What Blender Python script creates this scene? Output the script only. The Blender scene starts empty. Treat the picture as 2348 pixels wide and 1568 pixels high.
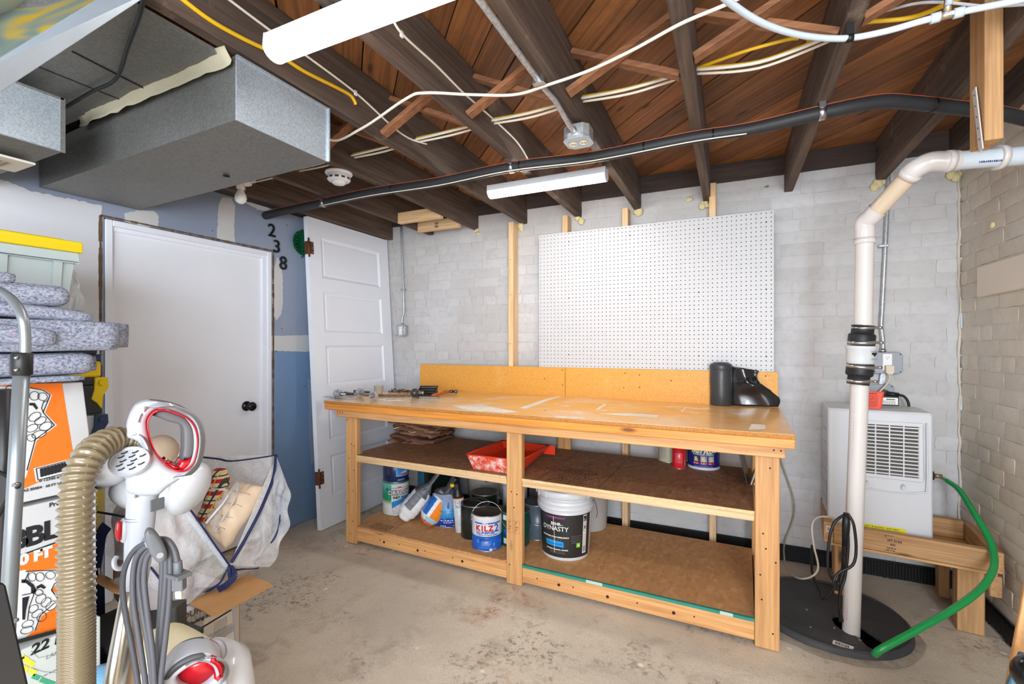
import bpy, bmesh, math, random
from math import sin, cos, pi, radians, atan2, sqrt
from mathutils import Vector, Matrix, noise
random.seed(7)
SC = bpy.context.scene
COL = SC.collection
# ---------------------------------------------------------------- camera
EYE = Vector((0.0, 0.0, 1.24))
YAW = math.atan(499/1066.0)
FPX, CX, HY = 1066.0, 1174.0, 791.0
cam = bpy.data.cameras.new('camera')
cam_o = bpy.data.objects.new('camera', cam); COL.objects.link(cam_o)
cam_o.location = EYE
cam_o.rotation_euler = (pi/2, 0, YAW)
cam.sensor_width = 36.0
cam.lens = 36.0*FPX/2348.0
cam.shift_y = (HY-784.0)/2348.0
cam.clip_start = 0.05
SC.camera = cam_o
# ---------------------------------------------------------------- world, fill lights, exposure
w = bpy.data.worlds.new('world'); SC.world = w; w.use_nodes = True
bg = w.node_tree.nodes['Background']
bg.inputs[0].default_value = (0.72, 0.85, 1.0, 1); bg.inputs[1].default_value = 0.6
SC.view_settings.view_transform = 'Standard'
SC.view_settings.look = 'None'
SC.view_settings.exposure = 0.42
SC.view_settings.gamma = 1.0
SC.view_settings.use_curve_mapping = False
def area_light(name, loc, rot, sx, sy, power, col):
    l = bpy.data.lights.new(name, 'AREA'); l.shape = 'RECTANGLE'; l.size = sx; l.size_y = sy
    l.energy = power; l.color = col
    o = bpy.data.objects.new(name, l); COL.objects.link(o); o.location = loc; o.rotation_euler = rot
    return o
# added fill lights behind and beside the camera, with no fixture modelled
area_light('window_daylight', (-.2, -2.45, 1.35), (radians(88), 0, radians(10)), 2.6, 1.9, 125, (0.88, 0.94, 1.0))  # added broad fill from behind, out of view
area_light('side_window_daylight', (.98, -1.35, 1.45), (radians(90), 0, radians(62)), 1.4, 1.5, 110, (0.78, 0.89, 1.0))  # added fill to brighten the left wall
area_light('overhead_fill_light', (0.5, -0.9, 2.05), (0, radians(-25), 0), 1.2, 0.5, 34, (1.0, 0.96, 0.90))  # added soft fill from overhead, out of view
EMIT = 31.0

# ---------------------------------------------------------------- helpers
def lin(c):
    return tuple(((x/255.0)/12.92 if x/255.0 <= .04045 else ((x/255.0+.055)/1.055)**2.4) for x in c)
def ray(px, py):
    u = (px-CX)/FPX; v = -(py-HY)/FPX
    return Vector((cos(YAW)*u-sin(YAW), sin(YAW)*u+cos(YAW), v))
def D(px, py, d): return EYE + ray(px, py)*d
def onz(px, py, z): r = ray(px, py); return EYE + r*((z-EYE.z)/r.z)
def onx(px, py, x): r = ray(px, py); return EYE + r*(x/r.x)
def ony(px, py, y): r = ray(px, py); return EYE + r*(y/r.y)
CAMR = Vector((cos(YAW), sin(YAW), 0)); CAMF = Vector((-sin(YAW), cos(YAW), 0)); UP = Vector((0, 0, 1))

class MB:
    def __init__(s): s.v = []; s.f = []; s.m = []; s.sm = []
    def add(s, vs, fs, m=0, sm=False):
        n = len(s.v); s.v += [Vector(v) for v in vs]
        for f in fs: s.f.append([i+n for i in f]); s.m.append(m); s.sm.append(sm)
        return s
    def box(s, a, b, m=0, M=None):
        x0, y0, z0 = a; x1, y1, z1 = b
        if x0 > x1: x0, x1 = x1, x0
        if y0 > y1: y0, y1 = y1, y0
        if z0 > z1: z0, z1 = z1, z0
        v = [Vector(p) for p in ((x0,y0,z0),(x1,y0,z0),(x1,y1,z0),(x0,y1,z0),(x0,y0,z1),(x1,y0,z1),(x1,y1,z1),(x0,y1,z1))]
        if M is not None: v = [M @ p for p in v]
        return s.add(v, [(0,3,2,1),(4,5,6,7),(0,1,5,4),(1,2,6,5),(2,3,7,6),(3,0,4,7)], m)
    def beam(s, p, q, w, h, up=(0,0,1), m=0, taper=1.0):
        p = Vector(p); q = Vector(q); d = (q-p).normalized(); up = Vector(up)
        x = d.cross(up)
        if x.length < 1e-4: x = d.cross(Vector((1,0,0)))
        x.normalize(); z = x.cross(d)
        v = []
        for c, k in ((p, 1.0), (q, taper)):
            for sx, sz in ((-1,-1),(1,-1),(1,1),(-1,1)): v.append(c + x*(sx*w/2*k) + z*(sz*h/2*k))
        return s.add(v, [(0,3,2,1),(4,5,6,7),(0,1,5,4),(1,2,6,5),(2,3,7,6),(3,0,4,7)], m)
    def lathe(s, prof, seg=24, M=None, m=0, cap=True, sm=True, a0=0.0, a1=2*pi):
        full = abs(a1-a0-2*pi) < 1e-6; n = len(s.v); k = seg if full else seg+1
        for (r, z) in prof:
            for i in range(k):
                a = a0+(a1-a0)*i/seg; p = Vector((r*cos(a), r*sin(a), z)); s.v.append(M @ p if M is not None else p)
        for j in range(len(prof)-1):
            for i in range(seg):
                i2 = (i+1) % k if full else i+1
                s.f.append([n+j*k+i, n+j*k+i2, n+(j+1)*k+i2, n+(j+1)*k+i]); s.m.append(m); s.sm.append(sm)
        if cap and full:
            if prof[0][0] > 1e-5: s.f.append([n+i for i in range(k)][::-1]); s.m.append(m); s.sm.append(False)
            if prof[-1][0] > 1e-5: s.f.append([n+(len(prof)-1)*k+i for i in range(k)]); s.m.append(m); s.sm.append(False)
        return s
    def cyl(s, p, q, r, seg=12, m=0, r2=None, cap=True):
        return s.tube([p, q], [r, r if r2 is None else r2], seg, m, cap)
    def tube(s, pts, r, seg=10, m=0, cap=True, flat=1.0, upv=None):
        pts = [Vector(p) for p in pts]; n0 = len(s.v); N = len(pts)
        rs = r if isinstance(r, (list, tuple)) else [r]*N
        t = (pts[1]-pts[0]).normalized()
        ref = Vector(upv) if upv else (Vector((0,0,1)) if abs(t.z) < .9 else Vector((1,0,0)))
        nx = t.cross(ref).normalized()
        for i, p in enumerate(pts):
            a = pts[max(i-1,0)]; b = pts[min(i+1,N-1)]; t = (b-a).normalized()
            nx = (nx - t*nx.dot(t))
            if nx.length < 1e-6: nx = t.orthogonal()
            nx.normalize(); ny = t.cross(nx)
            for k in range(seg):
                a_ = 2*pi*k/seg; s.v.append(p + nx*(cos(a_)*rs[i]) + ny*(sin(a_)*rs[i]*flat))
        for i in range(N-1):
            for k in range(seg):
                k2 = (k+1) % seg
                s.f.append([n0+i*seg+k, n0+i*seg+k2, n0+(i+1)*seg+k2, n0+(i+1)*seg+k]); s.m.append(m); s.sm.append(True)
        if cap:
            s.f.append([n0+k for k in range(seg)][::-1]); s.m.append(m); s.sm.append(False)
            s.f.append([n0+(N-1)*seg+k for k in range(seg)]); s.m.append(m); s.sm.append(False)
        return s
    def sphere(s, c, r, seg=14, rings=8, m=0, M=None, sq=(1,1,1)):
        c = Vector(c); n0 = len(s.v)
        for j in range(rings+1):
            th = pi*j/rings
            for k in range(seg):
                a = 2*pi*k/seg; p = Vector((sin(th)*cos(a)*r*sq[0], sin(th)*sin(a)*r*sq[1], cos(th)*r*sq[2]))
                if M is not None: p = M @ p
                s.v.append(c+p)
        for j in range(rings):
            for k in range(seg):
                k2 = (k+1) % seg
                s.f.append([n0+j*seg+k, n0+(j+1)*seg+k, n0+(j+1)*seg+k2, n0+j*seg+k2]); s.m.append(m); s.sm.append(True)
        return s
    def grid(s, fn, nu, nv, m=0, sm=True):
        n0 = len(s.v)
        for j in range(nv+1):
            for i in range(nu+1): s.v.append(Vector(fn(i/nu, j/nv)))
        for j in range(nv):
            for i in range(nu):
                a = n0+j*(nu+1)+i; s.f.append([a, a+1, a+nu+2, a+nu+1]); s.m.append(m); s.sm.append(sm)
        return s
    def poly(s, pts, m=0): return s.add(pts, [list(range(len(pts)))], m)
    def prism(s, pts, ext, m=0):
        n = len(pts); e = Vector(ext); a = [Vector(p) for p in pts]
        return s.add(a+[p+e for p in a], [list(range(n))[::-1], [n+i for i in range(n)]]+[[i,(i+1)%n,n+(i+1)%n,n+i] for i in range(n)], m)

def wm(o):
    if o is None: return Matrix.Identity(4)
    return wm(o.parent) @ o.matrix_basis
def link(o, parent=None):
    COL.objects.link(o)
    if parent is not None: o.parent = parent
    return o
def tag(o, label=None, cat=None, group=None, kind=None):
    if label: o['label'] = label
    if cat: o['category'] = cat
    if group: o['group'] = group
    if kind: o['kind'] = kind
    return o
def clean(me, mode=1):
    bm = bmesh.new(); bm.from_mesh(me)
    bmesh.ops.remove_doubles(bm, verts=bm.verts, dist=1e-5)
    bmesh.ops.recalc_face_normals(bm, faces=bm.faces)
    bm.to_mesh(me); bm.free()
def build(name, mb, mats, parent=None, bevel=0, world=False, solid=0, sub=0, base=False, seg=1, nofix=False):
    """link the collected shape as ONE mesh object; world=True: the shape is in world coordinates"""
    if not isinstance(mats, (list, tuple)): mats = [mats]
    vs = mb.v
    loc = None
    if parent is not None and world:
        inv = wm(parent).inverted(); vs = [inv @ v for v in vs]
    if parent is None and base:
        xs = [v.x for v in vs]; ys = [v.y for v in vs]; zs = [v.z for v in vs]
        loc = Vector(((min(xs)+max(xs))/2, (min(ys)+max(ys))/2, min(zs))); vs = [v-loc for v in vs]
    me = bpy.data.meshes.new(name)
    me.from_pydata([tuple(v) for v in vs], [], mb.f)
    me.polygons.foreach_set('material_index', mb.m)
    me.polygons.foreach_set('use_smooth', mb.sm)
    for m in mats: me.materials.append(m)
    if not nofix: clean(me)
    o = bpy.data.objects.new(name, me)
    if loc is not None: o.location = loc
    link(o, parent)
    if sub:
        md = o.modifiers.new('sub', 'SUBSURF'); md.levels = sub; md.render_levels = sub
    if solid:
        md = o.modifiers.new('solid', 'SOLIDIFY'); md.thickness = solid; md.offset = 0
    if bevel:
        md = o.modifiers.new('bevel', 'BEVEL'); md.width = bevel; md.segments = seg; md.limit_method = 'ANGLE'; md.angle_limit = radians(40)
    if name in ('screw_hole', 'screw_head', 'bored_hole', 'strap_hole', 'socket_slot', 'bolt_head', 'rivet', 'bolt', 'screws', 'bits', 'vent_slot', 'seam', 'compound_smear'): o['kind'] = 'stuff'
    me.update()
    return o
def root(name, loc, label, cat, group=None, rz=0, kind=None):
    o = bpy.data.objects.new(name, None); o.empty_display_size = .05
    o.location = loc; o.rotation_euler = (0, 0, rz); COL.objects.link(o)
    return tag(o, label, cat, group, kind)
def spline(pts, n=8, closed=False):
    P = [Vector(p) for p in pts]; out = []; N = len(P)
    rng = range(N if closed else N-1)
    for i in rng:
        if closed: p0, p1, p2, p3 = P[(i-1)%N], P[i], P[(i+1)%N], P[(i+2)%N]
        else: p0, p1, p2, p3 = P[max(i-1,0)], P[i], P[i+1], P[min(i+2,N-1)]
        for k in range(n):
            t = k/n
            out.append(.5*((2*p1)+(-p0+p2)*t+(2*p0-5*p1+4*p2-p3)*t*t+(-p0+3*p1-3*p2+p3)*t**3))
    if not closed: out.append(P[-1])
    return out
def profile_solid(loops, thick, bevel=0.0, res=1):
    """2-D outlines (with holes) -> solid; returns verts, faces around z=0"""
    cu = bpy.data.curves.new('tmp', 'CURVE'); cu.dimensions = '2D'; cu.fill_mode = 'BOTH'
    cu.extrude = max(thick/2-bevel, 1e-5); cu.bevel_depth = bevel; cu.bevel_resolution = res
    cu.offset = -bevel
    for L in loops:
        sp = cu.splines.new('POLY'); sp.points.add(len(L)-1); sp.use_cyclic_u = True
        for i, p in enumerate(L): sp.points[i].co = (p[0], p[1], 0, 1)
    ob = bpy.data.objects.new('tmp', cu); me = ob.to_mesh()
    v = [Vector(x.co) for x in me.vertices]; f = [list(p.vertices) for p in me.polygons]
    ob.to_mesh_clear(); bpy.data.objects.remove(ob); bpy.data.curves.remove(cu)
    return v, f
def text_geo(s, size, bold=0.0, shear=0.0, sx=1.0, extrude=0.0, align='CENTER', space=1.0):
    cu = bpy.data.curves.new('tmp', 'FONT'); cu.body = s; cu.size = size; cu.align_x = align; cu.align_y = 'CENTER'
    cu.offset = bold; cu.shear = shear; cu.extrude = extrude; cu.resolution_u = 3; cu.space_character = space
    ob = bpy.data.objects.new('tmp', cu); me = ob.to_mesh()
    v = [Vector((x.co.x*sx, x.co.y, x.co.z)) for x in me.vertices]; f = [list(p.vertices) for p in me.polygons]
    ob.to_mesh_clear(); bpy.data.objects.remove(ob); bpy.data.curves.remove(cu)
    return v, f
def flat_map(o, u, v): 
    o = Vector(o); u = Vector(u).normalized(); v = Vector(v).normalized(); n = u.cross(v)
    return lambda p, off=0.0: o + u*p[0] + v*p[1] + n*(off+(p[2] if len(p) > 2 else 0))
def cyl_map(c, r, a0): 
    c = Vector(c)
    return lambda p, off=0.0: c + Vector((cos(a0+p[0]/r)*(r+off), sin(a0+p[0]/r)*(r+off), p[1]))
def tess(v, f, mx=.010):
    """cut long flat faces into short ones so that print follows a curved surface"""
    bm = bmesh.new(); vv = [bm.verts.new((p[0], p[1], 0)) for p in v]
    for q in f:
        try: bm.faces.new([vv[i] for i in q])
        except ValueError: pass
    bmesh.ops.triangulate(bm, faces=bm.faces)
    for _ in range(4):
        es = [e for e in bm.edges if e.calc_length() > mx]
        if not es: break
        bmesh.ops.subdivide_edges(bm, edges=es, cuts=1); bmesh.ops.triangulate(bm, faces=bm.faces)
    bm.verts.index_update(); out = [v_.co.copy() for v_ in bm.verts], [[l.index for l in q.verts] for q in bm.faces]; bm.free(); return out
class Print:
    """flat print: words, bars and shapes laid on a surface, each one a thin skin proud of it"""
    def __init__(s, fmap, off=.0006): s.mb = MB(); s.map = fmap; s.off = off; s.mats = []
    def mi(s, m):
        if m not in s.mats: s.mats.append(m)
        return s.mats.index(m)
    def text(s, t, x, y, size, m, bold=0, shear=0, sx=1.0, align='CENTER', lay=1, rot=0.0, space=1.0):
        v, f = text_geo(t, size, bold, shear, sx, 0, align, space)
        if size > .013: v, f = tess(v, f)
        c_, s_ = cos(rot), sin(rot)
        s.mb.add([s.map((x+p.x*c_-p.y*s_, y+p.x*s_+p.y*c_), s.off*lay) for p in v], f, s.mi(m)); return s
    def rect(s, x0, x1, y0, y1, m, lay=0, n=None):
        n = n or max(1, int(abs(x1-x0)/.012))
        s.mb.grid(lambda u, v: s.map((x0+(x1-x0)*u, y0+(y1-y0)*v), s.off*(lay+.5)), n, 1, s.mi(m), False); return s
    def poly(s, pts, m, lay=0):
        v, f = tess(pts, [list(range(len(pts)))], .012); s.mb.add([s.map((q.x, q.y), s.off*(lay+.5)) for q in v], f, s.mi(m)); return s
    def line(s, pts, w, m, lay=1, closed=False):
        P = [Vector((p[0], p[1], 0)) for p in pts]
        if closed: P.append(P[0])
        for a, b in zip(P[:-1], P[1:]):
            d = (b-a)
            if d.length < 1e-6: continue
            d.normalize(); n = Vector((-d.y, d.x, 0))*w/2; e = d*w*.3
            s.mb.poly([s.map(q, s.off*(lay+.5)) for q in (a-n-e, b-n+e, b+n+e, a+n-e)], s.mi(m))
        return s
    def scribble(s, x0, x1, y, h, m, rows=1, dy=.004, lay=1, frac=.8):
        for k in range(rows):
            x = x0
            while x < x1:
                wd = random.uniform(.6, 2.2)*h
                if x+wd > x1: break
                s.rect(x, x+wd*frac, y-k*dy-h/2, y-k*dy+h/2*random.uniform(.3, 1), m, lay, 1); x += wd+h*.35
        return s
    def barcode(s, x0, x1, y0, y1, m, lay=1, n=22):
        x = x0
        while x < x1:
            wd = (x1-x0)/n*random.choice([.3, .5, .9]); s.rect(x, min(x+wd, x1), y0, y1, m, lay, 1); x += wd+(x1-x0)/n*random.choice([.3, .6])
        return s
    def done(s, parent, name='printing', world=True):
        return build(name, s.mb, s.mats, parent, world=world, nofix=True)

# ---------------------------------------------------------------- materials
def nt(name):
    m = bpy.data.materials.new(name); m.use_nodes = True; t = m.node_tree; return m, t, t.nodes['Principled BSDF']
def N(t, typ, **kw):
    n = t.nodes.new(typ)
    for k, v in kw.items():
        if k in ('operation', 'blend_type', 'data_type', 'feature', 'wave_type', 'bands_direction', 'noise_dimensions', 'mode', 'vector_type'): setattr(n, k, v)
        else: n.inputs[k].default_value = v
    return n
def ramp(t, fac, stops):
    n = t.nodes.new('ShaderNodeValToRGB'); e = n.color_ramp.elements
    while len(e) > 1: e.remove(e[-1])
    e[0].position = stops[0][0]; e[0].color = (*stops[0][1], 1)
    for p, c in stops[1:]:
        x = e.new(p); x.color = (*c, 1)
    t.links.new(fac, n.inputs[0]); return n.outputs[0]
def g(v): return (v, v, v)
def mixc(t, fac, a, b, blend='MIX'):
    n = t.nodes.new('ShaderNodeMix'); n.data_type = 'RGBA'; n.blend_type = blend
    for sock, val in ((0, fac), (6, a), (7, b)):
        if hasattr(val, 'links') or hasattr(val, 'is_linked'): t.links.new(val, n.inputs[sock])
        elif sock == 0: n.inputs[0].default_value = val
        else: n.inputs[sock].default_value = (*val, 1)
    return n.outputs[2]
def coords(t, scale=(1, 1, 1), kind='Object', rand=True):
    if kind == 'World': src = t.nodes.new('ShaderNodeNewGeometry').outputs['Position']
    else: src = t.nodes.new('ShaderNodeTexCoord').outputs[kind]
    if rand:
        oi = t.nodes.new('ShaderNodeObjectInfo'); mu = N(t, 'ShaderNodeMath', operation='MULTIPLY'); mu.inputs[1].default_value = 37.0
        t.links.new(oi.outputs['Random'], mu.inputs[0])
        ad = t.nodes.new('ShaderNodeVectorMath'); ad.operation = 'ADD'
        t.links.new(src, ad.inputs[0]); t.links.new(mu.outputs[0], ad.inputs[1]); src = ad.outputs[0]
    mp = t.nodes.new('ShaderNodeMapping'); mp.inputs['Scale'].default_value = scale
    t.links.new(src, mp.inputs[0]); return mp.outputs[0]
def noise_n(t, vec, scale, detail=4, rough=.6, dist=0):
    n = N(t, 'ShaderNodeTexNoise'); n.inputs['Scale'].default_value = scale; n.inputs['Detail'].default_value = detail
    n.inputs['Roughness'].default_value = rough; n.inputs['Distortion'].default_value = dist
    t.links.new(vec, n.inputs['Vector']); return n.outputs[0]
def bumpn(t, bsdf, h, strength, dist=.01):
    b = N(t, 'ShaderNodeBump'); b.inputs['Strength'].default_value = strength; b.inputs['Distance'].default_value = dist
    t.links.new(h, b.inputs['Height']); t.links.new(b.outputs[0], bsdf.inputs['Normal'])
_mc = {}
def mat(col, rough=.5, metal=0, var=0.0, vs=12, bump=0, bs=80, coat=0, spec=.5, name=None, emit=0, alpha=1, trans=0, ior=1.45):
    key = (tuple(col), rough, metal, var, vs, bump, bs, coat, spec, emit, alpha, trans)
    if key in _mc: return _mc[key]
    m, t, b = nt(name or 'plain'); c = lin(col)
    b.inputs['Base Color'].default_value = (*c, 1); b.inputs['Roughness'].default_value = rough; b.inputs['Metallic'].default_value = metal
    b.inputs['Coat Weight'].default_value = coat; b.inputs['Specular IOR Level'].default_value = spec
    b.inputs['Alpha'].default_value = alpha; b.inputs['Transmission Weight'].default_value = trans; b.inputs['IOR'].default_value = ior
    if emit: b.inputs['Emission Color'].default_value = (*c, 1); b.inputs['Emission Strength'].default_value = emit
    if var:
        v = coords(t); n = noise_n(t, v, vs)
        o = ramp(t, n, [(.25, tuple(x*(1-var) for x in c)), (.75, tuple(min(1, x*(1+var)) for x in c))])
        t.links.new(o, b.inputs['Base Color'])
    if bump:
        v = coords(t); n = noise_n(t, v, bs, 3); bumpn(t, b, n, bump, .004)
    _mc[key] = m; return m
def wood(c1, c2, axis, rough=.6, scale=1.0, knots=True, contrast=1.0, name='wood', dirt=None, coat=0, spread=.86):
    m, t, b = nt(name); s = [22*scale]*3; s['xyz'.index(axis)] = 1.3*scale
    v = coords(t, tuple(s)); n1 = noise_n(t, v, 1.0, 5, .55, 1.2)
    c1, c2 = lin(c1), lin(c2); mid = tuple((a+b_)/2 for a, b_ in zip(c1, c2))
    col = ramp(t, n1, [(.30, c2), (.5, mid), (.68, c1)])
    s2 = [90*scale]*3; s2['xyz'.index(axis)] = 3*scale
    v2 = coords(t, tuple(s2)); n2 = noise_n(t, v2, 1.0, 2)
    col = mixc(t, .35*contrast, col, ramp(t, n2, [(.35, tuple(x*.55 for x in mid)), (.6, tuple(min(1, x*1.15) for x in c1))]))
    oi = t.nodes.new('ShaderNodeObjectInfo')
    hs = t.nodes.new('ShaderNodeHueSaturation'); mr = t.nodes.new('ShaderNodeMapRange'); mr.inputs[3].default_value = spread; mr.inputs[4].default_value = 1.1
    t.links.new(oi.outputs['Random'], mr.inputs[0]); t.links.new(mr.outputs[0], hs.inputs['Value']); t.links.new(col, hs.inputs['Color']); col = hs.outputs[0]
    if knots:
        s3 = [9.0]*3; s3['xyz'.index(axis)] = 2.6
        v3 = coords(t, tuple(s3)); vo = N(t, 'ShaderNodeTexVoronoi'); vo.inputs['Scale'].default_value = 1.0
        t.links.new(v3, vo.inputs['Vector'])
        k = ramp(t, vo.outputs['Distance'], [(.05, g(1)), (.13, g(0))])
        col = mixc(t, k, col, tuple(x*.32 for x in c2))
    if dirt:
        v4 = coords(t, (1, 1, 1)); n4 = noise_n(t, v4, dirt[1], 6, .7)
        col = mixc(t, ramp(t, n4, [(dirt[2], g(0)), (dirt[2]+.15, g(dirt[3]))]), col, lin(dirt[0]))
    t.links.new(col, b.inputs['Base Color']); b.inputs['Roughness'].default_value = rough; b.inputs['Coat Weight'].default_value = coat
    bumpn(t, b, n2, .25, .002)
    return m
def woods(name, c1, c2, **k): return {a: wood(c1, c2, a, name=name+'_'+a, **k) for a in 'xyz'}
PINE = woods('new_pine', (222, 170, 112), (196, 136, 80), rough=.55)
AMBER = woods('amber_pine', (226, 152, 66), (205, 122, 44), rough=.35, coat=.2)
FRESH = woods('fresh_pine', (238, 204, 160), (220, 176, 124), rough=.6)
STAND = woods('grey_pine', (206, 162, 112), (172, 124, 78), rough=.65)
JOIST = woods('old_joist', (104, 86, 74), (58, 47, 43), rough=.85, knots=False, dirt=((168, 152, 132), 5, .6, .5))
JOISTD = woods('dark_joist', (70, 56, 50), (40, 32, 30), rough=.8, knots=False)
BRACE = woods('bridging', (158, 108, 74), (110, 72, 48), rough=.8)
DECK = wood((172, 112, 62), (108, 66, 38), 'x', spread=.55, rough=.7, name='deck_board', knots=True, contrast=1.2, dirt=((92, 66, 50), 3, .5, .5))
def m_brick(name, base, warm, spots=()):
    m, t, b = nt(name)
    v = coords(t, kind='World', rand=False); n1 = noise_n(t, v, 2.2, 5, .6); n2 = noise_n(t, v, 26, 5, .65); n3 = noise_n(t, v, 90, 4, .7)
    b1, b2 = lin(base), lin(warm)
    col = ramp(t, n1, [(.3, b1), (.7, b2)])
    col = mixc(t, ramp(t, n2, [(.30, g(.35)), (.5, g(0))]), col, tuple(x*.78 for x in b2))
    col = mixc(t, ramp(t, n3, [(.22, g(.7)), (.28, g(0))]), col, lin((96, 84, 74)))
    oi = t.nodes.new('ShaderNodeObjectInfo'); mr = t.nodes.new('ShaderNodeMapRange'); mr.inputs[3].default_value = .93; mr.inputs[4].default_value = 1.05
    hs = t.nodes.new('ShaderNodeHueSaturation'); t.links.new(oi.outputs['Random'], mr.inputs[0]); t.links.new(mr.outputs[0], hs.inputs['Value']); t.links.new(col, hs.inputs['Color']); col = hs.outputs[0]
    for (c, r, sy, colr) in spots:      # places where the paint has flaked off
        geo = t.nodes.new('ShaderNodeNewGeometry'); sb = t.nodes.new('ShaderNodeVectorMath'); sb.operation = 'SUBTRACT'; sb.inputs[1].default_value = c
        t.links.new(geo.outputs['Position'], sb.inputs[0])
        ml = t.nodes.new('ShaderNodeVectorMath'); ml.operation = 'MULTIPLY'; ml.inputs[1].default_value = (1/r, 1/r, 1/(r*sy)); t.links.new(sb.outputs[0], ml.inputs[0])
        le = t.nodes.new('ShaderNodeVectorMath'); le.operation = 'LENGTH'; t.links.new(ml.outputs[0], le.inputs[0])
        ad = N(t, 'ShaderNodeMath', operation='ADD'); t.links.new(le.outputs['Value'], ad.inputs[0])
        nn = N(t, 'ShaderNodeMath', operation='MULTIPLY'); nn.inputs[1].default_value = 2.2; t.links.new(n2, nn.inputs[0]); t.links.new(nn.outputs[0], ad.inputs[1])
        col = mixc(t, ramp(t, ad.outputs[0], [(.0, g(1)), (.0+.999, g(0))]) if False else ramp(t, ad.outputs[0], [(.86, g(.9)), (.99, g(0))]), col, lin(colr))
    t.links.new(col, b.inputs['Base Color']); b.inputs['Roughness'].default_value = .62
    mx = N(t, 'ShaderNodeMath', operation='MULTIPLY_ADD'); mx.inputs[1].default_value = .35; t.links.new(n3, mx.inputs[0]); t.links.new(n2, mx.inputs[2])
    bumpn(t, b, mx.outputs[0], .38, .005)
    return m
SP = [((1.06, 2.86, 1.195), .13, .35, (150, 112, 74)), ((1.06, 2.60, 1.19), .16, .25, (158, 116, 74)), ((1.06, 2.58, 1.10), .12, .4, (176, 140, 104)),
      ((1.06, 2.72, 1.72), .12, .4, (158, 128, 98)), ((1.06, 2.55, .78), .08, .5, (170, 138, 108)), ((1.06, 2.62, .3), .12, .5, (178, 142, 118))]
SB = [((.405, 3.1, .895), .06, .5, (140, 110, 80)), ((-1.95, 3.1, 2.08), .1, .4, (120, 100, 86)), ((.2, 3.1, 2.17), .1, .4, (120, 106, 92)), ((.3, 3.1, .62), .05, .5, (120, 100, 84))]
BRICK_B = m_brick('painted_brick', (204, 203, 206), (192, 189, 186), SB)
BRICK_R = m_brick('painted_brick_warm', (222, 215, 204), (208, 194, 176), SP)

def m_concrete():
    m, t, b = nt('cellar_concrete'); v = coords(t, kind='World', rand=False)
    n1 = noise_n(t, v, 1.3, 6, .6); n2 = noise_n(t, v, 5, 8, .7, .3); n3 = noise_n(t, v, 75, 6, .75); n4 = noise_n(t, v, 2.1, 5, .6); n5 = noise_n(t, v, 300, 3, .7); n6 = noise_n(t, v, 28, 7, .8)
    col = ramp(t, n1, [(.3, lin((190, 180, 166))), (.5, lin((212, 200, 182))), (.7, lin((232, 222, 202)))])
    col = mixc(t, ramp(t, n2, [(.53, g(0)), (.66, g(.45))]), col, lin((150, 136, 124)))
    col = mixc(t, ramp(t, n5, [(.38, g(.5)), (.5, g(0))]), col, lin((140, 124, 108)))
    k = mixc(t, 1.0, ramp(t, n4, [(.50, g(0)), (.60, g(1))]), ramp(t, n6, [(.52, g(0)), (.57, g(.75))]), 'MULTIPLY')
    col = mixc(t, k, col, lin((116, 98, 86)))
    k2 = mixc(t, 1.0, ramp(t, noise_n(t, v, 1.7, 4, .6, .4), [(.58, g(0)), (.68, g(1))]), ramp(t, n6, [(.46, g(.2)), (.56, g(.8))]), 'MULTIPLY')
    col = mixc(t, k2, col, lin((170, 122, 92)))
    vo = N(t, 'ShaderNodeTexVoronoi'); vo.inputs['Scale'].default_value = 5.0; t.links.new(v, vo.inputs['Vector'])
    col = mixc(t, ramp(t, vo.outputs['Distance'], [(.045, g(.75)), (.07, g(0))]), col, lin((240, 236, 228)))
    t.links.new(col, b.inputs['Base Color']); b.inputs['Roughness'].default_value = .75
    bumpn(t, b, n3, .25, .004); return m
CONC = m_concrete()
def m_drywall(name, a, b_):
    m, t, b = nt(name); v = coords(t, kind='World', rand=False); n1 = noise_n(t, v, 1.6, 4, .6); n2 = noise_n(t, v, 120, 3)
    t.links.new(ramp(t, n1, [(.3, lin(a)), (.7, lin(b_))]), b.inputs['Base Color']); b.inputs['Roughness'].default_value = .6
    bumpn(t, b, n2, .15, .002); return m
BLUE = m_drywall('blue_grey_paint', (138, 152, 176), (156, 168, 190))
BLUE2 = m_drywall('blue_paint', (108, 140, 180), (124, 154, 192))
PRIMER = m_drywall('primer_paint', (212, 216, 226), (220, 222, 228))
PATCH = m_drywall('joint_compound', (202, 204, 208), (212, 212, 212))
def m_galv(name='galvanised', c1=(150, 162, 174), c2=(205, 214, 222), rough=.34, sc=70):
    m, t, b = nt(name); v = coords(t, (1, 1, 1)); vo = N(t, 'ShaderNodeTexVoronoi'); vo.inputs['Scale'].default_value = sc; t.links.new(v, vo.inputs['Vector'])
    sep = t.nodes.new('ShaderNodeSeparateColor'); t.links.new(vo.outputs['Color'], sep.inputs[0])
    t.links.new(ramp(t, sep.outputs[0], [(.1, lin(c1)), (.9, lin(c2))]), b.inputs['Base Color'])
    b.inputs['Metallic'].default_value = .55; b.inputs['Roughness'].default_value = rough
    bumpn(t, b, sep.outputs[1], .03, .003); return m
GALV = m_galv(c1=(172, 184, 196), c2=(198, 208, 216), sc=240); GALVD = m_galv('dull_duct', (122, 122, 120), (136, 136, 134), .55, 160)
STEEL = mat((190, 192, 196), .3, 1, name='steel'); ZINC = m_galv('zinc_conduit', (165, 168, 172), (190, 194, 198), .35, 120)
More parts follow.
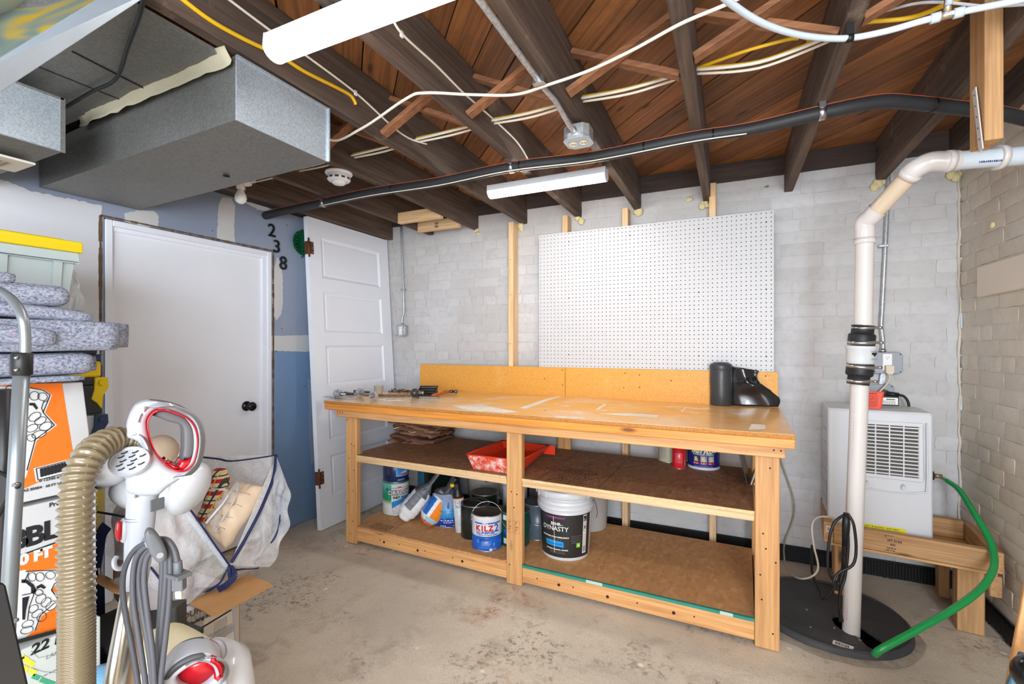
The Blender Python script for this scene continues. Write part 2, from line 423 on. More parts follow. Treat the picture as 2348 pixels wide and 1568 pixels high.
def m_flakes(name, cols, scale, stretch=(1, 1, 1), rough=.6, extra=None, coat=0):
    m, t, b = nt(name); v = coords(t, stretch)
    ds = noise_n(t, v, scale*.6, 3); vd = mixc(t, .02, v, ds)
    vo = N(t, 'ShaderNodeTexVoronoi'); vo.inputs['Scale'].default_value = scale; vo.inputs['Randomness'].default_value = 1; t.links.new(vd, vo.inputs['Vector'])
    sep = t.nodes.new('ShaderNodeSeparateColor'); t.links.new(vo.outputs['Color'], sep.inputs[0])
    n = len(cols); col = ramp(t, sep.outputs[0], [(i/(n-1) if n > 1 else 0, lin(c)) for i, c in enumerate(cols)])
    if extra:
        for (c, s_, lo, amt) in extra:
            nn = noise_n(t, coords(t), s_, 5, .65); col = mixc(t, ramp(t, nn, [(lo, g(0)), (lo+.09, g(amt))]), col, lin(c))
    t.links.new(col, b.inputs['Base Color']); b.inputs['Roughness'].default_value = rough; b.inputs['Coat Weight'].default_value = coat; b.inputs['Coat Roughness'].default_value = .12
    bumpn(t, b, sep.outputs[1], .08, .002); return m
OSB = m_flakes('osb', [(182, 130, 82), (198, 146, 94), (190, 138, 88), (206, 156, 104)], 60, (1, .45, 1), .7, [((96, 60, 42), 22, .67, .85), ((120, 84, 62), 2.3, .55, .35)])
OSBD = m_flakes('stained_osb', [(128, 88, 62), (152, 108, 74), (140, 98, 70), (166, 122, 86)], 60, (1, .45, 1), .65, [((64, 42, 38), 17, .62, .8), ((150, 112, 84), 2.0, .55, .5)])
CHIP = m_flakes('chipboard', [(206, 140, 56), (230, 170, 78), (216, 150, 60)], 260, (1, 1, 1), .5, [((236, 190, 120), 3, .6, .3)])
CHIPE = m_flakes('chipboard_edge', [(160, 100, 44), (196, 136, 72), (176, 116, 54)], 220, (1, 1, 1), .8)
TOPM = m_flakes('worktop_board', [(236, 176, 96), (244, 190, 112), (238, 180, 100)], 200, (1, 1, 1), .32, [((236, 216, 190), 2.2, .50, .7), ((246, 242, 236), 3.4, .58, .9), ((226, 150, 54), 1.5, .60, .6)], coat=.35)
WHITE = mat((236, 236, 240), .4, name='white'); WHITE_GLOSS = mat((204, 206, 210), .22, coat=.3, name='gloss_white')
DOORW = mat((238, 243, 255), .38, var=.02, vs=4, name='door_paint')
BLACK = mat((24, 24, 26), .45, name='black'); RUBBER = mat((34, 35, 38), .7, name='rubber', bump=.2, bs=60); GLOSSBLK = mat((18, 18, 20), .2, name='gloss_black')
PVC = mat((212, 206, 202), .28, coat=.2, name='pvc'); CREAM = mat((228, 222, 208), .5, name='cream_cable'); YELLOWC = mat((226, 180, 30), .45, name='yellow_cable')
FOAM = mat((222, 208, 160), .7, var=.12, vs=30, bump=.4, bs=60, name='spray_foam')
PAPER = mat((238, 236, 230), .7, name='paper'); INK = mat((26, 26, 30), .6, name='ink'); INKG = mat((120, 120, 128), .7, name='grey_ink')
ORANGE = mat((228, 110, 26), .55, name='orange_print'); KRAFT = mat((196, 148, 96), .8, var=.06, vs=20, name='kraft'); BROWNP = mat((132, 92, 68), .8, var=.2, vs=14, bump=.4, bs=20, name='brown_paper')
RED = mat((172, 14, 28), .25, coat=.3, name='red_plastic'); GREYP = mat((88, 90, 93), .5, name='grey_plastic')
NAVY = mat((28, 34, 78), .7, name='navy_webbing'); YEL = mat((226, 196, 16), .4, name='yellow_plastic')
HOLE = mat((52, 30, 20), .9, name='nail_hole')
# ================================================================ THE SETTING
YB, XL, XR = 3.10, -2.71, 1.06
def struct(name, mb, m, **k):
    o = build(name, mb, m, **k); o['kind'] = 'structure'; return o
def nz(x, y, z, s): return noise.noise(Vector((x*s, y*s, z*s)))
# floor: slightly uneven slab
SUMP = Vector((.40, 2.53, 0)); SR = .30
mb = MB(); mb.grid(lambda u, v: (XL-.3+(XR+.6-XL)*u, -2.6+5.9*v, .004*nz(u*4, v*6, 0, 2)-.004), 60, 90)
fl = struct('floor', mb, CONC)
# walls behind the painted bricks: the mortar bed
mb = MB(); mb.grid(lambda u, v: (XL+(XR-XL)*u, YB+.0068+.0024*nz(u*30, 0, v*20, 1.3), -.02+2.26*v), 150, 90)
wb = struct('wall_back', mb, BRICK_B)
mb = MB(); mb.grid(lambda u, v: (XR+.0068+.0024*nz(0, u*30, v*20, 1.3), YB-(YB+2.6)*u, -.02+2.30*v), 190, 90)
wr = struct('wall_right', mb, BRICK_R)
def brick_mesh(w, h, seed, m):
    rnd = random.Random(seed); nx, ny = 5, 2; mb = MB(); pts = {}
    for j in range(ny+1):
        for i in range(nx+1):
            u = i/nx; v = j/ny; ex = (u-.5)*w; ez = (v-.5)*h
            edge = (i in (0, nx)) or (j in (0, ny))
            ex += rnd.uniform(-1, 1)*(.004 if 0 < i < nx else .003); ez += rnd.uniform(-1, 1)*.0022
            d = rnd.uniform(-.0012, .0012) + (.0034 if edge else 0)
            if (i in (0, nx)) and (j in (0, ny)): ex *= .98; ez *= .94
            pts[i, j] = (ex, d, ez)
    vs = [pts[i, j] for j in range(ny+1) for i in range(nx+1)]
    fs = [(j*(nx+1)+i, j*(nx+1)+i+1, (j+1)*(nx+1)+i+1, (j+1)*(nx+1)+i) for j in range(ny) for i in range(nx)]
    mb.add(vs, fs, 0, True)
    loop = [(i, 0) for i in range(nx+1)]+[(nx, j) for j in range(1, ny+1)]+[(i, ny) for i in range(nx-1, -1, -1)]+[(0, j) for j in range(ny-1, 0, -1)]
    lv = [pts[k] for k in loop]; bk = [(x*1.01, .03, z*1.02) for x, y, z in lv]; n = len(lv)
    mb.add(lv+bk, [(i, n+i, n+(i+1) % n, (i+1) % n) for i in range(n)], 0, True)
    me = bpy.data.meshes.new('brick'); me.from_pydata([tuple(v) for v in mb.v], [], mb.f); me.polygons.foreach_set('use_smooth', mb.sm); me.materials.append(m)
    return me
def lay_bricks(wall, P, nrm_rot, length, zmax, m, score, keep=300, seed=1, top=None):
    """P(s) -> world xy of the wall face at s metres along it"""
    meshes = {k: [brick_mesh(wd, .0650, seed*50+i*7+k, m) for i in range(6)] for k, wd in ((0, .208), (1, .100), (2, .152))}
    rnd = random.Random(seed); cands = []
    rows = int(zmax/.0700)+1
    for r in range(rows):
        z = .0350+r*.0700
        header = (r % 6 == 4); s = [-.02, -.12, -.06][r % 3] if not header else -.04
        while s < length:
            if header: k, wd = 1, .106
            else:
                k, wd = (0, .2135) if rnd.random() > .07 else (1, .106)
            if s+wd > length+.01:
                k = 1 if length-s < .12 else 2; wd = .106 if k == 1 else .158
            c = s+wd/2
            if -0.0 < c < length and z+.03 < (top(c) if top else zmax+.05): cands.append((c, z+rnd.uniform(-.002, .002), k, rnd.randrange(6), rnd.uniform(-.0014, .0012)))
            s += wd
    sc = sorted(range(len(cands)), key=lambda i: -score(cands[i])); chosen = set(i for i in sc[:keep] if score(cands[i]) > 0)
    rest = MB()
    for i, (c, z, k, j, dy) in enumerate(cands):
        x, y = P(c); me = meshes[k][j]
        n = Vector((sin(nrm_rot), -cos(nrm_rot), 0))*dy
        M = Matrix.Translation((x+n.x, y+n.y, z)) @ Matrix.Rotation(nrm_rot, 4, 'Z') @ Matrix.Rotation(rnd.uniform(-.006, .006), 4, 'Y')
        if i in chosen:
            o = bpy.data.objects.new('brick', me); o.matrix_basis = M; link(o, wall)
        else:
            rest.add([M @ v.co for v in me.vertices], [list(p.vertices) for p in me.polygons], 0, True)
    if rest.v: tag(build('brickwork', rest, m, wall, nofix=True), kind='stuff')
def pixel(p):
    d = Vector(p)-EYE; zc = d.dot(CAMF)
    if zc < .1: return None
    return CX+FPX*d.dot(CAMR)/zc, HY-FPX*d.z/zc, zc
def score_back(c):
    x, z = XL+c[0], c[1]; p = pixel((x, YB, z))
    if not p or not (-20 < p[0] < 2368 and 0 < p[1] < 1568): return -1
    if -1.15 < x < .16 and z > .95: return -1
    if x < -2.47: return -1
    if x < .1 and (.6 < z < .95 or z < .5): return -1
    return 1/p[2]
def score_right(c):
    y, z = YB-c[0], c[1]; p = pixel((XR, y, z))
    if not p or not (-20 < p[0] < 2420 and 0 < p[1] < 1568): return -1
    return 1/p[2]
lay_bricks(wb, lambda s: (XL+s, YB), 0, XR-XL, 2.24, BRICK_B, score_back, 300, 1, top=lambda s: 2.13 if s < 1.42 else 2.245)
lay_bricks(wr, lambda s: (XR, YB-s), -pi/2, 3.0, 2.24, BRICK_R, score_right, 300, 2)
# smooth parged strip and access panel on the right wall
mb = MB(); mb.box((XR-.022, 2.10, 1.462), (XR+.02, 2.868, 1.600)); build('parged_patch', mb, m_drywall('parge', (228, 216, 200), (234, 222, 206)), wr, bevel=.004)
# lumps in the corner joint
mb = MB(); random.seed(5)
pts = [(XR-.004+random.uniform(-.004, .004), YB-.002+random.uniform(-.004, .003), z*.05) for z in range(0, 45)]
mb.tube(pts, [random.uniform(.003, .007) for _ in pts], 7); build('corner_mortar', mb, BRICK_R, wr)

# left wall: painted drywall with an opening for the door
DY0, DY1, DZ = 1.190, 2.082, 1.846
mb = MB()
mb.box((XL-.012, -2.6, 0), (XL, DY0-.004, 2.34)); mb.box((XL-.012, DY1+.004, 0), (XL, YB+.03, 2.34)); mb.box((XL-.012, DY0-.004, DZ+.004), (XL, DY1+.004, 2.34))
mb.box((XL-.10, -2.6, 0), (XL-.09, YB, 2.34))
wl = struct('wall_left', mb, BLUE)
def wall_patch(name, px, m, t=.0012, rough=3.0, seed=0, raw=False):
    rnd = random.Random(seed); P = [Vector(p) if raw else onx(p[0], p[1], XL) for p in px]; P = [Vector((XL, p[1] if raw else p.y, p[2] if raw else p.z)) for p in P]; out = []
    for a, b in zip(P, P[1:]+P[:1]):
        n = max(1, int((b-a).length/.012))
        for i in range(n):
            p = a.lerp(b, i/n); out.append(p+Vector((0, rnd.uniform(-1, 1), rnd.uniform(-1, 1)))*.0012*rough)
    mb = MB(); mb.prism(out, (t, 0, 0)); build(name, mb, m, wl)
wall_patch('paint_patch', [(XL, -2.5, .0), (XL, DY0-.014, .0), (XL, DY0-.014, 1.905), (XL, .93, 1.90), (XL, .80, 1.93), (XL, .62, 1.91), (XL, -2.5, 1.93)], PRIMER, .0010, 3, 1, True)
for k, px in enumerate([[(285, 488), (320, 482), (352, 484), (364, 496), (362, 520), (330, 519), (286, 507)],
        [(510, 452), (530, 455), (538, 470), (538, 500), (536, 520), (538, 556), (497, 548), (499, 520), (500, 485), (503, 462)],
        [(635, 590), (645, 598), (648, 640), (648, 700), (644, 722), (634, 734), (626, 720), (624, 680), (626, 630)]]):
    wall_patch('spackle_patch', px, PATCH, .0020, 2, 10+k)
wall_patch('spackle_patch', [(622, 770), (712, 768), (712, 806), (622, 804)], PATCH, .0016, 2, 20)
wall_patch('paint_patch', [(XL, DY1+.014, .0), (XL, YB, .0), (XL, YB, 1.205), (XL, DY1+.014, 1.205)], BLUE2, .0008, 1.5, 21, True)
wall_patch('spackle_patch', [(706, 862), (722, 892), (726, 960), (722, 1050), (714, 1068), (708, 1000), (708, 930)], m_drywall('grey_compound', (150, 162, 180), (160, 170, 186)), .0014, 2, 22)
wall_patch('paint_patch', [(622, 488), (612, 470), (560, 462), (590, 480)], PRIMER, .0014, 2, 23)
# rough dark gap round the door frame
mb = MB(); rnd = random.Random(3)
for a, b in (((DY0-.018, 0), (DY0-.018, DZ+.01)), ((DY1+.014, 0), (DY1+.014, DZ+.012)), ((DY0-.018, DZ+.012), (DY1+.014, DZ+.012))):
    for i in range(60):
        t = i/60; y = a[0]+(b[0]-a[0])*t; z = a[1]+(b[1]-a[1])*t; s = rnd.uniform(.003, .008)
        if a[0] == b[0]: mb.box((XL-.02, y-s, z), (XL+.0025, y+s, z+(b[1]-a[1])/60))
        else: mb.box((XL-.02, y, z-s), (XL+.0025, y+(b[0]-a[0])/60, z+s*.6))
build('torn_drywall_edge', mb, mat((104, 84, 66), .9, var=.3, vs=30, name='torn_gypsum'), wl)
mb = MB()
for y, z in ((.62, 1.86), (.66, 2.02), (2.12, 1.2), (2.16, 1.35), (2.35, .95), (1.70, 1.90), (2.2, 2.05)): mb.lathe([(0, .002), (.003, .002), (.003, 0)], 8, Matrix.Translation((XL+.001, y, z)) @ Matrix.Rotation(pi/2, 4, 'Y'))
build('screw_hole', mb, HOLE, wl)
# rear and side closing walls (outside the frame)
mb = MB(); mb.box((XL-.1, -2.72, -.02), (XR+.3, -2.6, 2.4)); struct('wall_front', mb, PRIMER)

# the painted slab door in the left wall
dr = root('door_1', (XL, (DY0+DY1)/2, 0), 'white flush door in a white frame in the blue wall', 'door', kind='structure')
tw = .030
mb = MB(); mb.box((XL-.10, DY0, 0), (XL+.006, DY0+tw, DZ)); mb.box((XL-.10, DY1-tw, 0), (XL+.006, DY1, DZ)); mb.box((XL-.10, DY0+tw+.0004, DZ-tw), (XL+.006, DY1-tw-.0004, DZ))
build('door_frame', mb, DOORW, dr, bevel=.003, world=True)
mb = MB(); mb.box((XL-.10, DY0+tw, 0), (XL-.012, DY0+tw+.012, DZ-tw)); mb.box((XL-.10, DY1-tw-.030, 0), (XL-.004, DY1-tw, DZ-tw)); mb.box((XL-.10, DY0+tw, DZ-tw-.022), (XL-.008, DY1-tw, DZ-tw))
build('door_stop', mb, DOORW, dr, bevel=.002, world=True)
mb = MB(); mb.box((XL-.055, DY0+tw+.004, .01), (XL-.018, DY1-tw-.024, DZ-tw-.018)); build('door_slab', mb, DOORW, dr, bevel=.002, world=True)
kp = onx(578, 931, XL+.02); Mk = Matrix.Translation((XL-.018, kp.y-.012, kp.z)) @ Matrix.Rotation(pi/2, 4, 'Y')
mb = MB(); mb.lathe([(0, 0), (.030, 0), (.031, .006), (.026, .011), (.012, .014), (.011, .030), (.018, .038), (.026, .048), (.028, .056), (.024, .064), (.010, .068), (0, .069)], 28, Mk)
build('door_knob', mb, GLOSSBLK, dr, world=True)

# ---------------------------------------------------------------- ceiling: deck boards, joists, bridging
JX = [-2.600, -2.190, -1.780, -1.375, -.965, -.565, -.147, .285, .712]
JW, JZ0, JZ1 = .043, 2.122, 2.338
mb = MB(); mb.box((XL-.1, -2.6, 2.372), (XR+.2, YB+.1, 2.39)); ce = struct('ceiling', mb, JOISTD['x'])
def deck():
    d = Vector((cos(-pi/4), sin(-pi/4), 0)); n = Vector((-d.y, d.x, 0)); wd = .137; k0 = -25; rnd = random.Random(4)
    for k in range(-28, 40):
        c = n*(k*wd)   # strip centre line through origin offset
        # clip the strip to the room box by sampling along the centre line
        ts = [t*.05 for t in range(-120, 120) if XL-.02 < (c+d*(t*.05)).x < XR+.12 and -1.2 < (c+d*(t*.05)).y < YB+.05]
        if len(ts) < 2: continue
        a, b = ts[0]-.03, ts[-1]+.03; hw = wd/2-rnd.choice([.0018, .003, .005]); z = JZ1+rnd.uniform(0, .003)
        cuts = [a, b]
        if b-a > 2.2 and k % 3 == 0: cuts = [a, a+(b-a)*rnd.uniform(.35, .65), b]
        for s0, s1 in zip(cuts[:-1], cuts[1:]):
            mb = MB(); ln = s1-s0
            mb.box((-ln/2+.001, -hw, 0), (ln/2-.001, hw, .022))
            o = build('plank', mb, DECK, ce, bevel=0); m = c+d*((s0+s1)/2)
            o.location = (m.x, m.y, z); o.rotation_euler = (0, 0, -pi/4)
deck()
random.seed(11)
for i, x in enumerate(JX):
    mb = MB(); n = 26
    for k in range(n):
        y0 = -2.4+(YB+.02+2.4)*k/n; y1 = -2.4+(YB+.02+2.4)*(k+1)/n
    prof = []
    ys = [-2.4+(YB+.02+2.4)*k/n for k in range(n+1)]
    vs = []
    for y in ys:
        dx = .0015*nz(x*9, y, 0, 3); dz = .0025*nz(x, y, 5, 4)
        vs += [(x+dx, y, JZ0+dz), (x+JW+dx, y, JZ0+dz*.5), (x+JW+dx*.5, y, JZ1), (x+dx*.5, y, JZ1)]
    fs = []
    for k in range(n):
        a = k*4; b = a+4; fs += [(a, a+1, b+1, b), (a+1, a+2, b+2, b+1), (a+2, a+3, b+3, b+2), (a+3, a, b, b+3)]
    fs += [(0, 3, 2, 1), (n*4, n*4+1, n*4+2, n*4+3)]
    mb.add(vs, fs); o = build('joist', mb, JOIST['y'], ce, bevel=.003)
for i in range(len(JX)-1):
    xa = JX[i]+JW; xb = JX[i+1]; yb = 1.555+.012*(i % 3)
    for k, (za, zb) in enumerate(((JZ0+.012, JZ1-.03), (JZ1-.03, JZ0+.012))):
        y = yb+.055*k; mb = MB()
        mb.beam((xa+.002, y, za), (xb-.002, y, zb), .042, .019, up=(0, 0, 1)); b = build('bridging_brace', mb, BRACE['x'], ce, bevel=.002)
# rim board closing the joist bays over the brick, ledger on the right wall
mb = MB()
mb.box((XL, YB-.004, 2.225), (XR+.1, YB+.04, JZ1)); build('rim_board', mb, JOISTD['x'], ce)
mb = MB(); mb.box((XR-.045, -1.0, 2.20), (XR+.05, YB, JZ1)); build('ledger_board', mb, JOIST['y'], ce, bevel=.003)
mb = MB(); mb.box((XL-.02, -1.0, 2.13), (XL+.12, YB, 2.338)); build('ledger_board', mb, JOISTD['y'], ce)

# dimpled drainage membrane along the foot of the brick walls
def membrane(name, P, length, nrm, z0=.016, z1=.092):
    mb = MB(); rnd = random.Random(len(name)); n = Vector(nrm); s = 0
    a = Vector(P(0)); b = Vector(P(length))
    mb.prism([a+n*.006+UP*.001, b+n*.006+UP*.001, b+n*.006+UP*z1, a+n*.006+UP*z1], n*.004)
    while s < length:
        p = Vector(P(s)); q = Vector(P(s+.0095)); zb = rnd.uniform(.0, .020)
        mb.prism([p+n*.008+UP*zb, q+n*.008+UP*zb, q+n*.008+UP*(z1-.012), p+n*.008+UP*(z1-.012)], n*.010); s += .0130
    struct(name, mb, mat((14, 14, 16), .45, name='membrane'))
membrane('baseboard_back', lambda s: (XL+.02+s, YB, 0), XR-XL-.03, (0, -1, 0))
membrane('baseboard_right', lambda s: (XR, YB-s, 0), 2.6, (-1, 0, 0))

# ---------------------------------------------------------------- wall studs, blocks, foam
for k, (px, ztop, lab) in enumerate([(1171, 2.122, 'tall pine stud on the brick wall left of the pegboard, bare to the worktop'),
        (1295, 2.122, 'pine stud showing above the left part of the pegboard, leftmost of the short ones'),
        (1433, 2.122, 'pine stud showing above the middle of the pegboard, under the joist with the conduit'),
        (1634, 2.205, 'pine stud showing above the right part of the pegboard beside the upright dark joist')]):
    x = ony(px, 600, 3.01).x; r = root('wall_stud', (x, 3.05, 0), lab, 'wall stud', 'pine studs on the brick wall')
    mb = MB(); mb.box((x-.019, 3.008, .02), (x+.019, 3.095, ztop)); build('stud', mb, FRESH['z'], r, world=True, bevel=.003)
    mb = MB(); rnd = random.Random(k)
    for z in (.35, .8, 1.05, 1.25, 1.6, 1.85): mb.lathe([(0, .001), (.003, .001), (.003, -.001)], 8, Matrix.Translation((x+rnd.uniform(-.01, .01), 3.008, z)) @ Matrix.Rotation(pi/2, 4, 'X'))
    build('screw_head', mb, HOLE, r, world=True)
for k, (px, py, hh, lab) in enumerate(((915, 507, .034, 'upper pale pine block nailed between joists above the panel door'), (960, 527, .034, 'lower pale pine block with a black stamp between joists by the brick wall'))):
    q = onx(px, py, -2.147); r = root('wood_block', (-1.96, q.y, q.z), lab, 'wood block', 'pine blocks between the joists')
    mb = MB(); mb.box((-2.145, q.y-.019, q.z-.020), (-1.782, q.y+.019, q.z+.055)); build('block', mb, FRESH['x'], r, world=True, bevel=.002)
    if k: Print(flat_map((-1.97, q.y-.0195, q.z+.012), (1, 0, 0), (0, 0, 1))).text('HT', 0, .012, .022, INK, .001).text('KD', 0, -.010, .022, INK, .001).done(r, 'lettering')
FO = [(1092, 530, 'left'), (1198, 520, ''), (1328, 500, ''), (1461, 484, ''), (1616, 467, ''), (1578, 458, ''), (2016, 420, ''), (2190, 402, '')]
FL = ['yellowed foam blob under the joist end left of the tall stud', 'yellow foam blob at the joist end just above the tall stud', 'yellow foam blob at the joist end right of the second stud', 'dripping foam blob at the joist end right of the third stud', 'small foam blob under the upright dark joist above the pegboard', 'smallest foam drip on bare brick above the pegboard, left of the upright joist', 'foam blob under the joist end beside the right conduit', 'long foam blob near the wall corner under the white pipe']
for k, (px, py, _) in enumerate(FO):
    p = ony(px, py, YB-.012); rnd = random.Random(k+30); mb = MB()
    for j in range(4):
        s = rnd.uniform(.014, .024)*(.6 if k in (0, 5) else 1); mb.sphere(p+Vector((rnd.uniform(-.018, .018), rnd.uniform(0, .01), rnd.uniform(-.022, .012))), s, 10, 6, sq=(1, .7, rnd.uniform(.8, 1.3)))
    tag(build('foam_blob', mb, FOAM, base=True), FL[k], 'spray foam', 'spray foam lumps at the joist ends')
p = onx(2275, 516, XR-.004); mb = MB(); mb.sphere(p, .016, 12, 7, sq=(.5, 1, 1)); tag(build('foam_blob', mb, FOAM, base=True), 'round yellow foam dab alone on the right brick wall', 'spray foam', 'spray foam lumps at the joist ends')
# ================================================================ CEILING SERVICES
# ---- linear LED lamps
def lamp(x0, x1, y, ztop, lab, em):
    r = root('ceiling_lamp', ((x0+x1)/2, y, ztop), lab, 'ceiling lamp', 'linear ceiling lamps')
    L = x1-x0; h = .034; wt = .033; wb = .036
    prof = [(-wt, 0), (wt, 0), (wb, -h), (-wb, -h)]
    mb = MB(); mb.prism([(-L/2, p[0], p[1]) for p in prof], (L, 0, 0)); build('housing', mb, mat((206, 208, 214), .35, name='lamp_housing'), r, bevel=.002)
    pts = [(-wb, -h)]+[(-wb*cos(pi*k/10)*.98, -h-.030*sin(pi*k/10)) for k in range(0, 11)]+[(wb, -h)]
    mb = MB(); mb.prism([(-L/2+.004, p[0], p[1]) for p in pts[::-1]], (L-.008, 0, 0)); build('diffuser', mb, mat((255, 250, 245), .5, emit=em, name='lamp_diffuser'), r)
    for s in (-1, 1):
        mb = MB(); pr = [(-wt, 0), (wt, 0), (wb, -h)]+[(wb*cos(pi*k/10), -h-.031*sin(pi*k/10)) for k in range(1, 10)]+[(-wb, -h)]
        mb.prism([(s*L/2-.002, p[0], p[1]) for p in pr], (.004, 0, 0)); build('end_cap', mb, mat((226, 226, 230), .3, name='end_cap'), r)
    mb = MB()
    for s in (-.3, .3): mb.box((s*L-.015, -.02, 0), (s*L+.015, .02, .018))
    build('mounting_clip', mb, STEEL, r)
lamp(-1.165, -.02, .905, 2.103, 'long white linear lamp with bright diffuser near the duct, nearest the viewer', EMIT*.62)
lamp(-1.185, -.545, 2.25, 2.103, 'short white linear lamp with bright diffuser hanging by the brick wall above the pegboard', EMIT*1.2)
# lamp flex of the far lamp
# ---- ducts
def boxduct(r, name, a, b, m, zt=None):
    mb = MB(); mb.box(a, b); return build(name, mb, m, r, world=True, bevel=.003)
r = root('sheet_metal_duct', (-2.0, 1.11, 1.93), 'large rectangular sheet metal duct with a bright galvanised end and a taped top edge', 'duct')
ze = onx(755, 372, -1.345).z
mb = MB(); x0, x1 = XL+.005, -1.347
vs = [(x0, .955, 1.922), (x0, 1.325, 1.922), (x0, 1.325, 2.10), (x0, .955, 2.10), (x1, .915, ze), (x1, 1.272, ze), (x1, 1.272, 2.112), (x1, .915, 2.112)]
mb.add(vs, [(0, 1, 2, 3), (0, 4, 5, 1), (3, 2, 6, 7), (0, 3, 7, 4), (1, 5, 6, 2)]); build('duct_body', mb, GALVD, r, world=True)
mb = MB(); mb.box((x1-.001, .914, ze-.001), (x1+.004, 1.273, 2.113)); build('end_plate', mb, GALV, r, world=True, bevel=.001)
mb = MB(); mb.beam((x1+.006, 1.266, ze), (x1+.006, 1.266, 2.112), .006, .012, up=(1, 0, 0)); mb.beam((x1+.005, .915, 2.110), (x1+.005, 1.272, 2.110), .005, .008); build('folded_flange', mb, GALV, r, world=True)
mb = MB(); mb.grid(lambda u, v: (-2.25+(-1.345+2.25)*u, .905+.035*abs(v-.25)*-1+.012*nz(u*6, v, 0, 2)+(1-u)*.012, 2.075+.045*v+.004*nz(u*9, v*3, 2, 2)), 24, 3); 
build('duct_tape', mb, mat((186, 180, 156), .75, var=.06, name='duct_tape'), r, world=True, solid=.002)
hp = onz(519, 397, 1.925); mb = MB(); mb.lathe([(0, 0), (.012, 0), (.012, .003)], 14, Matrix.Translation((hp.x, hp.y, ze-.0055))); build('drilled_hole', mb, mat((10, 10, 10), .9, name='dark_hole'), r, world=True)
r = root('overhead_plenum', (-1.9, .2, 2.10), 'wide flat dull grey plenum duct close under the joists at the top left', 'duct')
mb = MB(); mb.box((XL+.02, -1.2, 2.108), (-1.384, .915, 2.122)); build('plenum_pan', mb, GALVD, r, world=True)
mb = MB(); a = onz(165, 118, 2.106); b = onz(335, 205, 2.106); mb.beam(a, b, .004, .003); mb.beam((-1.95, -1.0, 2.107), (-1.95, .9, 2.107), .003, .003); build('seam', mb, BLACK, r, world=True)
r = root('branch_duct', (-2.3, .45, 1.9), 'smaller galvanised branch duct with a white louvred register under it, far left', 'duct')
zt = onx(137, 225, -2.0).z; zb = onx(140, 347, -2.0).z; yb_ = .765
mb = MB(); mb.box((XL+.01, -.3, zb), (-2.0, yb_, zt)); build('duct_body', mb, GALV, r, world=True, bevel=.002)
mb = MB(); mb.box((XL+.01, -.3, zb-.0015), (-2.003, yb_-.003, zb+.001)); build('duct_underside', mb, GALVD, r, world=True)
mb = MB(); mb.box((-2.003, yb_-.008, zb-.003), (-1.996, yb_+.004, zt+.002)); mb.box((-2.003, -.3, zt-.004), (-1.996, yb_, zt+.002)); build('folded_flange', mb, GALVD, r, world=True)
# register under it
zr = zb-.025; c0 = onz(83, 379, zr); c1 = onz(48, 395, zr)
mb = MB(); mb.box((c0.x-.16, c0.y-.42, zr), (c0.x, c0.y, zr+.008)); g_ = build('register', mb, mat((222, 214, 204), .5, name='register_white'), r, world=True, bevel=.002)
mb = MB()
for k in range(16): mb.box((c0.x-.12, c0.y-.06-k*.018, zr-.003), (c0.x-.04, c0.y-.052-k*.018, zr+.001))
build('louvre', mb, mat((150, 138, 120), .7, name='louvre'), g_, world=True)
# close galvanised duct crossing the top-left corner
r = root('trunk_duct', (-1.1, .1, 2.0), 'blurred bright galvanised duct edge with yellow smear crossing the top left corner, nearest the viewer', 'duct')
def dd(px, py, d): return D(px, py, d*.88)
p0, p1 = dd(-60, 250, .95), dd(360, -25, 1.25); p2, p3 = dd(-60, 170, .93), dd(260, -25, 1.22)
mb = MB(); mb.add([p0, p1, p3, p2], [(0, 1, 2, 3)]); build('bottom_flange', mb, mat((160, 170, 180), .5, .3, var=.06, vs=20, name='bright_flange'), r, world=True, solid=.002)
q0, q1 = dd(-60, 60, 1.08), dd(150, -25, 1.30); mb = MB(); mb.add([p2, p3, q1, q0], [(0, 1, 2, 3)])
m_, t_, b_ = nt('smeared_galvanised'); v_ = coords(t_, (2, 2, 2), rand=False); n_ = noise_n(t_, v_, 2.2, 2, .5, .6)
t_.links.new(ramp(t_, n_, [(.36, lin((214, 176, 30))), (.45, lin((130, 150, 140))), (.55, lin((112, 118, 124))), (.7, lin((140, 150, 156)))]), b_.inputs['Base Color']); b_.inputs['Metallic'].default_value = .4; b_.inputs['Roughness'].default_value = .4
build('duct_side', mb, m_, r, world=True, solid=.004)
q2, q3 = dd(-60, 10, 1.06), dd(80, -25, 1.28); mb = MB(); mb.add([q0, q1, q3, q2], [(0, 1, 2, 3)]); build('top_flange', mb, mat((176, 182, 172), .5, .2, name='dull_flange'), r, world=True, solid=.002)
W_k = ray(-80, -60).normalized()*.12; mb = MB(); mb.add([q2, q3, q3+W_k, q2+W_k, p0, p1, p1+W_k, p0+W_k], [(0, 1, 2, 3), (4, 7, 6, 5), (3, 2, 6, 7), (0, 3, 7, 4), (1, 5, 6, 2)]); build('duct_body', mb, GALVD, r, world=True)
# black cable on the plenum
mb = MB(); mb.tube(spline([onz(330, -10, 2.09), onz(318, 40, 2.09), onz(292, 110, 2.09), onz(275, 165, 2.09), onz(255, 190, 2.09), onz(215, 208, 2.09), onz(185, 225, 2.09), onz(155, 243, 2.08), onz(140, 250, 2.08)], 6), .0055, 8)
tag(build('black_cable', mb, BLACK, base=True), 'black cable hanging across the underside of the grey plenum duct', 'cable')

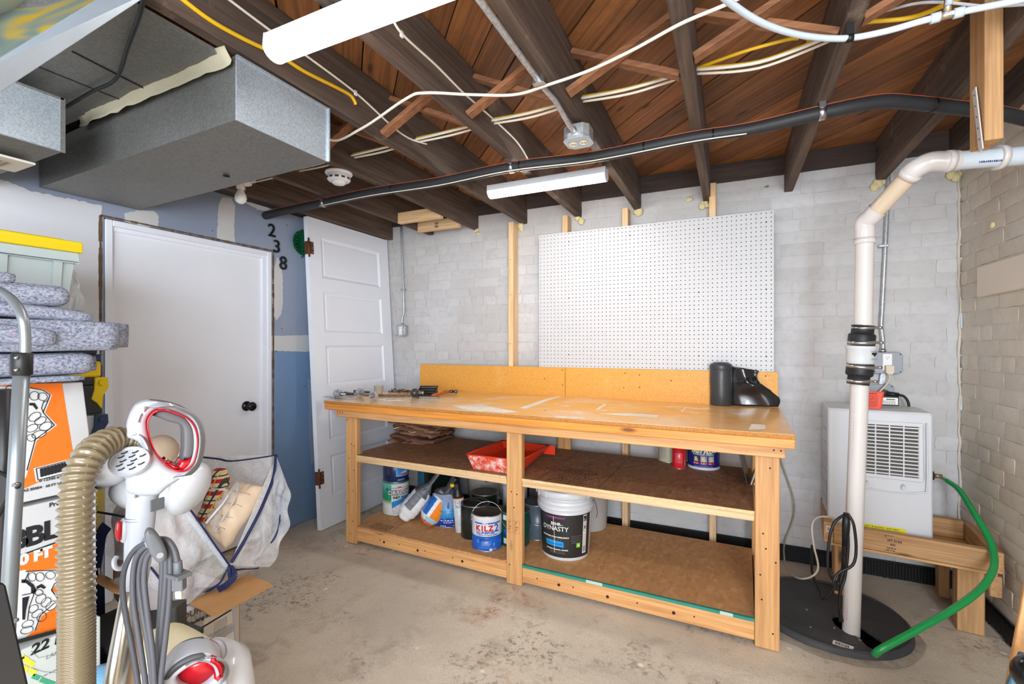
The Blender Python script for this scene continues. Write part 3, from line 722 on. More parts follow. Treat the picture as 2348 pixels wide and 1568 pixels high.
# ---- keyless bulb holder, smoke detector
bp = onz(552, 450, 2.02); r = root('bare_bulb_fixture', (bp.x, bp.y, 2.09), 'bare frosted bulb in a white holder behind the duct end', 'light bulb')
M = Matrix.Translation((bp.x, bp.y, 2.02))
mb = MB(); mb.lathe([(0, -.040), (.012, -.038), (.024, -.028), (.029, -.012), (.027, .004), (.019, .020), (.014, .032), (.013, .040)], 20, M); build('bulb', mb, mat((240, 238, 234), .3, name='frosted_glass'), r, world=True)
mb = MB(); mb.lathe([(.014, .036), (.020, .040), (.022, .056), (.030, .062), (.052, .068), (.054, .078), (0, .080)], 22, M); mb.box((bp.x-.05, bp.y-.05, 2.10), (bp.x+.05, bp.y+.05, 2.122)); build('lamp_holder', mb, mat((226, 222, 212), .5, name='porcelain'), r, world=True)
mb = MB(); mb.tube(spline([(bp.x+.02, bp.y, 2.085), (bp.x+.045, bp.y-.01, 2.06), (bp.x+.05, bp.y-.01, 2.04), (bp.x+.04, bp.y-.005, 2.05)], 6), .0018, 6); build('pull_cord', mb, CREAM, r, world=True)
sp = onz(777, 410, 2.09); r = root('smoke_detector', (sp.x, sp.y, 2.12), 'round white smoke detector under the joists above the panel door', 'smoke detector')
M = Matrix.Translation((sp.x, sp.y, 2.122))
mb = MB(); mb.lathe([(0, 0), (.066, 0), (.068, -.006), (.064, -.012), (.057, -.014)], 32, M); build('base_plate', mb, WHITE, r, world=True)
mb = MB(); mb.lathe([(.056, -.012), (.058, -.036), (.052, -.044), (.036, -.046)], 32, M); mb.lathe([(.036, -.043), (.036, -.046)], 32, M, cap=True); build('shell', mb, WHITE, r, world=True)
mb = MB(); mb.lathe([(0, -.062), (.028, -.060), (.034, -.054), (.035, -.046), (0, -.046)], 28, M); build('sensor_cap', mb, WHITE, r, world=True)
mb = MB()
for k in range(12):
    a = 2*pi*k/12+.1; mb.box((-.009, .0585, -.040), (.009, .0592, -.030), M=M @ Matrix.Rotation(a, 4, 'Z'))
build('vent_slot', mb, mat((70, 72, 80), .8, name='slot_dark'), r, world=True)

# ---- black insulated pipe below the joists
pz = 2.092
P = [(XL+.005, 2.035, 2.075), (-2.55, 2.03, 2.080), (-2.19, 2.02, 2.085), (-1.8, 2.015, 2.092), (-1.36, 2.02, 2.085), (-.95, 2.015, 2.094), (-.55, 2.04, 2.084), (-.15, 2.04, 2.092), (.06, 2.04, 2.086), (.30, 2.025, 2.094), (.48, 2.06, 2.112), (.60, 2.12, 2.110), (.74, 2.20, 2.100), (.9, 2.29, 2.085), (1.058, 2.41, 2.07)]
P = [(x, y, z-.004) for x, y, z in P]
r = root('insulated_pipe', (-.8, 2.03, 2.08), 'long black foam-covered pipe running below the joists', 'pipe')
sp_ = spline(P, 8); mb = MB(); mb.tube(sp_, [.0235+.0012*nz(p.x, 0, 0, 14) for p in sp_], 14); build('pipe_sleeve', mb, mat((44, 45, 48), .55, var=.12, vs=8, name='foam_sleeve'), r, world=True)
def band(p, q, rad, wd, m, name, par):
    p = Vector(p); d = (Vector(q)-p).normalized(); mb = MB(); mb.tube([p-d*wd/2, p+d*wd/2], rad, 16); return build(name, mb, m, par, world=True)
def along(x):
    for a, b in zip(sp_[:-1], sp_[1:]):
        if a.x <= x <= b.x: return a.lerp(b, (x-a.x)/max(1e-6, b.x-a.x)), b
for px in (737, 1168, 1880):
    c = onz(px, 300+160*(px < 800)+90*(800 < px < 1300), pz); a, b = along({737: -2.172, 1168: -.945, 1880: .305}[px])
    band(a, b, .0262, .022, STEEL, 'pipe_strap', r)
    mb = MB(); mb.beam(a+Vector((0, -.026, .01)), a+Vector((0, -.024, .05)), .020, .003, up=(0, 1, 0)); build('strap_tab', mb, STEEL, r, world=True)
for x in (-1.66, -.90, -.33, -.06, .66): 
    a, b = along(x); band(a, b, .0248, .006, GLOSSBLK, 'cable_tie', r)
mb = MB(); mb.tube(spline([Vector((x, y-.02, z-.022)) for x, y, z in P[2:9]], 5), .0026, 6); build('white_wire', mb, CREAM, r, world=True)
mb = MB(); mb.tube(spline([Vector((x, y-.010, z+.024)) for x, y, z in P], 5), .0018, 6); build('orange_wire', mb, mat((170, 88, 58), .5, name='orange_wire'), r, world=True)

# ---- cables
def cable(name, pts, rad, m, lab, cat='cable', group=None, seg=8, n=8, flat=1.0):
    mb = MB(); mb.tube(spline(pts, n), rad, seg, flat=flat); return tag(build(name, mb, m, base=True), lab, cat, group)
cable('white_cable', [(-1.36, 1.15, 2.10), onz(756, 320, 2.095), onz(830, 294, 2.095), onz(930, 227, 2.10), onz(975, 213, 2.10), onz(1080, 217, 2.10), onz(1180, 217, 2.10), onz(1255, 195, 2.10), onz(1350, 162, 2.10), onz(1450, 115, 2.10), onz(1560, 55, 2.10), onz(1670, 8, 2.10), onz(1760, -40, 2.10), onz(1860, -120, 2.10), onz(1990, -260, 2.11)], .0048, CREAM, 'loose cream cable looping from the duct end across the joists to the top edge')
c = cable('staple_cable', [onx(520, -10, -1.0), onz(590, 40, 2.16)] if False else [(-.978, .62, 2.17), (-.975, .85, 2.185), (-.972, 1.10, 2.19), (-.970, 1.35, 2.178), (-.968, 1.62, 2.19), (-.968, 1.80, 2.2)], .0042, CREAM, 'cream cable stapled along the joist right of the near lamp')
def side_cable(xj, pts, lab, m=CREAM, rad=.0042, stap=()):
    P = [onx(px, py, xj) for px, py in pts]; r = root('stapled_cable', P[len(P)//2], lab, 'cable')
    mb = MB(); mb.tube(spline(P, 8), rad, 8); build('cable_sheath', mb, m, r, world=True)
    for s in stap:
        q = onx(s[0], s[1], xj); mb = MB(); mb.box(q-Vector((.006, .007, .010)), q+Vector((.002, .007, .010))); build('cable_staple', mb, WHITE, r, world=True, bevel=.002)
bpy.data.objects.remove(c)
side_cable(-1.327, [(500, -20), (620, 70), (712, 135), (818, 215), (900, 290), (940, 318), (978, 330)], 'cream cable stapled to the side of the dark joist beside the near lamp', stap=[(816, 213)])
side_cable(-.917, [(880, -5), (898, 38), (924, 80), (1000, 150), (1065, 215), (1130, 272), (1185, 325), (1212, 368)], 'cream cable stapled to the side of the joist left of the conduit', stap=[(922, 78)])
side_cable(-1.327, [(395, -20), (480, 45), (560, 90), (640, 128), (700, 165), (760, 195), (800, 216), (812, 230), (816, 240)], 'thick yellow cable running down the dark joist beside the duct', YELLOWC, .0065)
# yellow and white cables threaded through the joists
for k, (i, dz) in enumerate([(0, 0), (1, 0), (2, 0), (3, 0), (4, 0), (5, 0), (6, 0)]):
    xa = JX[i]+JW; xb = JX[i+1]; sag = [.0, .004, .004, .004, .010, .012, .030][i]
    labs = ['behind the duct end', 'under the duct corner', 'above the smoke detector', 'left of the tall stud', 'in the bay left of the conduit', 'in the bay right of the conduit', 'near the white bent pipe']
    r = root('joist_wiring', ((xa+xb)/2, 1.8, 2.2), 'pair of yellow and white cables through the joists '+labs[k], 'cable', 'wiring threaded through the joists')
    ya = 1.825-.012*i; yb2 = 1.825-.012*(i+1)
    for j, (m, dy, dz2, rr) in enumerate(((YELLOWC, .0, .012, .0058), (CREAM, -.012, 0, .0055), (CREAM, .010, -.002, .0050))):
        mb = MB(); mb.tube(spline([(xa-.002, ya+dy, 2.2+dz2), ((xa+xb)/2, (ya+yb2)/2+dy*1.4, 2.2+dz2-sag), (xb+.002, yb2+dy, 2.2+dz2)], 8), rr, 8); build('cable_run', mb, m, r, world=True)
cable('yellow_cable', [onz(1850, 92, 2.22), onz(1960, 55, 2.2), onz(2090, 40, 2.18), onz(2190, 0, 2.15), onz(2230, -20, 2.15)], .0065, YELLOWC, 'yellow cable rising to the top edge beside the white tee fitting')
cable('yellow_cable', [(-.10, 1.76, 2.215), onz(1700, 120, 2.215), onz(1800, 92, 2.215), onz(1830, 88, 2.22)], .0058, YELLOWC, 'single yellow cable crossing the bay right of the upright dark joist')

# ---- conduit with the ceiling outlet box
r = root('ceiling_conduit', (-.59, 1.3, 2.13), 'thin galvanised conduit strapped along the joist with an outlet box at its end', 'conduit')
A = [Vector((-.572, .75, 2.112)), Vector((-.572, 1.20, 2.112)), Vector((-.570, 1.46, 2.112)), Vector((-.560, 1.56, 2.105)), Vector((-.552, 1.66, 2.080)), Vector((-.549, 1.735, 2.072))]
mb = MB(); mb.tube(spline(A, 8), .0095, 12); build('conduit_tube', mb, ZINC, r, world=True)
mb = MB(); mb.box((-.59, 1.415, 2.098), (-.548, 1.435, 2.124)); build('conduit_strap', mb, STEEL, r, world=True, bevel=.002)
oc = Vector((-.545, 1.79, 2.070)); mb = MB()
oct_ = [(-.052, -.030), (-.030, -.052), (.030, -.052), (.052, -.030), (.052, .030), (.030, .052), (-.030, .052), (-.052, .030)]
mb.prism([(oc.x+x, oc.y+y, 2.050) for x, y in oct_], (0, 0, .052)); bx = build('outlet_box', mb, ZINC, r, world=True, bevel=.003)
mb = MB(); mb.prism([(oc.x+x*1.04, oc.y+y*1.04, 2.044) for x, y in oct_], (0, 0, .006)); cv = build('cover_plate', mb, GALV, r, world=True, bevel=.002)
mb = MB()
for s in (-.021, .021): mb.lathe([(0, 0), (.016, 0), (.017, .003)], 18, Matrix.Translation((oc.x+s, oc.y, 2.0405)))
build('receptacle', mb, mat((204, 190, 160), .5, name='ivory'), cv, world=True)
mb = MB()
for s in (-.021, .021):
    for q in (-.006, .006): mb.box((oc.x+s+q-.001, oc.y-.005, 2.0398), (oc.x+s+q+.001, oc.y+.004, 2.041))
build('socket_slot', mb, BLACK, cv, world=True)
mb = MB(); mb.cyl((-.549, 1.728, 2.073), (-.549, 1.742, 2.073), .014, 10); build('connector', mb, STEEL, r, world=True)
mb = MB(); mb.lathe([(0, 0), (.012, 0), (.012, .001)], 14, Matrix.Translation((oc.x-.025, oc.y-.0525, 2.078)) @ Matrix.Rotation(pi/2, 4, 'X')); build('knockout', mb, STEEL, r, world=True)

# ---- white water tube with tee, top right
PEX = mat((206, 220, 236), .3, coat=.3, name='pex')
r = root('water_tube', (.3, 1.5, 2.08), 'bent translucent white water tube clipped under the joists at the top right', 'water pipe')
A = [onz(1480, -420, 2.08), onz(1560, -180, 2.05), onz(1640, -30, 2.03), onz(1700, 25, 2.04), onz(1770, 62, 2.05), onz(1850, 83, 2.065), onz(1940, 88, 2.08), onz(2030, 72, 2.085), onz(2130, 44, 2.085), onz(2230, 22, 2.085), onz(2330, 2, 2.085), onz(2420, -20, 2.085)]
mb = MB(); mb.tube(spline(A, 8), .0082, 12); build('tube', mb, PEX, r, world=True)
for a, b in (((2133, 44), (2156, 38)), ((2186, 32), (2210, 26))):
    mb = MB(); mb.cyl(onz(*a, 2.085), onz(*b, 2.085), .0125, 14); build('crimp_sleeve', mb, PEX, r, world=True)
mb = MB(); c = onz(2171, 35, 2.085); mb.cyl(onz(2152, 39, 2.085), onz(2190, 31, 2.085), .0092, 12); mb.cyl(c, c+Vector((0, -.01, .035)), .0085, 12); build('brass_tee', mb, mat((190, 176, 150), .35, .7, name='brass'), r, world=True)
mb = MB(); mb.tube([c+Vector((0, -.01, .02)), c+Vector((.0, -.03, .06)), c+Vector((-.005, -.1, .12))], .0078, 12); build('branch_tube', mb, PEX, r, world=True)
c = onz(1948, 88, 2.08); mb = MB(); mb.cyl(c-Vector((.009, 0, 0)), c+Vector((.009, 0, 0)), .011, 12); mb.box(c+Vector((-.008, -.004, .006)), c+Vector((.010, .014, .044))); build('tube_clip', mb, BLACK, r, world=True)
cable('grey_flex', [onz(2015, 30, 2.2), onz(2090, 10, 2.18), onz(2160, 5, 2.14), onz(2260, 14, 2.12), onz(2360, 10, 2.1)], .004, mat((190, 192, 198), .4, name='grey_flex'), 'thin grey cable behind the white tee fitting at the top right')

# ---- hanging timber post with plastic strap, top right
r = root('hanging_post', (.74, 1.86, 2.0), 'short upright timber hanging from the joists at the top right, with a plastic strap', 'timber post')
a = D(2222, 300, 1.70); zb_ = D(2222, 330, 1.70).z
e1 = (D(2258, 330, 1.66)-D(2222, 330, 1.70)); e1.z = 0; e1 = Vector((cos(-.55), sin(-.55), 0)); e2 = Vector((-e1.y, e1.x, 0))
o_ = D(2258, 322, 1.46); o_.z = 0
o_ = onx(2258, 322, .669); mb = MB(); mb.box((o_.x, o_.y, o_.z), (o_.x+.041, o_.y+.094, 2.337)); build('post', mb, STAND['z'], r, world=True, bevel=.002)
s0 = onx(2234, 205, .664); s1 = onx(2250, 345, .664); mb = MB(); mb.beam(s0, s1, .022, .003, up=(1, 0, 0)); build('plastic_strap', mb, PVC, r, world=True)
mb = MB()
for t in (.1, .28, .46, .64, .82): mb.sphere(s0.lerp(s1, t)-Vector((.0015, 0, 0)), .0022, 6, 4)
build('strap_hole', mb, HOLE, r, world=True)
# ================================================================ WORKBENCH
BR = radians(-1.35)
WT = .894; BL = 2.530; BD = .905
fm = Vector((-1.036, 2.107, 0)); ex = Vector((cos(BR), sin(BR), 0)); BO = fm-ex*BL/2
bench = root('workbench', BO, 'long orange pine workbench with a chipboard top, two shelves and a backsplash', 'workbench', rz=BR)
MBn = wm(bench); MBi = MBn.inverted()
def bl(p): return MBi @ Vector(p)       # world -> bench coordinates
LX = [bl(onz(797, 1240, 0)).x, bl(onz(1162, 1335, 0)).x, bl(onz(1731, 1490, 0)).x]
LW = .089; LY = .075; LT = .791
def part(name, a, b, m, bev=.003, par=None, off=0):
    mb = MB(); mb.box(a, b); return build(name, mb, m, par or bench, bevel=bev)
mb = MB(); mb.box((0, 0, WT-.0015), (BL, BD, WT)); mb2 = mb
mb = MB(); mb.box((0, 0, WT-.017), (BL, BD, WT-.0012)); top = build('worktop', mb, CHIPE, bench, bevel=.001)
mb = MB(); mb.box((.0015, .0015, WT-.0014), (BL-.0015, BD, WT)); build('worktop_face', mb, TOPM, top, bevel=0)
pr = Print(lambda q, off=0: Vector((q[0], q[1], WT+off)), .0005); SMR = mat((238, 230, 218), .6, name='dried_compound', var=.12, vs=30); rs_ = random.Random(2)
for quad in (((1035, 929), (1120, 932), (1190, 944), (1160, 947), (1070, 941)), ((1271, 953), (1341, 957), (1338, 960), (1275, 957)), ((1372, 948), (1440, 947), (1512, 952), (1505, 957), (1430, 953)), ((1722, 972), (1755, 974), (1756, 984), (1716, 985)), ((1192, 935), (1240, 918), (1284, 906), (1292, 908), (1250, 921), (1206, 937)), ((1210, 900), (1330, 905), (1440, 908), (1438, 912), (1320, 909), (1212, 904)), ((1590, 917), (1634, 918), (1630, 922), (1592, 921)), ((1366, 938), (1386, 926), (1390, 928), (1372, 940)), ((1560, 943), (1572, 933), (1575, 934), (1563, 944)), ((1062, 890), (1110, 889), (1180, 892), (1178, 896), (1100, 893))):
    P_ = [bl(onz(x, y, WT)) for x, y in quad]; out = []
    for a_, b_ in zip(P_, P_[1:]+P_[:1]):
        n_ = max(1, int((b_-a_).length/.012))
        for i in range(n_): c_ = a_.lerp(b_, i/n_); out.append((c_.x+rs_.uniform(-.003, .003), min(max(c_.y+rs_.uniform(-.003, .003), .003), BD-.03)))
    pr.poly(out, SMR)
pr.done(top, 'compound_smear', world=False)
part('top_lip', (0, .002, WT-.017-.0385), (BL, .040, WT-.018), AMBER['x'])
part('apron', (.060, .042, LT), (BL-.030, .080, WT-.018), PINE['x'])
part('apron', (.060, BD-.045, LT), (BL-.030, BD-.006, WT-.018), PINE['x'])
part('end_rail', (.062, .080, LT), (.100, BD-.045, WT-.018), PINE['y'])
part('end_rail', (BL-.072, .080, LT), (BL-.034, BD-.045, WT-.018), PINE['y'])
for k, x in enumerate(LX):
    part('leg', (x, LY, 0), (x+LW, LY+.038, LT-.001), PINE['z'], .004)
    part('leg', (x, BD-.085, 0), (x+LW, BD-.047, LT-.001), PINE['z'], .004)
    if k != 1: part('leg', (x+(LW-.038 if k == 2 else 0), LY+.038, 0), (x+(LW if k == 2 else .038), LY+.090, LT-.001), PINE['z'], .004)
    for z in (.513-.030, .020):
        part('cross_rail', (x+(.005 if k == 2 else .042), LY+.045, z), (x+(.043 if k == 2 else .080), BD-.09, z+.06), PINE['y'])
SH = .556; SB_ = .112
for i in range(2):
    xa = LX[i]+LW+.001; xb = LX[i+1]-.001
    part('shelf_rail', (xa, LY+.002, SH-.013-.030), (xb, LY+.040, SH-.013), FRESH['x'])
    part('base_rail', (xa, LY+.004, .022), (xb, LY+.042, SB_-.012), PINE['x'])
    part('shelf_rail', (xa, BD-.083, SH-.013-.06), (xb, BD-.050, SH-.013), PINE['x'])
    part('base_rail', (xa, BD-.083, .030), (xb, BD-.050, SB_-.012), PINE['x'])
def board(z, m, name, rag):
    mb = MB(); n = 60; rnd = random.Random(int(z*100)); x0 = LX[0]+LW+.001; x1 = LX[2]-.001; vs = []
    fr = [(x0+(x1-x0)*i/n, LY+.004+rnd.uniform(-rag, rag)) for i in range(n+1)]
    fr = [(x, LY+.041 if LX[1]-.002 < x < LX[1]+LW+.002 else y) for x, y in fr]
    mb.prism([(x, y, z-.012) for x, y in fr]+[(x1, BD-.09, z-.012), (x0, BD-.09, z-.012)], (0, 0, .012)); return build(name, mb, m, bench)
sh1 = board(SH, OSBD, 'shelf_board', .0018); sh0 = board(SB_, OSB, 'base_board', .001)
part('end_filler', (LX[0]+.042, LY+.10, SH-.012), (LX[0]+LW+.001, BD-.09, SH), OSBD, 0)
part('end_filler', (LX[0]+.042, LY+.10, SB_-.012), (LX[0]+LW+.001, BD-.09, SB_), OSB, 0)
# shelf front edge: pale torn strand edge
for z, nm in ((SH, 'shelf_edge'),):
    for i in range(2): 
        mb = MB(); mb.box((LX[i]+LW+.001, LY+.0005, z-.0125), (LX[i+1]-.001, LY+.005, z-.0005)); build(nm, mb, mat((222, 190, 142), .85, var=.15, vs=60, bump=.6, bs=150, name='strand_edge'), bench)
    # end boards on leg side
# teal tape on the base edge
mb = MB(); x0, x1 = LX[1]+LW+.001, LX[2]-.001; mb.box((x0, LY+.001, SB_-.013), (x1, LY+.0035, SB_-.0005)); mb.box((x0, LY+.001, SB_-.001), (x1, LY+.014, SB_+.0006)); build('teal_tape', mb, mat((44, 132, 116), .55, var=.1, vs=20, name='teal_tape'), bench)
mb = MB(); mb.box((x0+.34, LY+.0005, SB_-.012), (x0+.42, LY+.004, SB_+.0008)); mb.box((x1-.13, LY+.0005, SB_-.012), (x1-.08, LY+.004, SB_+.0008)); build('label_scrap', mb, mat((176, 200, 190), .6, name='tape_scrap'), bench)
# backsplash: two chipboard lengths
sx0 = bl(ony(960, 835, 3.0)).x; sxm = bl(ony(1297, 850, 3.0)).x; sx1 = bl(ony(1783, 851, 3.0)).x
part('backsplash_board', (sx0, BD-.022, WT-.001), (sxm-.0015, BD-.004, WT+.195), CHIP, .001)
part('backsplash_board', (sxm+.0015, BD-.022, WT-.001), (sx1, BD-.004, WT+.195), CHIP, .001)
def screws(pts, r_=.0035, nm='screw_hole'):
    mb = MB()
    for p, ax in pts:
        M = Matrix.Translation(p) @ (Matrix.Rotation(pi/2, 4, 'X') if ax == 'y' else Matrix.Identity(4)); mb.lathe([(0, .0008), (r_, .0008), (r_, -.001)], 9, M)
    build(nm, mb, HOLE, bench)
P = []
for px, py in ((1290, 848), (1291, 882), (1435, 855), (1432, 888), (1468, 859), (1468, 887), (1755, 861), (1250, 868), (1540, 872)):
    q = bl(ony(px, py, 3.0)); P.append((Vector((q.x, BD-.0222, q.z)), 'y'))
for dx, z in ((.012, .77), (.05, .62), (.07, .61), (.03, .53), (.07, .46), (.03, .39), (.06, .33), (.04, .06), (.06, .14), (.015, .25)): P.append((Vector((LX[0]+dx, LY, z)), 'y'))
for dx, z in ((.03, .48), (.062, .47), (.045, .40), (.02, .1)): P.append((Vector((LX[1]+dx, LY, z)), 'y'))
for dx, z in ((.055, .74), (.03, .47), (.04, .41), (.075, .36), (.025, .2), (.065, .07), (.02, .30)): P.append((Vector((LX[2]+dx, LY, z)), 'y'))
for x in (.075, .095, .115, BL-.07, BL-.045): P.append((Vector((x, .0419, LT+.03)), 'y'))
for t in (.18, .32, .5, .68): P.append((Vector((LX[0]+LW+(LX[1]-LX[0]-LW)*t, LY+.004, .062)), 'y'))
for t in (.08, .26, .55, .78): P.append((Vector((LX[1]+LW+(LX[2]-LX[1]-LW)*t, LY+.004, .060)), 'y'))
screws(P)
P = [(Vector((LX[0]+LW+(LX[1]-LX[0]-LW)*t, LY+.0035, .055)), 'y') for t in (.21, .45, .74)]+[(Vector((LX[1]+LW+(LX[2]-LX[1]-LW)*t, LY+.0035, .055)), 'y') for t in (.19, .42, .7)]
screws(P, .0075, 'bored_hole')
q = bl(onz(1250, 941, WT)); mb = MB(); mb.sphere((q.x, q.y, WT), .007, 8, 4, sq=(1.2, .7, .15)); build('burn_mark', mb, HOLE, bench)
# grade stamps on legs and shelf (print)
pr = Print(flat_map((LX[1]+.045, LY, .30), (1, 0, 0), (0, 0, 1)), .0004); SM = mat((150, 100, 60), .7, name='stamp_ink')
for dx in (-.022, .018):
    for k in range(5): pr.rect(dx-.010, dx-.006+.012*((k*7) % 3)/2, -.028+k*.012, -.021+k*.012, SM)
    pr.line([(dx-.013, -.033), (dx+.014, -.033), (dx+.014, .033), (dx-.013, .033)], .0012, SM, closed=True)
pr.done(bench, 'grade_stamp', world=False)
pr = Print(flat_map((bl(onz(885, 1205, SB_)).x, LY+.06, SB_), (1, 0, 0), (0, 1, 0)), .0005); SD = mat((96, 64, 46), .7, name='dark_stamp')
pr.line([(-.09, -.035), (.09, -.035), (.09, .045), (-.09, .045)], .002, SD, closed=True)
for k in range(4): pr.scribble(-.08, .08, -.022+k*.018, .011, SD, 1)
pr.done(bench, 'grade_stamp', world=False)
pr = Print(flat_map((bl(onz(1330, 1085, SH)).x, LY+.35, SH), (1, 0, 0), (0, 1, 0)), .0005); SE = mat((74, 50, 44), .7, name='shelf_stamp')
for xx in (-.16, .16): pr.line([(xx, -.33), (xx, .42)], .003, SE)
for k in range(9): pr.scribble(-.12+.02*(k % 3), .10, -.30+k*.030, .011, SE, 1)
pr.done(bench, 'grade_stamp', world=False)

# ================================================================ LEANING PANEL DOOR
H = .815; HT = 2.118
A = Vector((-2.470, 2.272, 0)); tx = -2.602
dw = root('leaning_door', A, 'white painted five-panel door leaning upright against the blue wall, two old hinges on its edge', 'door')
dy = Vector((0, 1, 0)); dz = Vector((tx-A.x, -.045, HT)).normalized(); dz = (dz-dy*dz.dot(dy)); dz.normalize(); dxn = dy.cross(dz)   # outward normal (towards the room: +x)
ML = Matrix(((dy.x, dz.x, dxn.x, 0), (dy.y, dz.y, dxn.y, 0), (dy.z, dz.z, dxn.z, 0), (0, 0, 0, 1)))   # local: x=width, y=height, z=outward
def door_box(mb, a, b): mb.box(a, b, M=ML)
LH = HT/dz.z; TH = .035
mb = MB(); S = .105; rails = [0, .19]; ph = (LH-.19-.12-4*.085)/5; ys = []; y = .19
for k in range(5): ys.append((y, y+ph)); y += ph+.085
door_box(mb, (0, 0, -TH), (S, LH, 0)); door_box(mb, (H-S, 0, -TH), (H, LH, 0))
edges = [0]+[v for p in ys for v in p]+[LH]
for k in range(6): door_box(mb, (S, edges[2*k], -TH), (H-S, edges[2*k+1], 0))
build('stiles_and_rails', mb, DOORW, dw)
for (y0, y1) in ys:
    mb = MB(); x0, x1 = S, H-S
    def ring(i0, z0, i1, z1):
        a = [(x0+i0, y0+i0, z0), (x1-i0, y0+i0, z0), (x1-i0, y1-i0, z0), (x0+i0, y1-i0, z0)]; b = [(x0+i1, y0+i1, z1), (x1-i1, y0+i1, z1), (x1-i1, y1-i1, z1), (x0+i1, y1-i1, z1)]
        mb.add([ML @ Vector(p) for p in a+b], [(k, (k+1) % 4, 4+(k+1) % 4, 4+k) for k in range(4)])
    ring(0, 0, .006, -.001); ring(.006, -.001, .010, -.006); ring(.010, -.006, .018, -.011); ring(.018, -.011, .028, -.012); ring(.028, -.012, .034, -.009)
    mb.add([ML @ Vector(p) for p in ((x0+.034, y0+.034, -.009), (x1-.034, y0+.034, -.009), (x1-.034, y1-.034, -.009), (x0+.034, y1-.034, -.009))], [(0, 1, 2, 3)])
    build('door_panel', mb, DOORW, dw)
RUST = mat((110, 72, 52), .6, .5, var=.35, vs=40, name='rusty_hinge')
for hy in (.345, LH-.215):
    mb = MB(); door_box(mb, (-.004, hy-.045, -.032), (.0, hy+.045, -.001)); door_box(mb, (-.002, hy-.042, .001), (.040, hy+.042, .005))
    h_ = build('hinge', mb, RUST, dw, bevel=.001)
    mb = MB(); mb.cyl(ML @ Vector((-.002, hy-.055, .006)), ML @ Vector((-.002, hy+.055, .006)), .006, 10); mb.sphere(ML @ Vector((-.002, hy+.060, .006)), .007, 10, 6); mb.sphere(ML @ Vector((-.002, hy-.060, .006)), .007, 10, 6); build('hinge_pin', mb, RUST, h_)
    mb = MB()
    for q in ((.028, -.03), (.028, .0), (.028, .03)): mb.lathe([(0, 0), (.004, 0), (.004, -.002)], 8, ML @ Matrix.Translation((q[0], hy+q[1], .0058)))
    build('screw_head', mb, STEEL, h_)

# house numbers and glass plate on the left wall
for ch, px, py, hh in (('2', 623, 528, .098), ('3', 634, 565, .098), ('8', 649, 603, .105)):
    c = onx(px, py, XL+.006); v, f = text_geo(ch, hh*1.20, .0012, extrude=.004); r_ = root('house_number', c, {'2': 'black metal figure 2, topmost on the blue wall', '3': 'black metal figure 3 between the 2 and the 8', '8': 'black metal figure 8, lowest of the three'}[ch], 'number', 'black house numbers on the blue wall')
    mb = MB(); mp = flat_map((0, 0, 0), (0, -1 if False else 1, 0), (0, 0, 1)); cx_ = (max(p.x for p in v)+min(p.x for p in v))/2; cy_ = (max(p.y for p in v)+min(p.y for p in v))/2
    mb.add([Vector((.002+p.z, p.x-cx_, p.y-cy_)) for p in v], f); build('figure', mb, mat((22, 24, 28), .4, name='cast_black'), r_, bevel=.001)
c = onx(690, 558, XL+.01); r = root('glass_plate', c, 'round green pressed glass plate hung on the blue wall behind the panel door', 'plate')
M = Matrix.Rotation(pi/2, 4, 'Y'); GG = mat((16, 92, 56), .12, name='green_glass', coat=.6, spec=.8)
mb = MB(); mb.lathe([(0, .006), (.030, .006), (.034, .010), (.052, .010), (.056, .015), (.078, .019), (.084, .024), (.086, .022), (.080, .014), (.05, .003), (0, .001)], 36, M); build('plate', mb, GG, r)
mb = MB()
for k in range(24): a = 2*pi*k/24; mb.sphere(M @ Vector((cos(a)*.068, sin(a)*.068, .0185)), .0045, 8, 4)
for k in range(12): a = 2*pi*k/12; mb.sphere(M @ Vector((cos(a)*.043, sin(a)*.043, .0105)), .004, 8, 4)
build('pressed_relief', mb, GG, r)
mb = MB(); mb.beam((.004, 0, .086), (.012, 0, .096), .012, .004); mb.beam((.004, 0, -.098), (.022, 0, -.086), .010, .004); build('plate_hanger', mb, STEEL, r)

# ================================================================ PEGBOARD
pA = ony(1236, 539, 2.998); pB = ony(1773, 482, 2.998)
nxh = round((pB.x-pA.x)/.0254); nzh = 36; x0 = pA.x; PW = nxh*.0254; z1 = (pA.z+pB.z)/2; z0 = z1-nzh*.0254
peg = root('pegboard', ((x0+x0+PW)/2, 2.998, z0), 'white pegboard panel full of small holes on the brick wall behind the bench', 'pegboard')
mb = MB(); T = .0254; rr = .0032; th = .005; Y0 = 2.998
per = [(-T/2, -T/2), (0, -T/2), (T/2, -T/2), (T/2, 0), (T/2, T/2), (0, T/2), (-T/2, T/2), (-T/2, 0)]
hol = [(rr*cos(a), rr*sin(a)) for a in [(-3*pi/4+k*pi/4) for k in range(8)]]
for j in range(nzh):
    for i in range(nxh):
        cx_ = x0+(i+.5)*T; cz_ = z0+(j+.5)*T
        vs = [(cx_+p, Y0, cz_+q) for p, q in per]+[(cx_+p, Y0, cz_+q) for p, q in hol]+[(cx_+p, Y0+th, cz_+q) for p, q in hol]
        mb.add(vs, [(k, (k+1) % 8, 8+(k+1) % 8, 8+k) for k in range(8)]+[(8+k, 8+(k+1) % 8, 16+(k+1) % 8, 16+k) for k in range(8)])
mb.box((x0, Y0+.0005, z0-.02), (x0+.0008, Y0+th, z1)); mb.box((x0+PW-.0008, Y0+.0005, z0-.02), (x0+PW, Y0+th, z1)); mb.box((x0, Y0+.0005, z1-.0008), (x0+PW, Y0+th, z1))
build('panel', mb, mat((200, 200, 202), .42, name='pegboard_white'), peg, world=True, nofix=True)
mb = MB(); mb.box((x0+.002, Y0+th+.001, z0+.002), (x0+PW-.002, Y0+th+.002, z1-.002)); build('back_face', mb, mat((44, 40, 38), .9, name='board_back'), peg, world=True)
mb = MB()
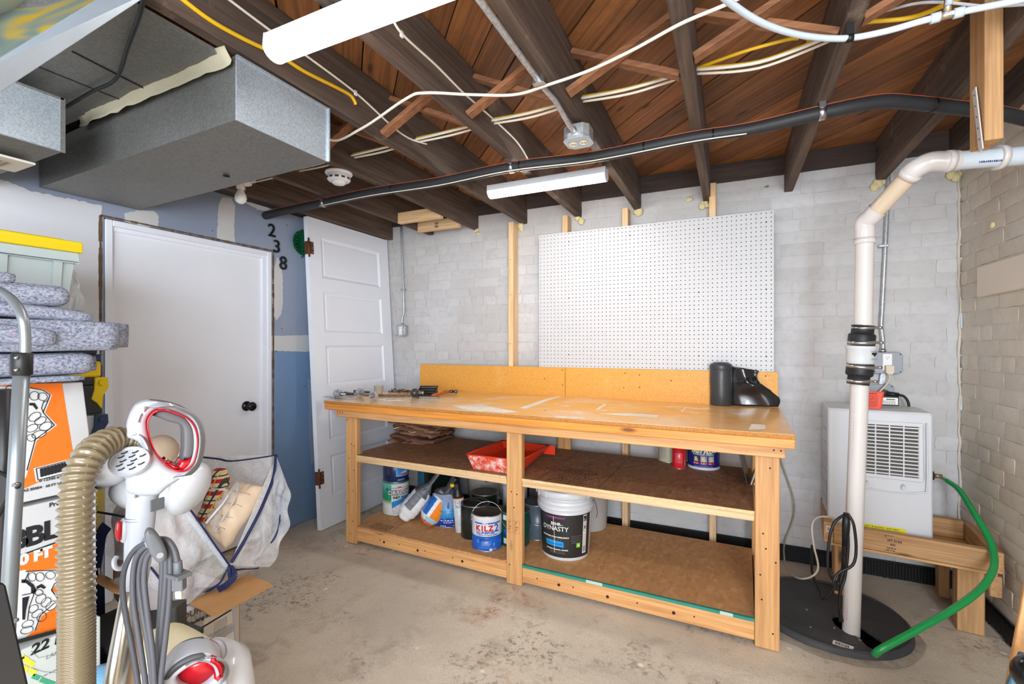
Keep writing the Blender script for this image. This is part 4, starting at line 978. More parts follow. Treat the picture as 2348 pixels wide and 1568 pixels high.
for i in (8, 24, 40, 54):
    for j in (3, 18, 33): mb.lathe([(0, .0016), (.0035, .0014), (.0045, 0)], 8, Matrix.Translation((x0+(i+.5)*T, Y0, z0+(j+.5)*T)) @ Matrix.Rotation(pi/2, 4, 'X'))
build('screw_head', mb, mat((60, 60, 64), .5, .5, name='screw_grey'), peg, world=True)

# ================================================================ WALL OUTLETS AND CONDUITS
def wall_box(r, c, wd, hh, dep, m, name='outlet_box'):
    mb = MB(); mb.box((c.x-wd/2+.004, YB-dep, c.z-hh/2+.004), (c.x+wd/2-.004, YB-.001, c.z+hh/2-.004)); b = build(name, mb, m, r, world=True, bevel=.004)
    mb = MB(); k = .012; o = [(-wd/2+k, -hh/2), (wd/2-k, -hh/2), (wd/2, -hh/2+k), (wd/2, hh/2-k), (wd/2-k, hh/2), (-wd/2+k, hh/2), (-wd/2, hh/2-k), (-wd/2, -hh/2+k)]
    mb.prism([(c.x+x, YB-dep-.004, c.z+z) for x, z in o], (0, .005, 0)); cv = build('cover_plate', mb, m, r, world=True, bevel=.002)
    mb = MB()
    for sx in (-1, 1):
        for sz in (-1, 1): mb.lathe([(0, .001), (.003, .001), (.003, -.001)], 8, Matrix.Translation((c.x+sx*(wd/2-.010), YB-dep-.0045, c.z+sz*(hh/2-.010))) @ Matrix.Rotation(pi/2, 4, 'X'))
    build('screw_hole', mb, BLACK, cv, world=True)
    return cv
def duplex(par, c, y, wd=.030, hh=.066):
    mb = MB(); mb.box((c.x-wd/2, y-.003, c.z-hh/2), (c.x+wd/2, y+.001, c.z+hh/2)); d = build('receptacle', mb, WHITE, par, world=True, bevel=.002)
    mb = MB()
    for s in (1, -1):
        z = c.z+s*hh*.27
        for q in (-.0055, .0055): mb.box((c.x+q-.0009, y-.0034, z), (c.x+q+.0009, y-.002, z+.007))
        mb.box((c.x-.0015, y-.0034, z-.008), (c.x+.0015, y-.002, z-.004))
    build('socket_slot', mb, BLACK, d, world=True)
c = ony(919, 758, 3.055); r = root('wall_outlet', (c.x, 3.05, c.z), 'small metal wall outlet box with thin conduit on the bricks beside the panel door', 'outlet')
cv = wall_box(r, c, .088, .094, .045, ZINC); duplex(cv, c, YB-.049)
ct = ony(917, 533, 3.07)
mb = MB(); A = [Vector((c.x-.002, 3.076, c.z+.045)), Vector((c.x-.002, 3.076, c.z+.10)), Vector((c.x+.006, 3.085, c.z+.15)), Vector((c.x+.006, 3.086, c.z+.25)), Vector((ct.x, 3.086, ct.z+.05))]
mb.tube(spline(A, 8), .0090, 12); build('conduit_tube', mb, ZINC, r, world=True)
mb = MB(); mb.cyl((c.x-.002, 3.076, c.z+.044), (c.x-.002, 3.076, c.z+.062), .012, 12); build('connector', mb, STEEL, r, world=True)
mb = MB(); mb.box((c.x-.022, 3.074, c.z+.33), (c.x+.020, 3.10, c.z+.345)); build('conduit_strap', mb, STEEL, r, world=True, bevel=.002)
GBX = mat((146, 150, 156), .5, .25, var=.08, vs=30, name='grey_box')
c = ony(2035, 832, 3.045); r = root('wall_outlet', (c.x, 3.05, c.z), 'grey metal outlet box under a tall conduit, cream plug in its socket', 'outlet')
cv = wall_box(r, c, .128, .112, .050, GBX); duplex(cv, c+Vector((0, 0, .004)), YB-.054, .040, .088)
c2 = ony(2018, 905, 3.045)
mb = MB(); A = [Vector((c.x-.012, 3.076, c.z+.054)), Vector((c.x-.012, 3.076, c.z+.12)), Vector((c.x-.017, 3.084, c.z+.20)), Vector((c.x-.012, 3.086, c.z+.30)), Vector((ony(2033, 500, 3.086).x, 3.086, 1.9)), Vector((ony(2037, 420, 3.086).x, 3.086, 2.16))]
mb.tube(spline(A, 8), .0105, 12); build('conduit_tube', mb, ZINC, r, world=True)
mb = MB(); mb.cyl((c.x-.012, 3.076, c.z+.052), (c.x-.012, 3.076, c.z+.075), .014, 12); build('connector', mb, STEEL, r, world=True)
mb = MB(); mb.box((c.x-.03, 3.072, 1.76), (c.x+.012, 3.10, 1.775)); build('conduit_strap', mb, STEEL, r, world=True, bevel=.002)
r2 = root('wall_outlet', (c2.x, 3.05, c2.z), 'lower grey metal outlet box behind the dehumidifier, a black plug in it', 'outlet')
cv2 = wall_box(r2, c2, .120, .110, .048, GBX)
mb = MB(); mb.beam((c.x-.010, 3.078, c.z-.05), (c2.x+.012, 3.078, c2.z+.05), .022, .02, up=(0, 1, 0)); build('nipple', mb, ZINC, r2, world=True)
# cream plug and cord of the pump
r3 = root('pump_plug', (c.x, 3.0, c.z-.03), 'cream three-pin plug with its cord, pushed into the upper grey outlet', 'plug')
mb = MB(); y = YB-.054; mb.prism([(c.x-.018+.004, y-.034, c.z-.012), (c.x+.022, y-.034, c.z-.012), (c.x+.022, y-.034, c.z-.048), (c.x+.012, y-.034, c.z-.060), (c.x-.004, y-.034, c.z-.060), (c.x-.014, y-.034, c.z-.048)], (0, .031, 0)); build('plug_body', mb, mat((214, 204, 180), .5, name='cream_plug'), r3, world=True, bevel=.004, seg=2)
mb = MB(); mb.tube(spline([(c.x+.004, y-.018, c.z-.058), (c.x+.004, y-.02, c.z-.085), (c.x-.012, y-.025, c.z-.115), (c.x-.040, y-.03, c.z-.150), (c.x-.060, y-.035, c.z-.170)], 7), .0045, 8); build('cord', mb, mat((206, 196, 174), .5, name='cream_cord'), r3, world=True)
# black plug and cord
b0 = c2+Vector((.030, 0, .008)); r4 = root('black_plug', (b0.x, 3.02, b0.z), 'black plug and looping cord in the lower grey outlet above the dehumidifier', 'plug')
yy = YB-.054
mb = MB(); mb.cyl((b0.x-.015, yy, b0.z), (b0.x-.015, yy-.03, b0.z), .021, 16); mb.cyl((b0.x-.012, yy-.028, b0.z+.002), (b0.x+.04, yy-.032, b0.z-.004), .012, 12); build('plug_body', mb, BLACK, r4, world=True)
mb = MB(); mb.tube(spline([(b0.x+.03, yy-.03, b0.z-.002), (b0.x+.06, yy-.03, b0.z-.008), (b0.x+.078, yy-.03, b0.z-.035), (b0.x+.082, yy-.03, b0.z-.07), (b0.x+.078, yy-.02, b0.z-.13)], 7), .006, 8); build('cord', mb, BLACK, r4, world=True)
tp = D(2038, 920, (YB-.10-0)/1.24 if False else 2.30)
r5 = root('cord_label', tp, 'white printed warning label folded round the black cord', 'label')
mb = MB(); mb.box((-.042, -.001, -.022), (.040, .001, .024)); build('label_back', mb, BLACK, r5)
Print(flat_map((0, -.001, 0), (1, 0, 0), (0, 0, 1)), .0006).rect(-.034, .036, -.016, .018, PAPER).rect(-.01, .024, .008, .012, INK, 1).scribble(-.030, .030, .002, .003, INKG, 4, .005).done(r5, 'printing', world=False)
tg = D(1999, 918, 2.28); r6 = root('warning_tag', tg, 'bright orange-red printed tag hanging from the cream plug cord', 'tag')
mb = MB(); mb.grid(lambda u, v: (-.036+.072*u+.012*v, .004*sin(u*3)-.003, -.05+.095*v), 6, 6); build('tag_card', mb, mat((248, 92, 68), .55, name='tag_orange'), r6, solid=.001)
pr = Print(flat_map((-.0, -.0045, 0), (1, 0, .0), (.12, 0, 1)), .0005)
pr.scribble(-.022, .02, .034, .005, INK, 1); pr.scribble(-.028, .028, .024, .003, mat((120, 40, 30), .6, name='tag_ink'), 9, .0065); pr.done(r6, 'printing', world=False)
# thin grey-cream cord down the wall to the floor
cable('thin_cord', [(.255, 3.075, .72), (.262, 3.07, .60), ony(1822, 1160, 3.06), ony(1800, 1240, 3.06), D(1798, 1275, 2.42), D(1805, 1305, 2.2), D(1830, 1325, 2.05), D(1860, 1322, 1.99), D(1876, 1300, 1.97), D(1866, 1250, 1.97), D(1862, 1205, 1.98), D(1875, 1186, 2.0), D(1905, 1186, 2.0), D(1930, 1200, 2.0)], .0042, mat((168, 158, 140), .55, name='dull_cord'), 'thin beige cord drooping from the brick wall over the wooden stand')

# ================================================================ SUMP: pit lid, discharge pipe, cords
sl = root('sump_lid', SUMP, 'round black plastic sump lid in the floor with a crescent opening', 'sump lid')
LIDM = mat((62, 63, 67), .6, var=.3, vs=9, bump=.25, bs=50, name='lid_plastic')
mb = MB(); n = 64
outer = [(SR*cos(2*pi*k/n), SR*sin(2*pi*k/n)) for k in range(n)]
pc = bl(SUMP)  # unused
ph_ = onz(1950, 1450, .03)-SUMP; ha = atan2(ph_.y, ph_.x)
# crescent opening: from the pipe round to the right rim
cres = [onz(px, py, .030) for px, py in ((1909, 1412), (1916, 1409), (1932, 1411), (1952, 1422), (1975, 1436), (1998, 1452), (2016, 1464), (2024, 1474), (2022, 1484), (2006, 1490), (1990, 1482), (1970, 1462), (1950, 1450), (1930, 1443), (1915, 1432), (1908, 1420))]
cres = [((p-SUMP).x, (p-SUMP).y) for p in cres]
v, f = profile_solid([outer, cres], .012)
mb.add([p+Vector((0, 0, .024)) for p in v], f); build('lid_disc', mb, LIDM, sl, bevel=.002)
mb = MB(); mb.lathe([(SR-.010, .029), (SR-.008, .035), (SR-.001, .035), (SR+.006, .020), (SR+.009, -.005)], n, cap=False); build('lid_rim', mb, LIDM, sl)
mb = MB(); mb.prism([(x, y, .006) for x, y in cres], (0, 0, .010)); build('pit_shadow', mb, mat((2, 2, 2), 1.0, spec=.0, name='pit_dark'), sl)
mb = MB()
mb.grid(lambda u, v: ((SR+.004+(.030+.018*nz(cos(u*2*pi)*3, sin(u*2*pi)*3, 0, 1))*v)*cos(u*2*pi), (SR+.004+(.030+.018*nz(cos(u*2*pi)*3, sin(u*2*pi)*3, 0, 1))*v)*sin(u*2*pi), .008*(1-v)**.6+.002*nz(u*30, v*2, 0, 1)), 120, 3)
build('patched_mortar', mb, mat((150, 140, 126), .9, var=.25, vs=30, bump=.6, bs=60, name='patch_mortar'), sl)
sc_ = onz(1933, 1479, .031)-SUMP
pr = Print(flat_map((sc_.x, sc_.y, .0305), (1, -.28, 0), (.28, 1, 0)), .0006).rect(-.034, .034, -.017, .017, PAPER).barcode(-.026, .02, -.008, .010, INK, 1, 16).scribble(-.026, .02, -.012, .003, INK, 1); pr.done(sl, 'sticker', world=False)
mb = MB()
for px, py in ((1913, 1439), (1850, 1397), (1858, 1437), (1972, 1467)): q = onz(px, py, .031)-SUMP; mb.lathe([(0, .0), (.006, 0), (.006, -.002)], 10, Matrix.Translation((q.x, q.y, .032)))
build('bolt_head', mb, STEEL, sl)
# discharge pipe
pb = onz(1951, 1452, .02); R_ = .0320
r = root('discharge_pipe', (pb.x, pb.y, .0), 'thick white plastic pipe rising from the sump lid and bent at the ceiling', 'pipe')
def axis_pt(px, py, zc): return D(px, py, zc)
zc0 = (pb-EYE).dot(CAMF)
def dep(py): return zc0+(1.90-zc0)*(1452-py)/(1452-545)   # the pipe leans very slightly
def ap(px, py): return D(px, py, dep(py))
T1 = ap(1983, 552)
low = [ap(1951, 1470), ap(1955, 1330), ap(1960, 1180), ap(1967, 1000), ap(1971, 878)]
mb = MB(); mb.tube(spline(low, 6), R_, 24, cap=False); build('lower_pipe', mb, PVC, r, world=True)
mb = MB(); mb.tube([ap(1979, 762), ap(1981, 650), T1+Vector((0, 0, 0))], R_, 24, cap=False); build('upper_pipe', mb, PVC, r, world=True)
E0 = T1; E1 = T1+Vector((0, 0, .07)); P2 = D(2098, 388, 1.71)
dirn = (P2-E1).normalized()
mb = MB(); mb.tube(spline([T1-Vector((0, 0, .010)), T1+Vector((0, 0, .035)), E1+Vector((0, 0, .004)), E1+dirn*.035, E1+dirn*.07], 6), R_*1.09, 24, cap=False); mb.tube([T1-Vector((0, 0, .014)), T1+Vector((0, 0, .010))], R_*1.17, 24); build('elbow', mb, PVC, r, world=True)
mb = MB(); mb.tube([E1+dirn*.02, P2-dirn*.0], R_, 24, cap=False); build('slanted_pipe', mb, mat((214, 194, 170), .3, coat=.2, name='aged_pvc'), r, world=True)
H0 = D(2170, 370, 1.66); H1 = D(2360, 356, 1.60); hd = (H1-H0).normalized(); H1 = H0+hd*((1.056-H0.x)/hd.x)
mb = MB(); mb.tube(spline([P2-dirn*.03, P2, P2.lerp(H0, .5)+Vector((0, 0, .012)), H0, H0+hd*.03], 7), R_*1.10, 24, cap=False)
mb.tube([P2-dirn*.035, P2-dirn*.012], R_*1.18, 24); mb.tube([H0-hd*.005, H0+hd*.018], R_*1.18, 24); build('elbow', mb, PVC, r, world=True)
mb = MB(); mb.tube([H0+hd*.01, H1], R_, 24, cap=False); build('overhead_pipe', mb, mat((206, 216, 224), .28, coat=.2, name='pvc_cool'), r, world=True)
rc = H0+hd*.155; mb = MB(); mb.tube([rc-hd*.010, rc+hd*.010], R_*1.30, 24); build('pipe_collar', mb, PVC, r, world=True)
mb = MB()
side = CAMF*-1
for k in range(11): q = H0+hd*(.075+.006*k)+side*(R_+.0006)*.86-UP*R_*.52; mb.beam(q-UP*.006, q+UP*.008, .0028*(1+(k % 3)*.4), .0006, up=side)
build('barcode', mb, mat((40, 60, 130), .5, name='blue_ink'), r, world=True)
# check valve with rubber couplings (lathe stacked along the pipe)
def cpl(pa, pb_, prof, m, name, par=None):
    a = ap(*pa); b = ap(*pb_); d = b-a; Mx = Matrix.Translation(a) @ d.to_track_quat('Z', 'Y').to_matrix().to_4x4(); L = d.length
    mb = MB(); mb.lathe([(rr_, zz*L) for rr_, zz in prof], 28, Mx, cap=True); return build(name, mb, m, par or r, world=True)
cpl((1974, 792), (1979, 746), [(.046, 0), (.047, .05), (.0475, .5), (.045, .56), (.0395, .60), (.0385, .95), (.041, .97), (.040, 1)], mat((30, 32, 36), .5, name='coupling_rubber'), 'rubber_coupling')
cpl((1967, 881), (1973, 833), [(.040, 0), (.0385, .04), (.0385, .38), (.046, .44), (.0475, .5), (.0475, .95), (.046, 1)], mat((30, 32, 36), .5, name='coupling_rubber'), 'rubber_coupling')
vb = cpl((1972, 834), (1974, 792), [(.046, 0), (.047, .1), (.049, .3), (.051, .80), (.054, .86), (.054, .97), (.050, 1)], WHITE_GLOSS, 'check_valve')
for (pa, pb_, rad) in (((1979, 755), (1979, 748), .0402), ((1975, 789), (1975, 781), .0490), ((1972, 845), (1973, 837), .0490), ((1968, 877), (1968, 869), .0400)):
    cb = cpl(pa, pb_, [(rad, 0), (rad, 1)], STEEL, 'hose_clamp')
    q = ap(*pa)+CAMR*rad*.85-CAMF*rad*.6+UP*.006; mb = MB(); mb.beam(q-CAMR*.012, q+CAMR*.014, .010, .012); mb.cyl(q+CAMR*.012, q+CAMR*.024, .006, 8); build('clamp_screw', mb, STEEL, cb, world=True)
vc = ap(1976, 815); aa = atan2(-CAMF.y, -CAMF.x)+.35
pr = Print(cyl_map((vc.x, vc.y, vc.z), .0505, aa), .0008); pr.poly([(-.016, .012), (.012, .012), (.012, .006), (.004, .002), (-.002, -.004), (-.008, .002), (-.016, .006)], INK, 1); pr.rect(-.020, .03, .0155, .0175, INKG, 1); pr.scribble(.014, .036, .010, .0022, INKG, 5, .0038); pr.scribble(-.018, .034, -.012, .002, INKG, 2, .004); pr.done(vb, 'printing')
# red lettering line down the lower pipe
mb = MB(); rl = mat((190, 90, 86), .6, name='red_print')
for k in range(70):
    if k % 9 == 8: continue
    py = 890+k*7.6; 
    c_ = ap(1972+(1951-1972)*(py-878)/(1470-878), py); a_ = -pi*.95; q = c_+CAMR*cos(a_)*-1*0-CAMR*(R_+.0003)*.93-CAMF*R_*.38; mb.beam(q-UP*.0045, q+UP*.0045, .003, .0006, up=CAMR)
build('printing', mb, rl, r, world=True)
# cords beside the pipe
cb_ = root('pump_wiring', ap(1940, 1200)-CAMR*.02, 'bundle of black pump cords tied beside the lower white pipe', 'cord')
def crd(pts, rad, nm='cord'):
    mb = MB(); mb.tube(spline([D(*p) for p in pts], 8), rad, 8); build(nm, mb, BLACK, cb_, world=True)
z_ = zc0-.05
for pts in ([(1942, 1180, 1.84), (1936, 1230, 1.84), (1940, 1290, 1.84), (1928, 1330, 1.84), (1925, 1380, 1.84), (1931, 1425, 1.84)],
            [(1940, 1178, 1.84), (1912, 1200, 1.84), (1900, 1250, 1.84), (1900, 1310, 1.84), (1922, 1345, 1.84), (1915, 1350, 1.84), (1913, 1330, 1.84)],
            [(1946, 1180, 1.80), (1958, 1205, 1.79), (1963, 1260, 1.79), (1955, 1295, 1.79), (1925, 1312, 1.80), (1912, 1330, 1.80), (1916, 1350, 1.80)],
            [(1938, 1190, 1.85), (1933, 1260, 1.86), (1930, 1310, 1.88), (1910, 1350, 1.90), (1888, 1373, 1.93), (1878, 1350, 1.98), (1862, 1310, 2.05), (1862, 1250, 2.15)],
            [(1941, 1184, 1.83), (1945, 1250, 1.83), (1938, 1320, 1.83), (1927, 1360, 1.83), (1926, 1425, 1.86)]): crd(pts, .0052)
mb = MB(); mb.tube([D(1941, 1176, 1.835), D(1940, 1200, 1.835), D(1938, 1250, 1.84)], [.010, .014, .011], 10); build('cord_bundle', mb, BLACK, cb_, world=True)

# ================================================================ DEHUMIDIFIER AND ITS STAND
fl_ = onz(1897, 1352, 0); 
sA = Vector((.455, 2.70, 0)); sB = Vector((.995, 2.635, 0)); se = (sB-sA).normalized(); sa_ = atan2(se.y, se.x); SL = (sB-sA).length
st = root('wooden_stand', sA, 'low stand of rough two-by-four timbers under the dehumidifier', 'stand', rz=sa_)
def sp2(name, a, b, ax, bev=.003): mb = MB(); mb.box(a, b); return build(name, mb, STAND[ax], st, bevel=bev)
zt_ = .378; zb2 = .289
sp2('front_rail', (-.0, -.019, zb2), (SL-.002, .019, zt_), 'x')
sp2('plywood_edge', (-.02, -.02, zb2-.012), (SL+.02, .40, zb2-.001), 'x', .001)
sp2('end_rail', (-.040, -.030, zb2), (-.002, .395, zt_+.008), 'y'); sp2('end_rail', (SL, -.026, zb2), (SL+.038, .36, zt_), 'y')
sp2('back_rail', (0, .357, zb2), (SL-.002, .395, zt_), 'x')
sp2('under_rail', (SL-.005, -.024, zb2-.012-.09), (SL+.033, .36, zb2-.013), 'y')
for nm, a, b in (('leg', (.005, .02, 0), (.094, .058, zb2-.013)), ('leg', (SL-.10, .005, 0), (SL-.012, .043, zb2-.013)), ('leg', (SL-.10, .32, 0), (SL-.06, .40, zb2-.013)), ('leg', (.01, .34, 0), (.05, .40, zb2-.013))):
    sp2(nm, a, b, 'z')
sp2('gusset_leg', (SL-.10, .043, 0), (SL-.062, .085, zb2-.013), 'z')
pr = Print(flat_map((SL*.42, -.0195, .333), (1, 0, 0), (0, 0, 1)), .0005)
pr.line([(-.028, .03), (-.034, .03), (-.034, .036), (-.002, .036)], .002, SE); pr.text('HT 2134', 0, .014, .014, SE, .0006, rot=pi/2 if False else 0).text('KD', -.006, -.004, .013, SE, .0006).scribble(-.028, .01, -.020, .006, SE, 2, .010).line([(-.034, -.036), (-.034, -.030)], .002, SE).done(st, 'grade_stamp', world=False)
pr = Print(flat_map((.035-.055, -.0302, .355), (1, 0, 0), (0, 0, 1)), .0005).rect(-.009, .010, -.012, .014, PAPER).barcode(-.006, .004, -.009, .010, INK, 1, 8); pr.done(st, 'sticker', world=False)
# dehumidifier
dA = D(1905, 935, 2.235); dA = Vector((.440, 2.752, 0)); dB = Vector((.838, 2.728, 0)); de = (dB-dA).normalized(); W_ = (dB-dA).length
dh = root('dehumidifier', (dA.x, dA.y, .290), 'white dehumidifier with a slatted grille standing on the timber stand', 'dehumidifier', rz=atan2(de.y, de.x))
DH = D(2133, 950, 2.27).z; Ht = .930-.290
DM = mat((208, 210, 215), .38, name='appliance_white'); DG = mat((150, 152, 156), .5, name='appliance_grey')
mb = MB(); prof = [(0, .0), (.008, -.006), (W_*.3, -.014), (W_*.7, -.014), (W_-.008, -.006), (W_, .0), (W_, .25), (0, .25)]
zs = [0, .006, Ht-.012, Ht]
vs = []; 
for k, z in enumerate(zs):
    ins = .006 if k in (0, 3) else 0
    for x, y in prof: vs.append((min(max(x, ins), W_-ins), y+ins*(1 if y < .1 else -1), z))
n = len(prof); fs = [tuple(range(n))[::-1], tuple(3*n+i for i in range(n))]+[(k*n+i, k*n+(i+1) % n, (k+1)*n+(i+1) % n, (k+1)*n+i) for k in range(3) for i in range(n)]
mb.add(vs, fs); build('body', mb, DM, dh, bevel=.004, seg=2)
def q2(px, py): 
    p = ony(px, py, dA.y-.014); p = wm(dh).inverted() @ p; return p.x, p.z
gx0, gz1 = q2(1958, 968); gx1, gz0 = q2(2100, 1078)
gx0 = .135; gx1 = W_-.055; gz1 = Ht-.065; gz0 = Ht-.30
mb = MB(); y = -.0145
mb.box((gx0-.018, y-.004, gz0-.018), (gx1+.018, y+.004, gz0)); mb.box((gx0-.018, y-.004, gz1), (gx1+.018, y+.004, gz1+.018)); mb.box((gx0-.018, y-.004, gz0), (gx0, y+.004, gz1)); mb.box((gx1, y-.004, gz0), (gx1+.018, y+.004, gz1)); build('grille_frame', mb, DM, dh, bevel=.003)
mb = MB(); mb.box((gx0, y+.0, gz0), (gx1, y+.001, gz1)); build('grille_mesh', mb, mat((84, 80, 74), .8, name='dark_mesh'), dh)
for k in range(14):
    z = gz0+(gz1-gz0)*(k+.5)/14; mb = MB(); mb.box((gx0, y-.0035, z-.0028), (gx1, y-.0002, z+.0028)); build('grille_slat', mb, DM, dh)
mb = MB()
for k in range(1, 4): x = gx0+(gx1-gx0)*k/4; mb.box((x-.0025, y-.0040, gz0), (x+.0025, y-.0002, gz1))
build('grille_bar', mb, DM, dh)
mb = MB(); A = [(gx0-.03, y-.0, gz1+.03), (gx0-.028, y-.003, gz0-.03), (gx0-.0, y-.003, gz0-.065), (gx0+.08, y-.003, gz0-.075), (gx1-.05, y-.003, gz0-.075), (gx1+.015, y-.003, gz0-.062), (gx1+.03, y-.003, gz0-.03), (gx1+.03, y-.002, gz1+.02)]
mb.tube(spline(A, 6), .0035, 8); build('recess_edge', mb, DM, dh)
for x in (gx0+.018, gx1-.055): mb = MB(); mb.cyl((x, y, gz0-.042), (x, y-.028, gz0-.046), .007, 12, r2=.008); build('cord_peg', mb, DM, dh)
mb = MB(); 
for k in range(7): mb.box((-.0005, .03, .1+k*.07), (.0006, .20, .103+k*.07))
build('side_vent', mb, DG, dh)
mb = MB(); mb.box((-.001, .04, .14), (.001, .06, .27)); build('side_window', mb, mat((120, 122, 130), .3, name='level_window'), dh)
lw = W_*.30
pr = Print(flat_map((.155, y-.0005, .078), (1, 0, 0), (0, 0, 1)), .0006).rect(-.045, .145, -.026, .020, mat((222, 210, 30), .5, name='yellow_label'))
for cx_ in (-.038, .018, .074): pr.scribble(cx_, cx_+.05, .012, .004, INK, 1).scribble(cx_, cx_+.05, .003, .0025, INKG, 4, .005)
pr.done(dh, 'warning_label', world=False)
mb = MB(); mb.cyl((W_, .10, .335), (W_+.022, .10, .335), .018, 14); mb.cyl((W_+.02, .10, .335), (W_+.026, .10, .335), .021, 10); build('hose_port', mb, BLACK, dh)
mb = MB(); mb.prism([(W_, .06, .39), (W_+.014, .06, .385), (W_, .06, .41)], (0, .05, 0)); build('port_flap', mb, DM, dh)
hp = wm(dh) @ Vector((W_+.026, .10, .335))
# green hose
hs = root('garden_hose', hp, 'bright green drain hose curving from the dehumidifier down into the sump lid', 'hose')
mb = MB(); mb.tube([hp, hp+de*.03], .010, 12); build('hose_fitting', mb, mat((150, 130, 90), .4, .6, name='brass_fitting'), hs, world=True)
A = [hp+de*.02, D(2168, 1100, 2.30), D(2200, 1124, 2.22), D(2236, 1180, 2.08), D(2268, 1235, 1.98), D(2280, 1285, 1.90), D(2268, 1325, 1.84), D(2235, 1362, 1.80), D(2180, 1400, 1.77), D(2120, 1434, 1.74), D(2060, 1467, 1.735), D(2018, 1490, 1.74), D(2006, 1500, 1.76)]
sp_h = spline(A, 10); mb = MB(); mb.tube(sp_h, [.0085+.0045*min(1, i/25) for i in range(len(sp_h))], 14); build('hose', mb, mat((20, 150, 76), .28, coat=.3, var=.06, name='green_hose'), hs, world=True)
# ================================================================ THINGS UNDER AND ON THE BENCH
def face_ang(p): return atan2(-p.y, -p.x)
TIN = mat((178, 176, 172), .35, .9, name='tinplate'); DUSTLID = mat((96, 84, 74), .5, .6, var=.35, vs=18, name='stained_lid')
def pm(c, rough=.35, n='label_print', **k): return mat(c, rough, name=n, coat=.15, **k)
def wire_handle(r, c, rad, z, up, side_a, m=None, drop=.8):
    """bail: half loop between two ears at +-side_a, leaning up or hanging down"""
    a = Vector((cos(side_a), sin(side_a), 0)); nrm = Vector((-a.y, a.x, 0))
    if nrm.dot(Vector((-c.x, -c.y, 0))) < 0: nrm = -nrm
    pts = []
    for k in range(17):
        t = pi*k/16; off = sin(t)
        if up: v = a*cos(t)*(rad+.006)+UP*off*rad*1.05*up - nrm*off*rad*.25
        else: v = a*cos(t)*(rad+.006)+nrm*off*(rad+.010)-UP*off*rad*drop
        pts.append(c+UP*z+v)
    mb = MB(); mb.tube(pts, .0016, 6); build('wire_handle', mb, m or STEEL, r, world=True)
    mb = MB()
    for s in (-1, 1): q = c+UP*z+a*s*rad; mb.cyl(q, q+a*s*.006, .007, 10)
    build('handle_ear', mb, TIN, r, world=True)
def paint_can(p, r_, h, lab, bands, lid=TIN, handle=None, ha=0, rim=TIN, group=None, prints=None, cat='paint can', name='paint_can', plastic=False):
    p = Vector(p); r = root(name, p, lab, cat, group)
    for k, (a, b, m) in enumerate(bands):
        mb = MB(); e = .0012 if plastic else .0
        mb.lathe([(r_-(.0015 if a == 0 else 0), h*a+.0005), (r_, h*a+.002), (r_, h*b)], 36, Matrix.Translation(p), cap=(a == 0)); build('can_body' if k == 0 else 'label_band', mb, m, r, world=True)
    mb = MB(); mb.lathe([(r_, h-.004), (r_+.0022, h-.002), (r_+.0022, h+.001), (r_-.002, h+.0015), (r_-.005, h-.003), (r_-.007, h-.003)], 36, Matrix.Translation(p), cap=False); build('rim', mb, rim, r, world=True)
    mb = MB(); mb.lathe([(r_, 0), (r_+.0018, .001), (r_+.0018, .004), (r_, .005)], 36, Matrix.Translation(p), cap=False); build('foot_rim', mb, rim, r, world=True)
    mb = MB(); mb.lathe([(r_-.006, h-.004), (r_-.010, h-.002), (r_-.013, h-.002), (r_-.017, h-.006), (0, h-.006)], 36, Matrix.Translation(p), cap=False); build('lid', mb, lid, r, world=True)
    if handle is not None: wire_handle(r, p, r_, h*.80, handle, ha)
    if prints:
        pr = Print(cyl_map(p, r_, face_ang(p)), .0005); prints(pr); pr.done(r)
    return r
def cen(px0, px1, py, z):
    """centre and radius of an upright round thing from its foot's pixel width"""
    pm_ = onz((px0+px1)/2, py, z); zc = (pm_-EYE).dot(CAMF); rad = (px1-px0)/2/FPX*zc
    d = Vector((pm_.x, pm_.y, 0)).normalized(); rad *= Vector((pm_.x, pm_.y, 0)).normalized().dot(CAMF)**.5
    return pm_+d*rad, rad
B0 = SB_; B1 = SH
BLUEK = pm((24, 92, 188)); WHT = pm((214, 214, 217)); REDK = pm((196, 32, 44)); DKB = pm((24, 42, 92)); LTB = pm((120, 172, 214)); GRN = pm((30, 146, 90)); MINT = pm((110, 206, 190))
TAPE = mat((30, 124, 200), .6, name='blue_tape'); TAPE2 = mat((22, 146, 222), .6, name='bright_blue_tape')
# front primer can
c, rr_ = cen(1083, 1150, 1265, B0); rr_ = .0835
def f(pr):
    pr.rect(-.075, .085, .150, .158, BLUEK, 0).text('TYPE 2', -.012, .154, .011, WHT, .0006).text('K', -.052, .126, .040, REDK, .0022).text('I', -.026, .126, .040, REDK, .0022).text('L', -.006, .126, .040, REDK, .0022).text('Z', .022, .126, .040, REDK, .0022).text('2', .056, .124, .060, BLUEK, .0016)
    pr.text('ALL-PURPOSE', -.010, .103, .0172, BLUEK, .0010).text('INTERIOR / EXTERIOR PRIMER', .0, .090, .0092, mat((90, 80, 84), .6, name='brown_ink'), .0004)
    pr.text('primer', -.012, .066, .022, DKB, .0002, .2).rect(-.058, -.045, .060, .0615, WHT, 1).rect(-.058, -.045, .050, .0515, WHT, 1)
    for k, w_ in enumerate((.020, .034, .030)): pr.scribble(-.03, -.03+w_*1.6, .050-k*.008, .0022, WHT, 1)
    pr.scribble(-.05, .05, .024, .0016, LTB, 2, .004); pr.scribble(-.055, -.01, .008, .003, WHT, 1); pr.scribble(.03, .06, .012, .004, WHT, 1)
    pr.poly([(.012, .012), (.018, .018), (.026, .017), (.030, .010), (.027, .003), (.016, .003)], WHT, 1); pr.line([(.041, .045), (.040, .036), (.037, .031)], .0025, WHT)
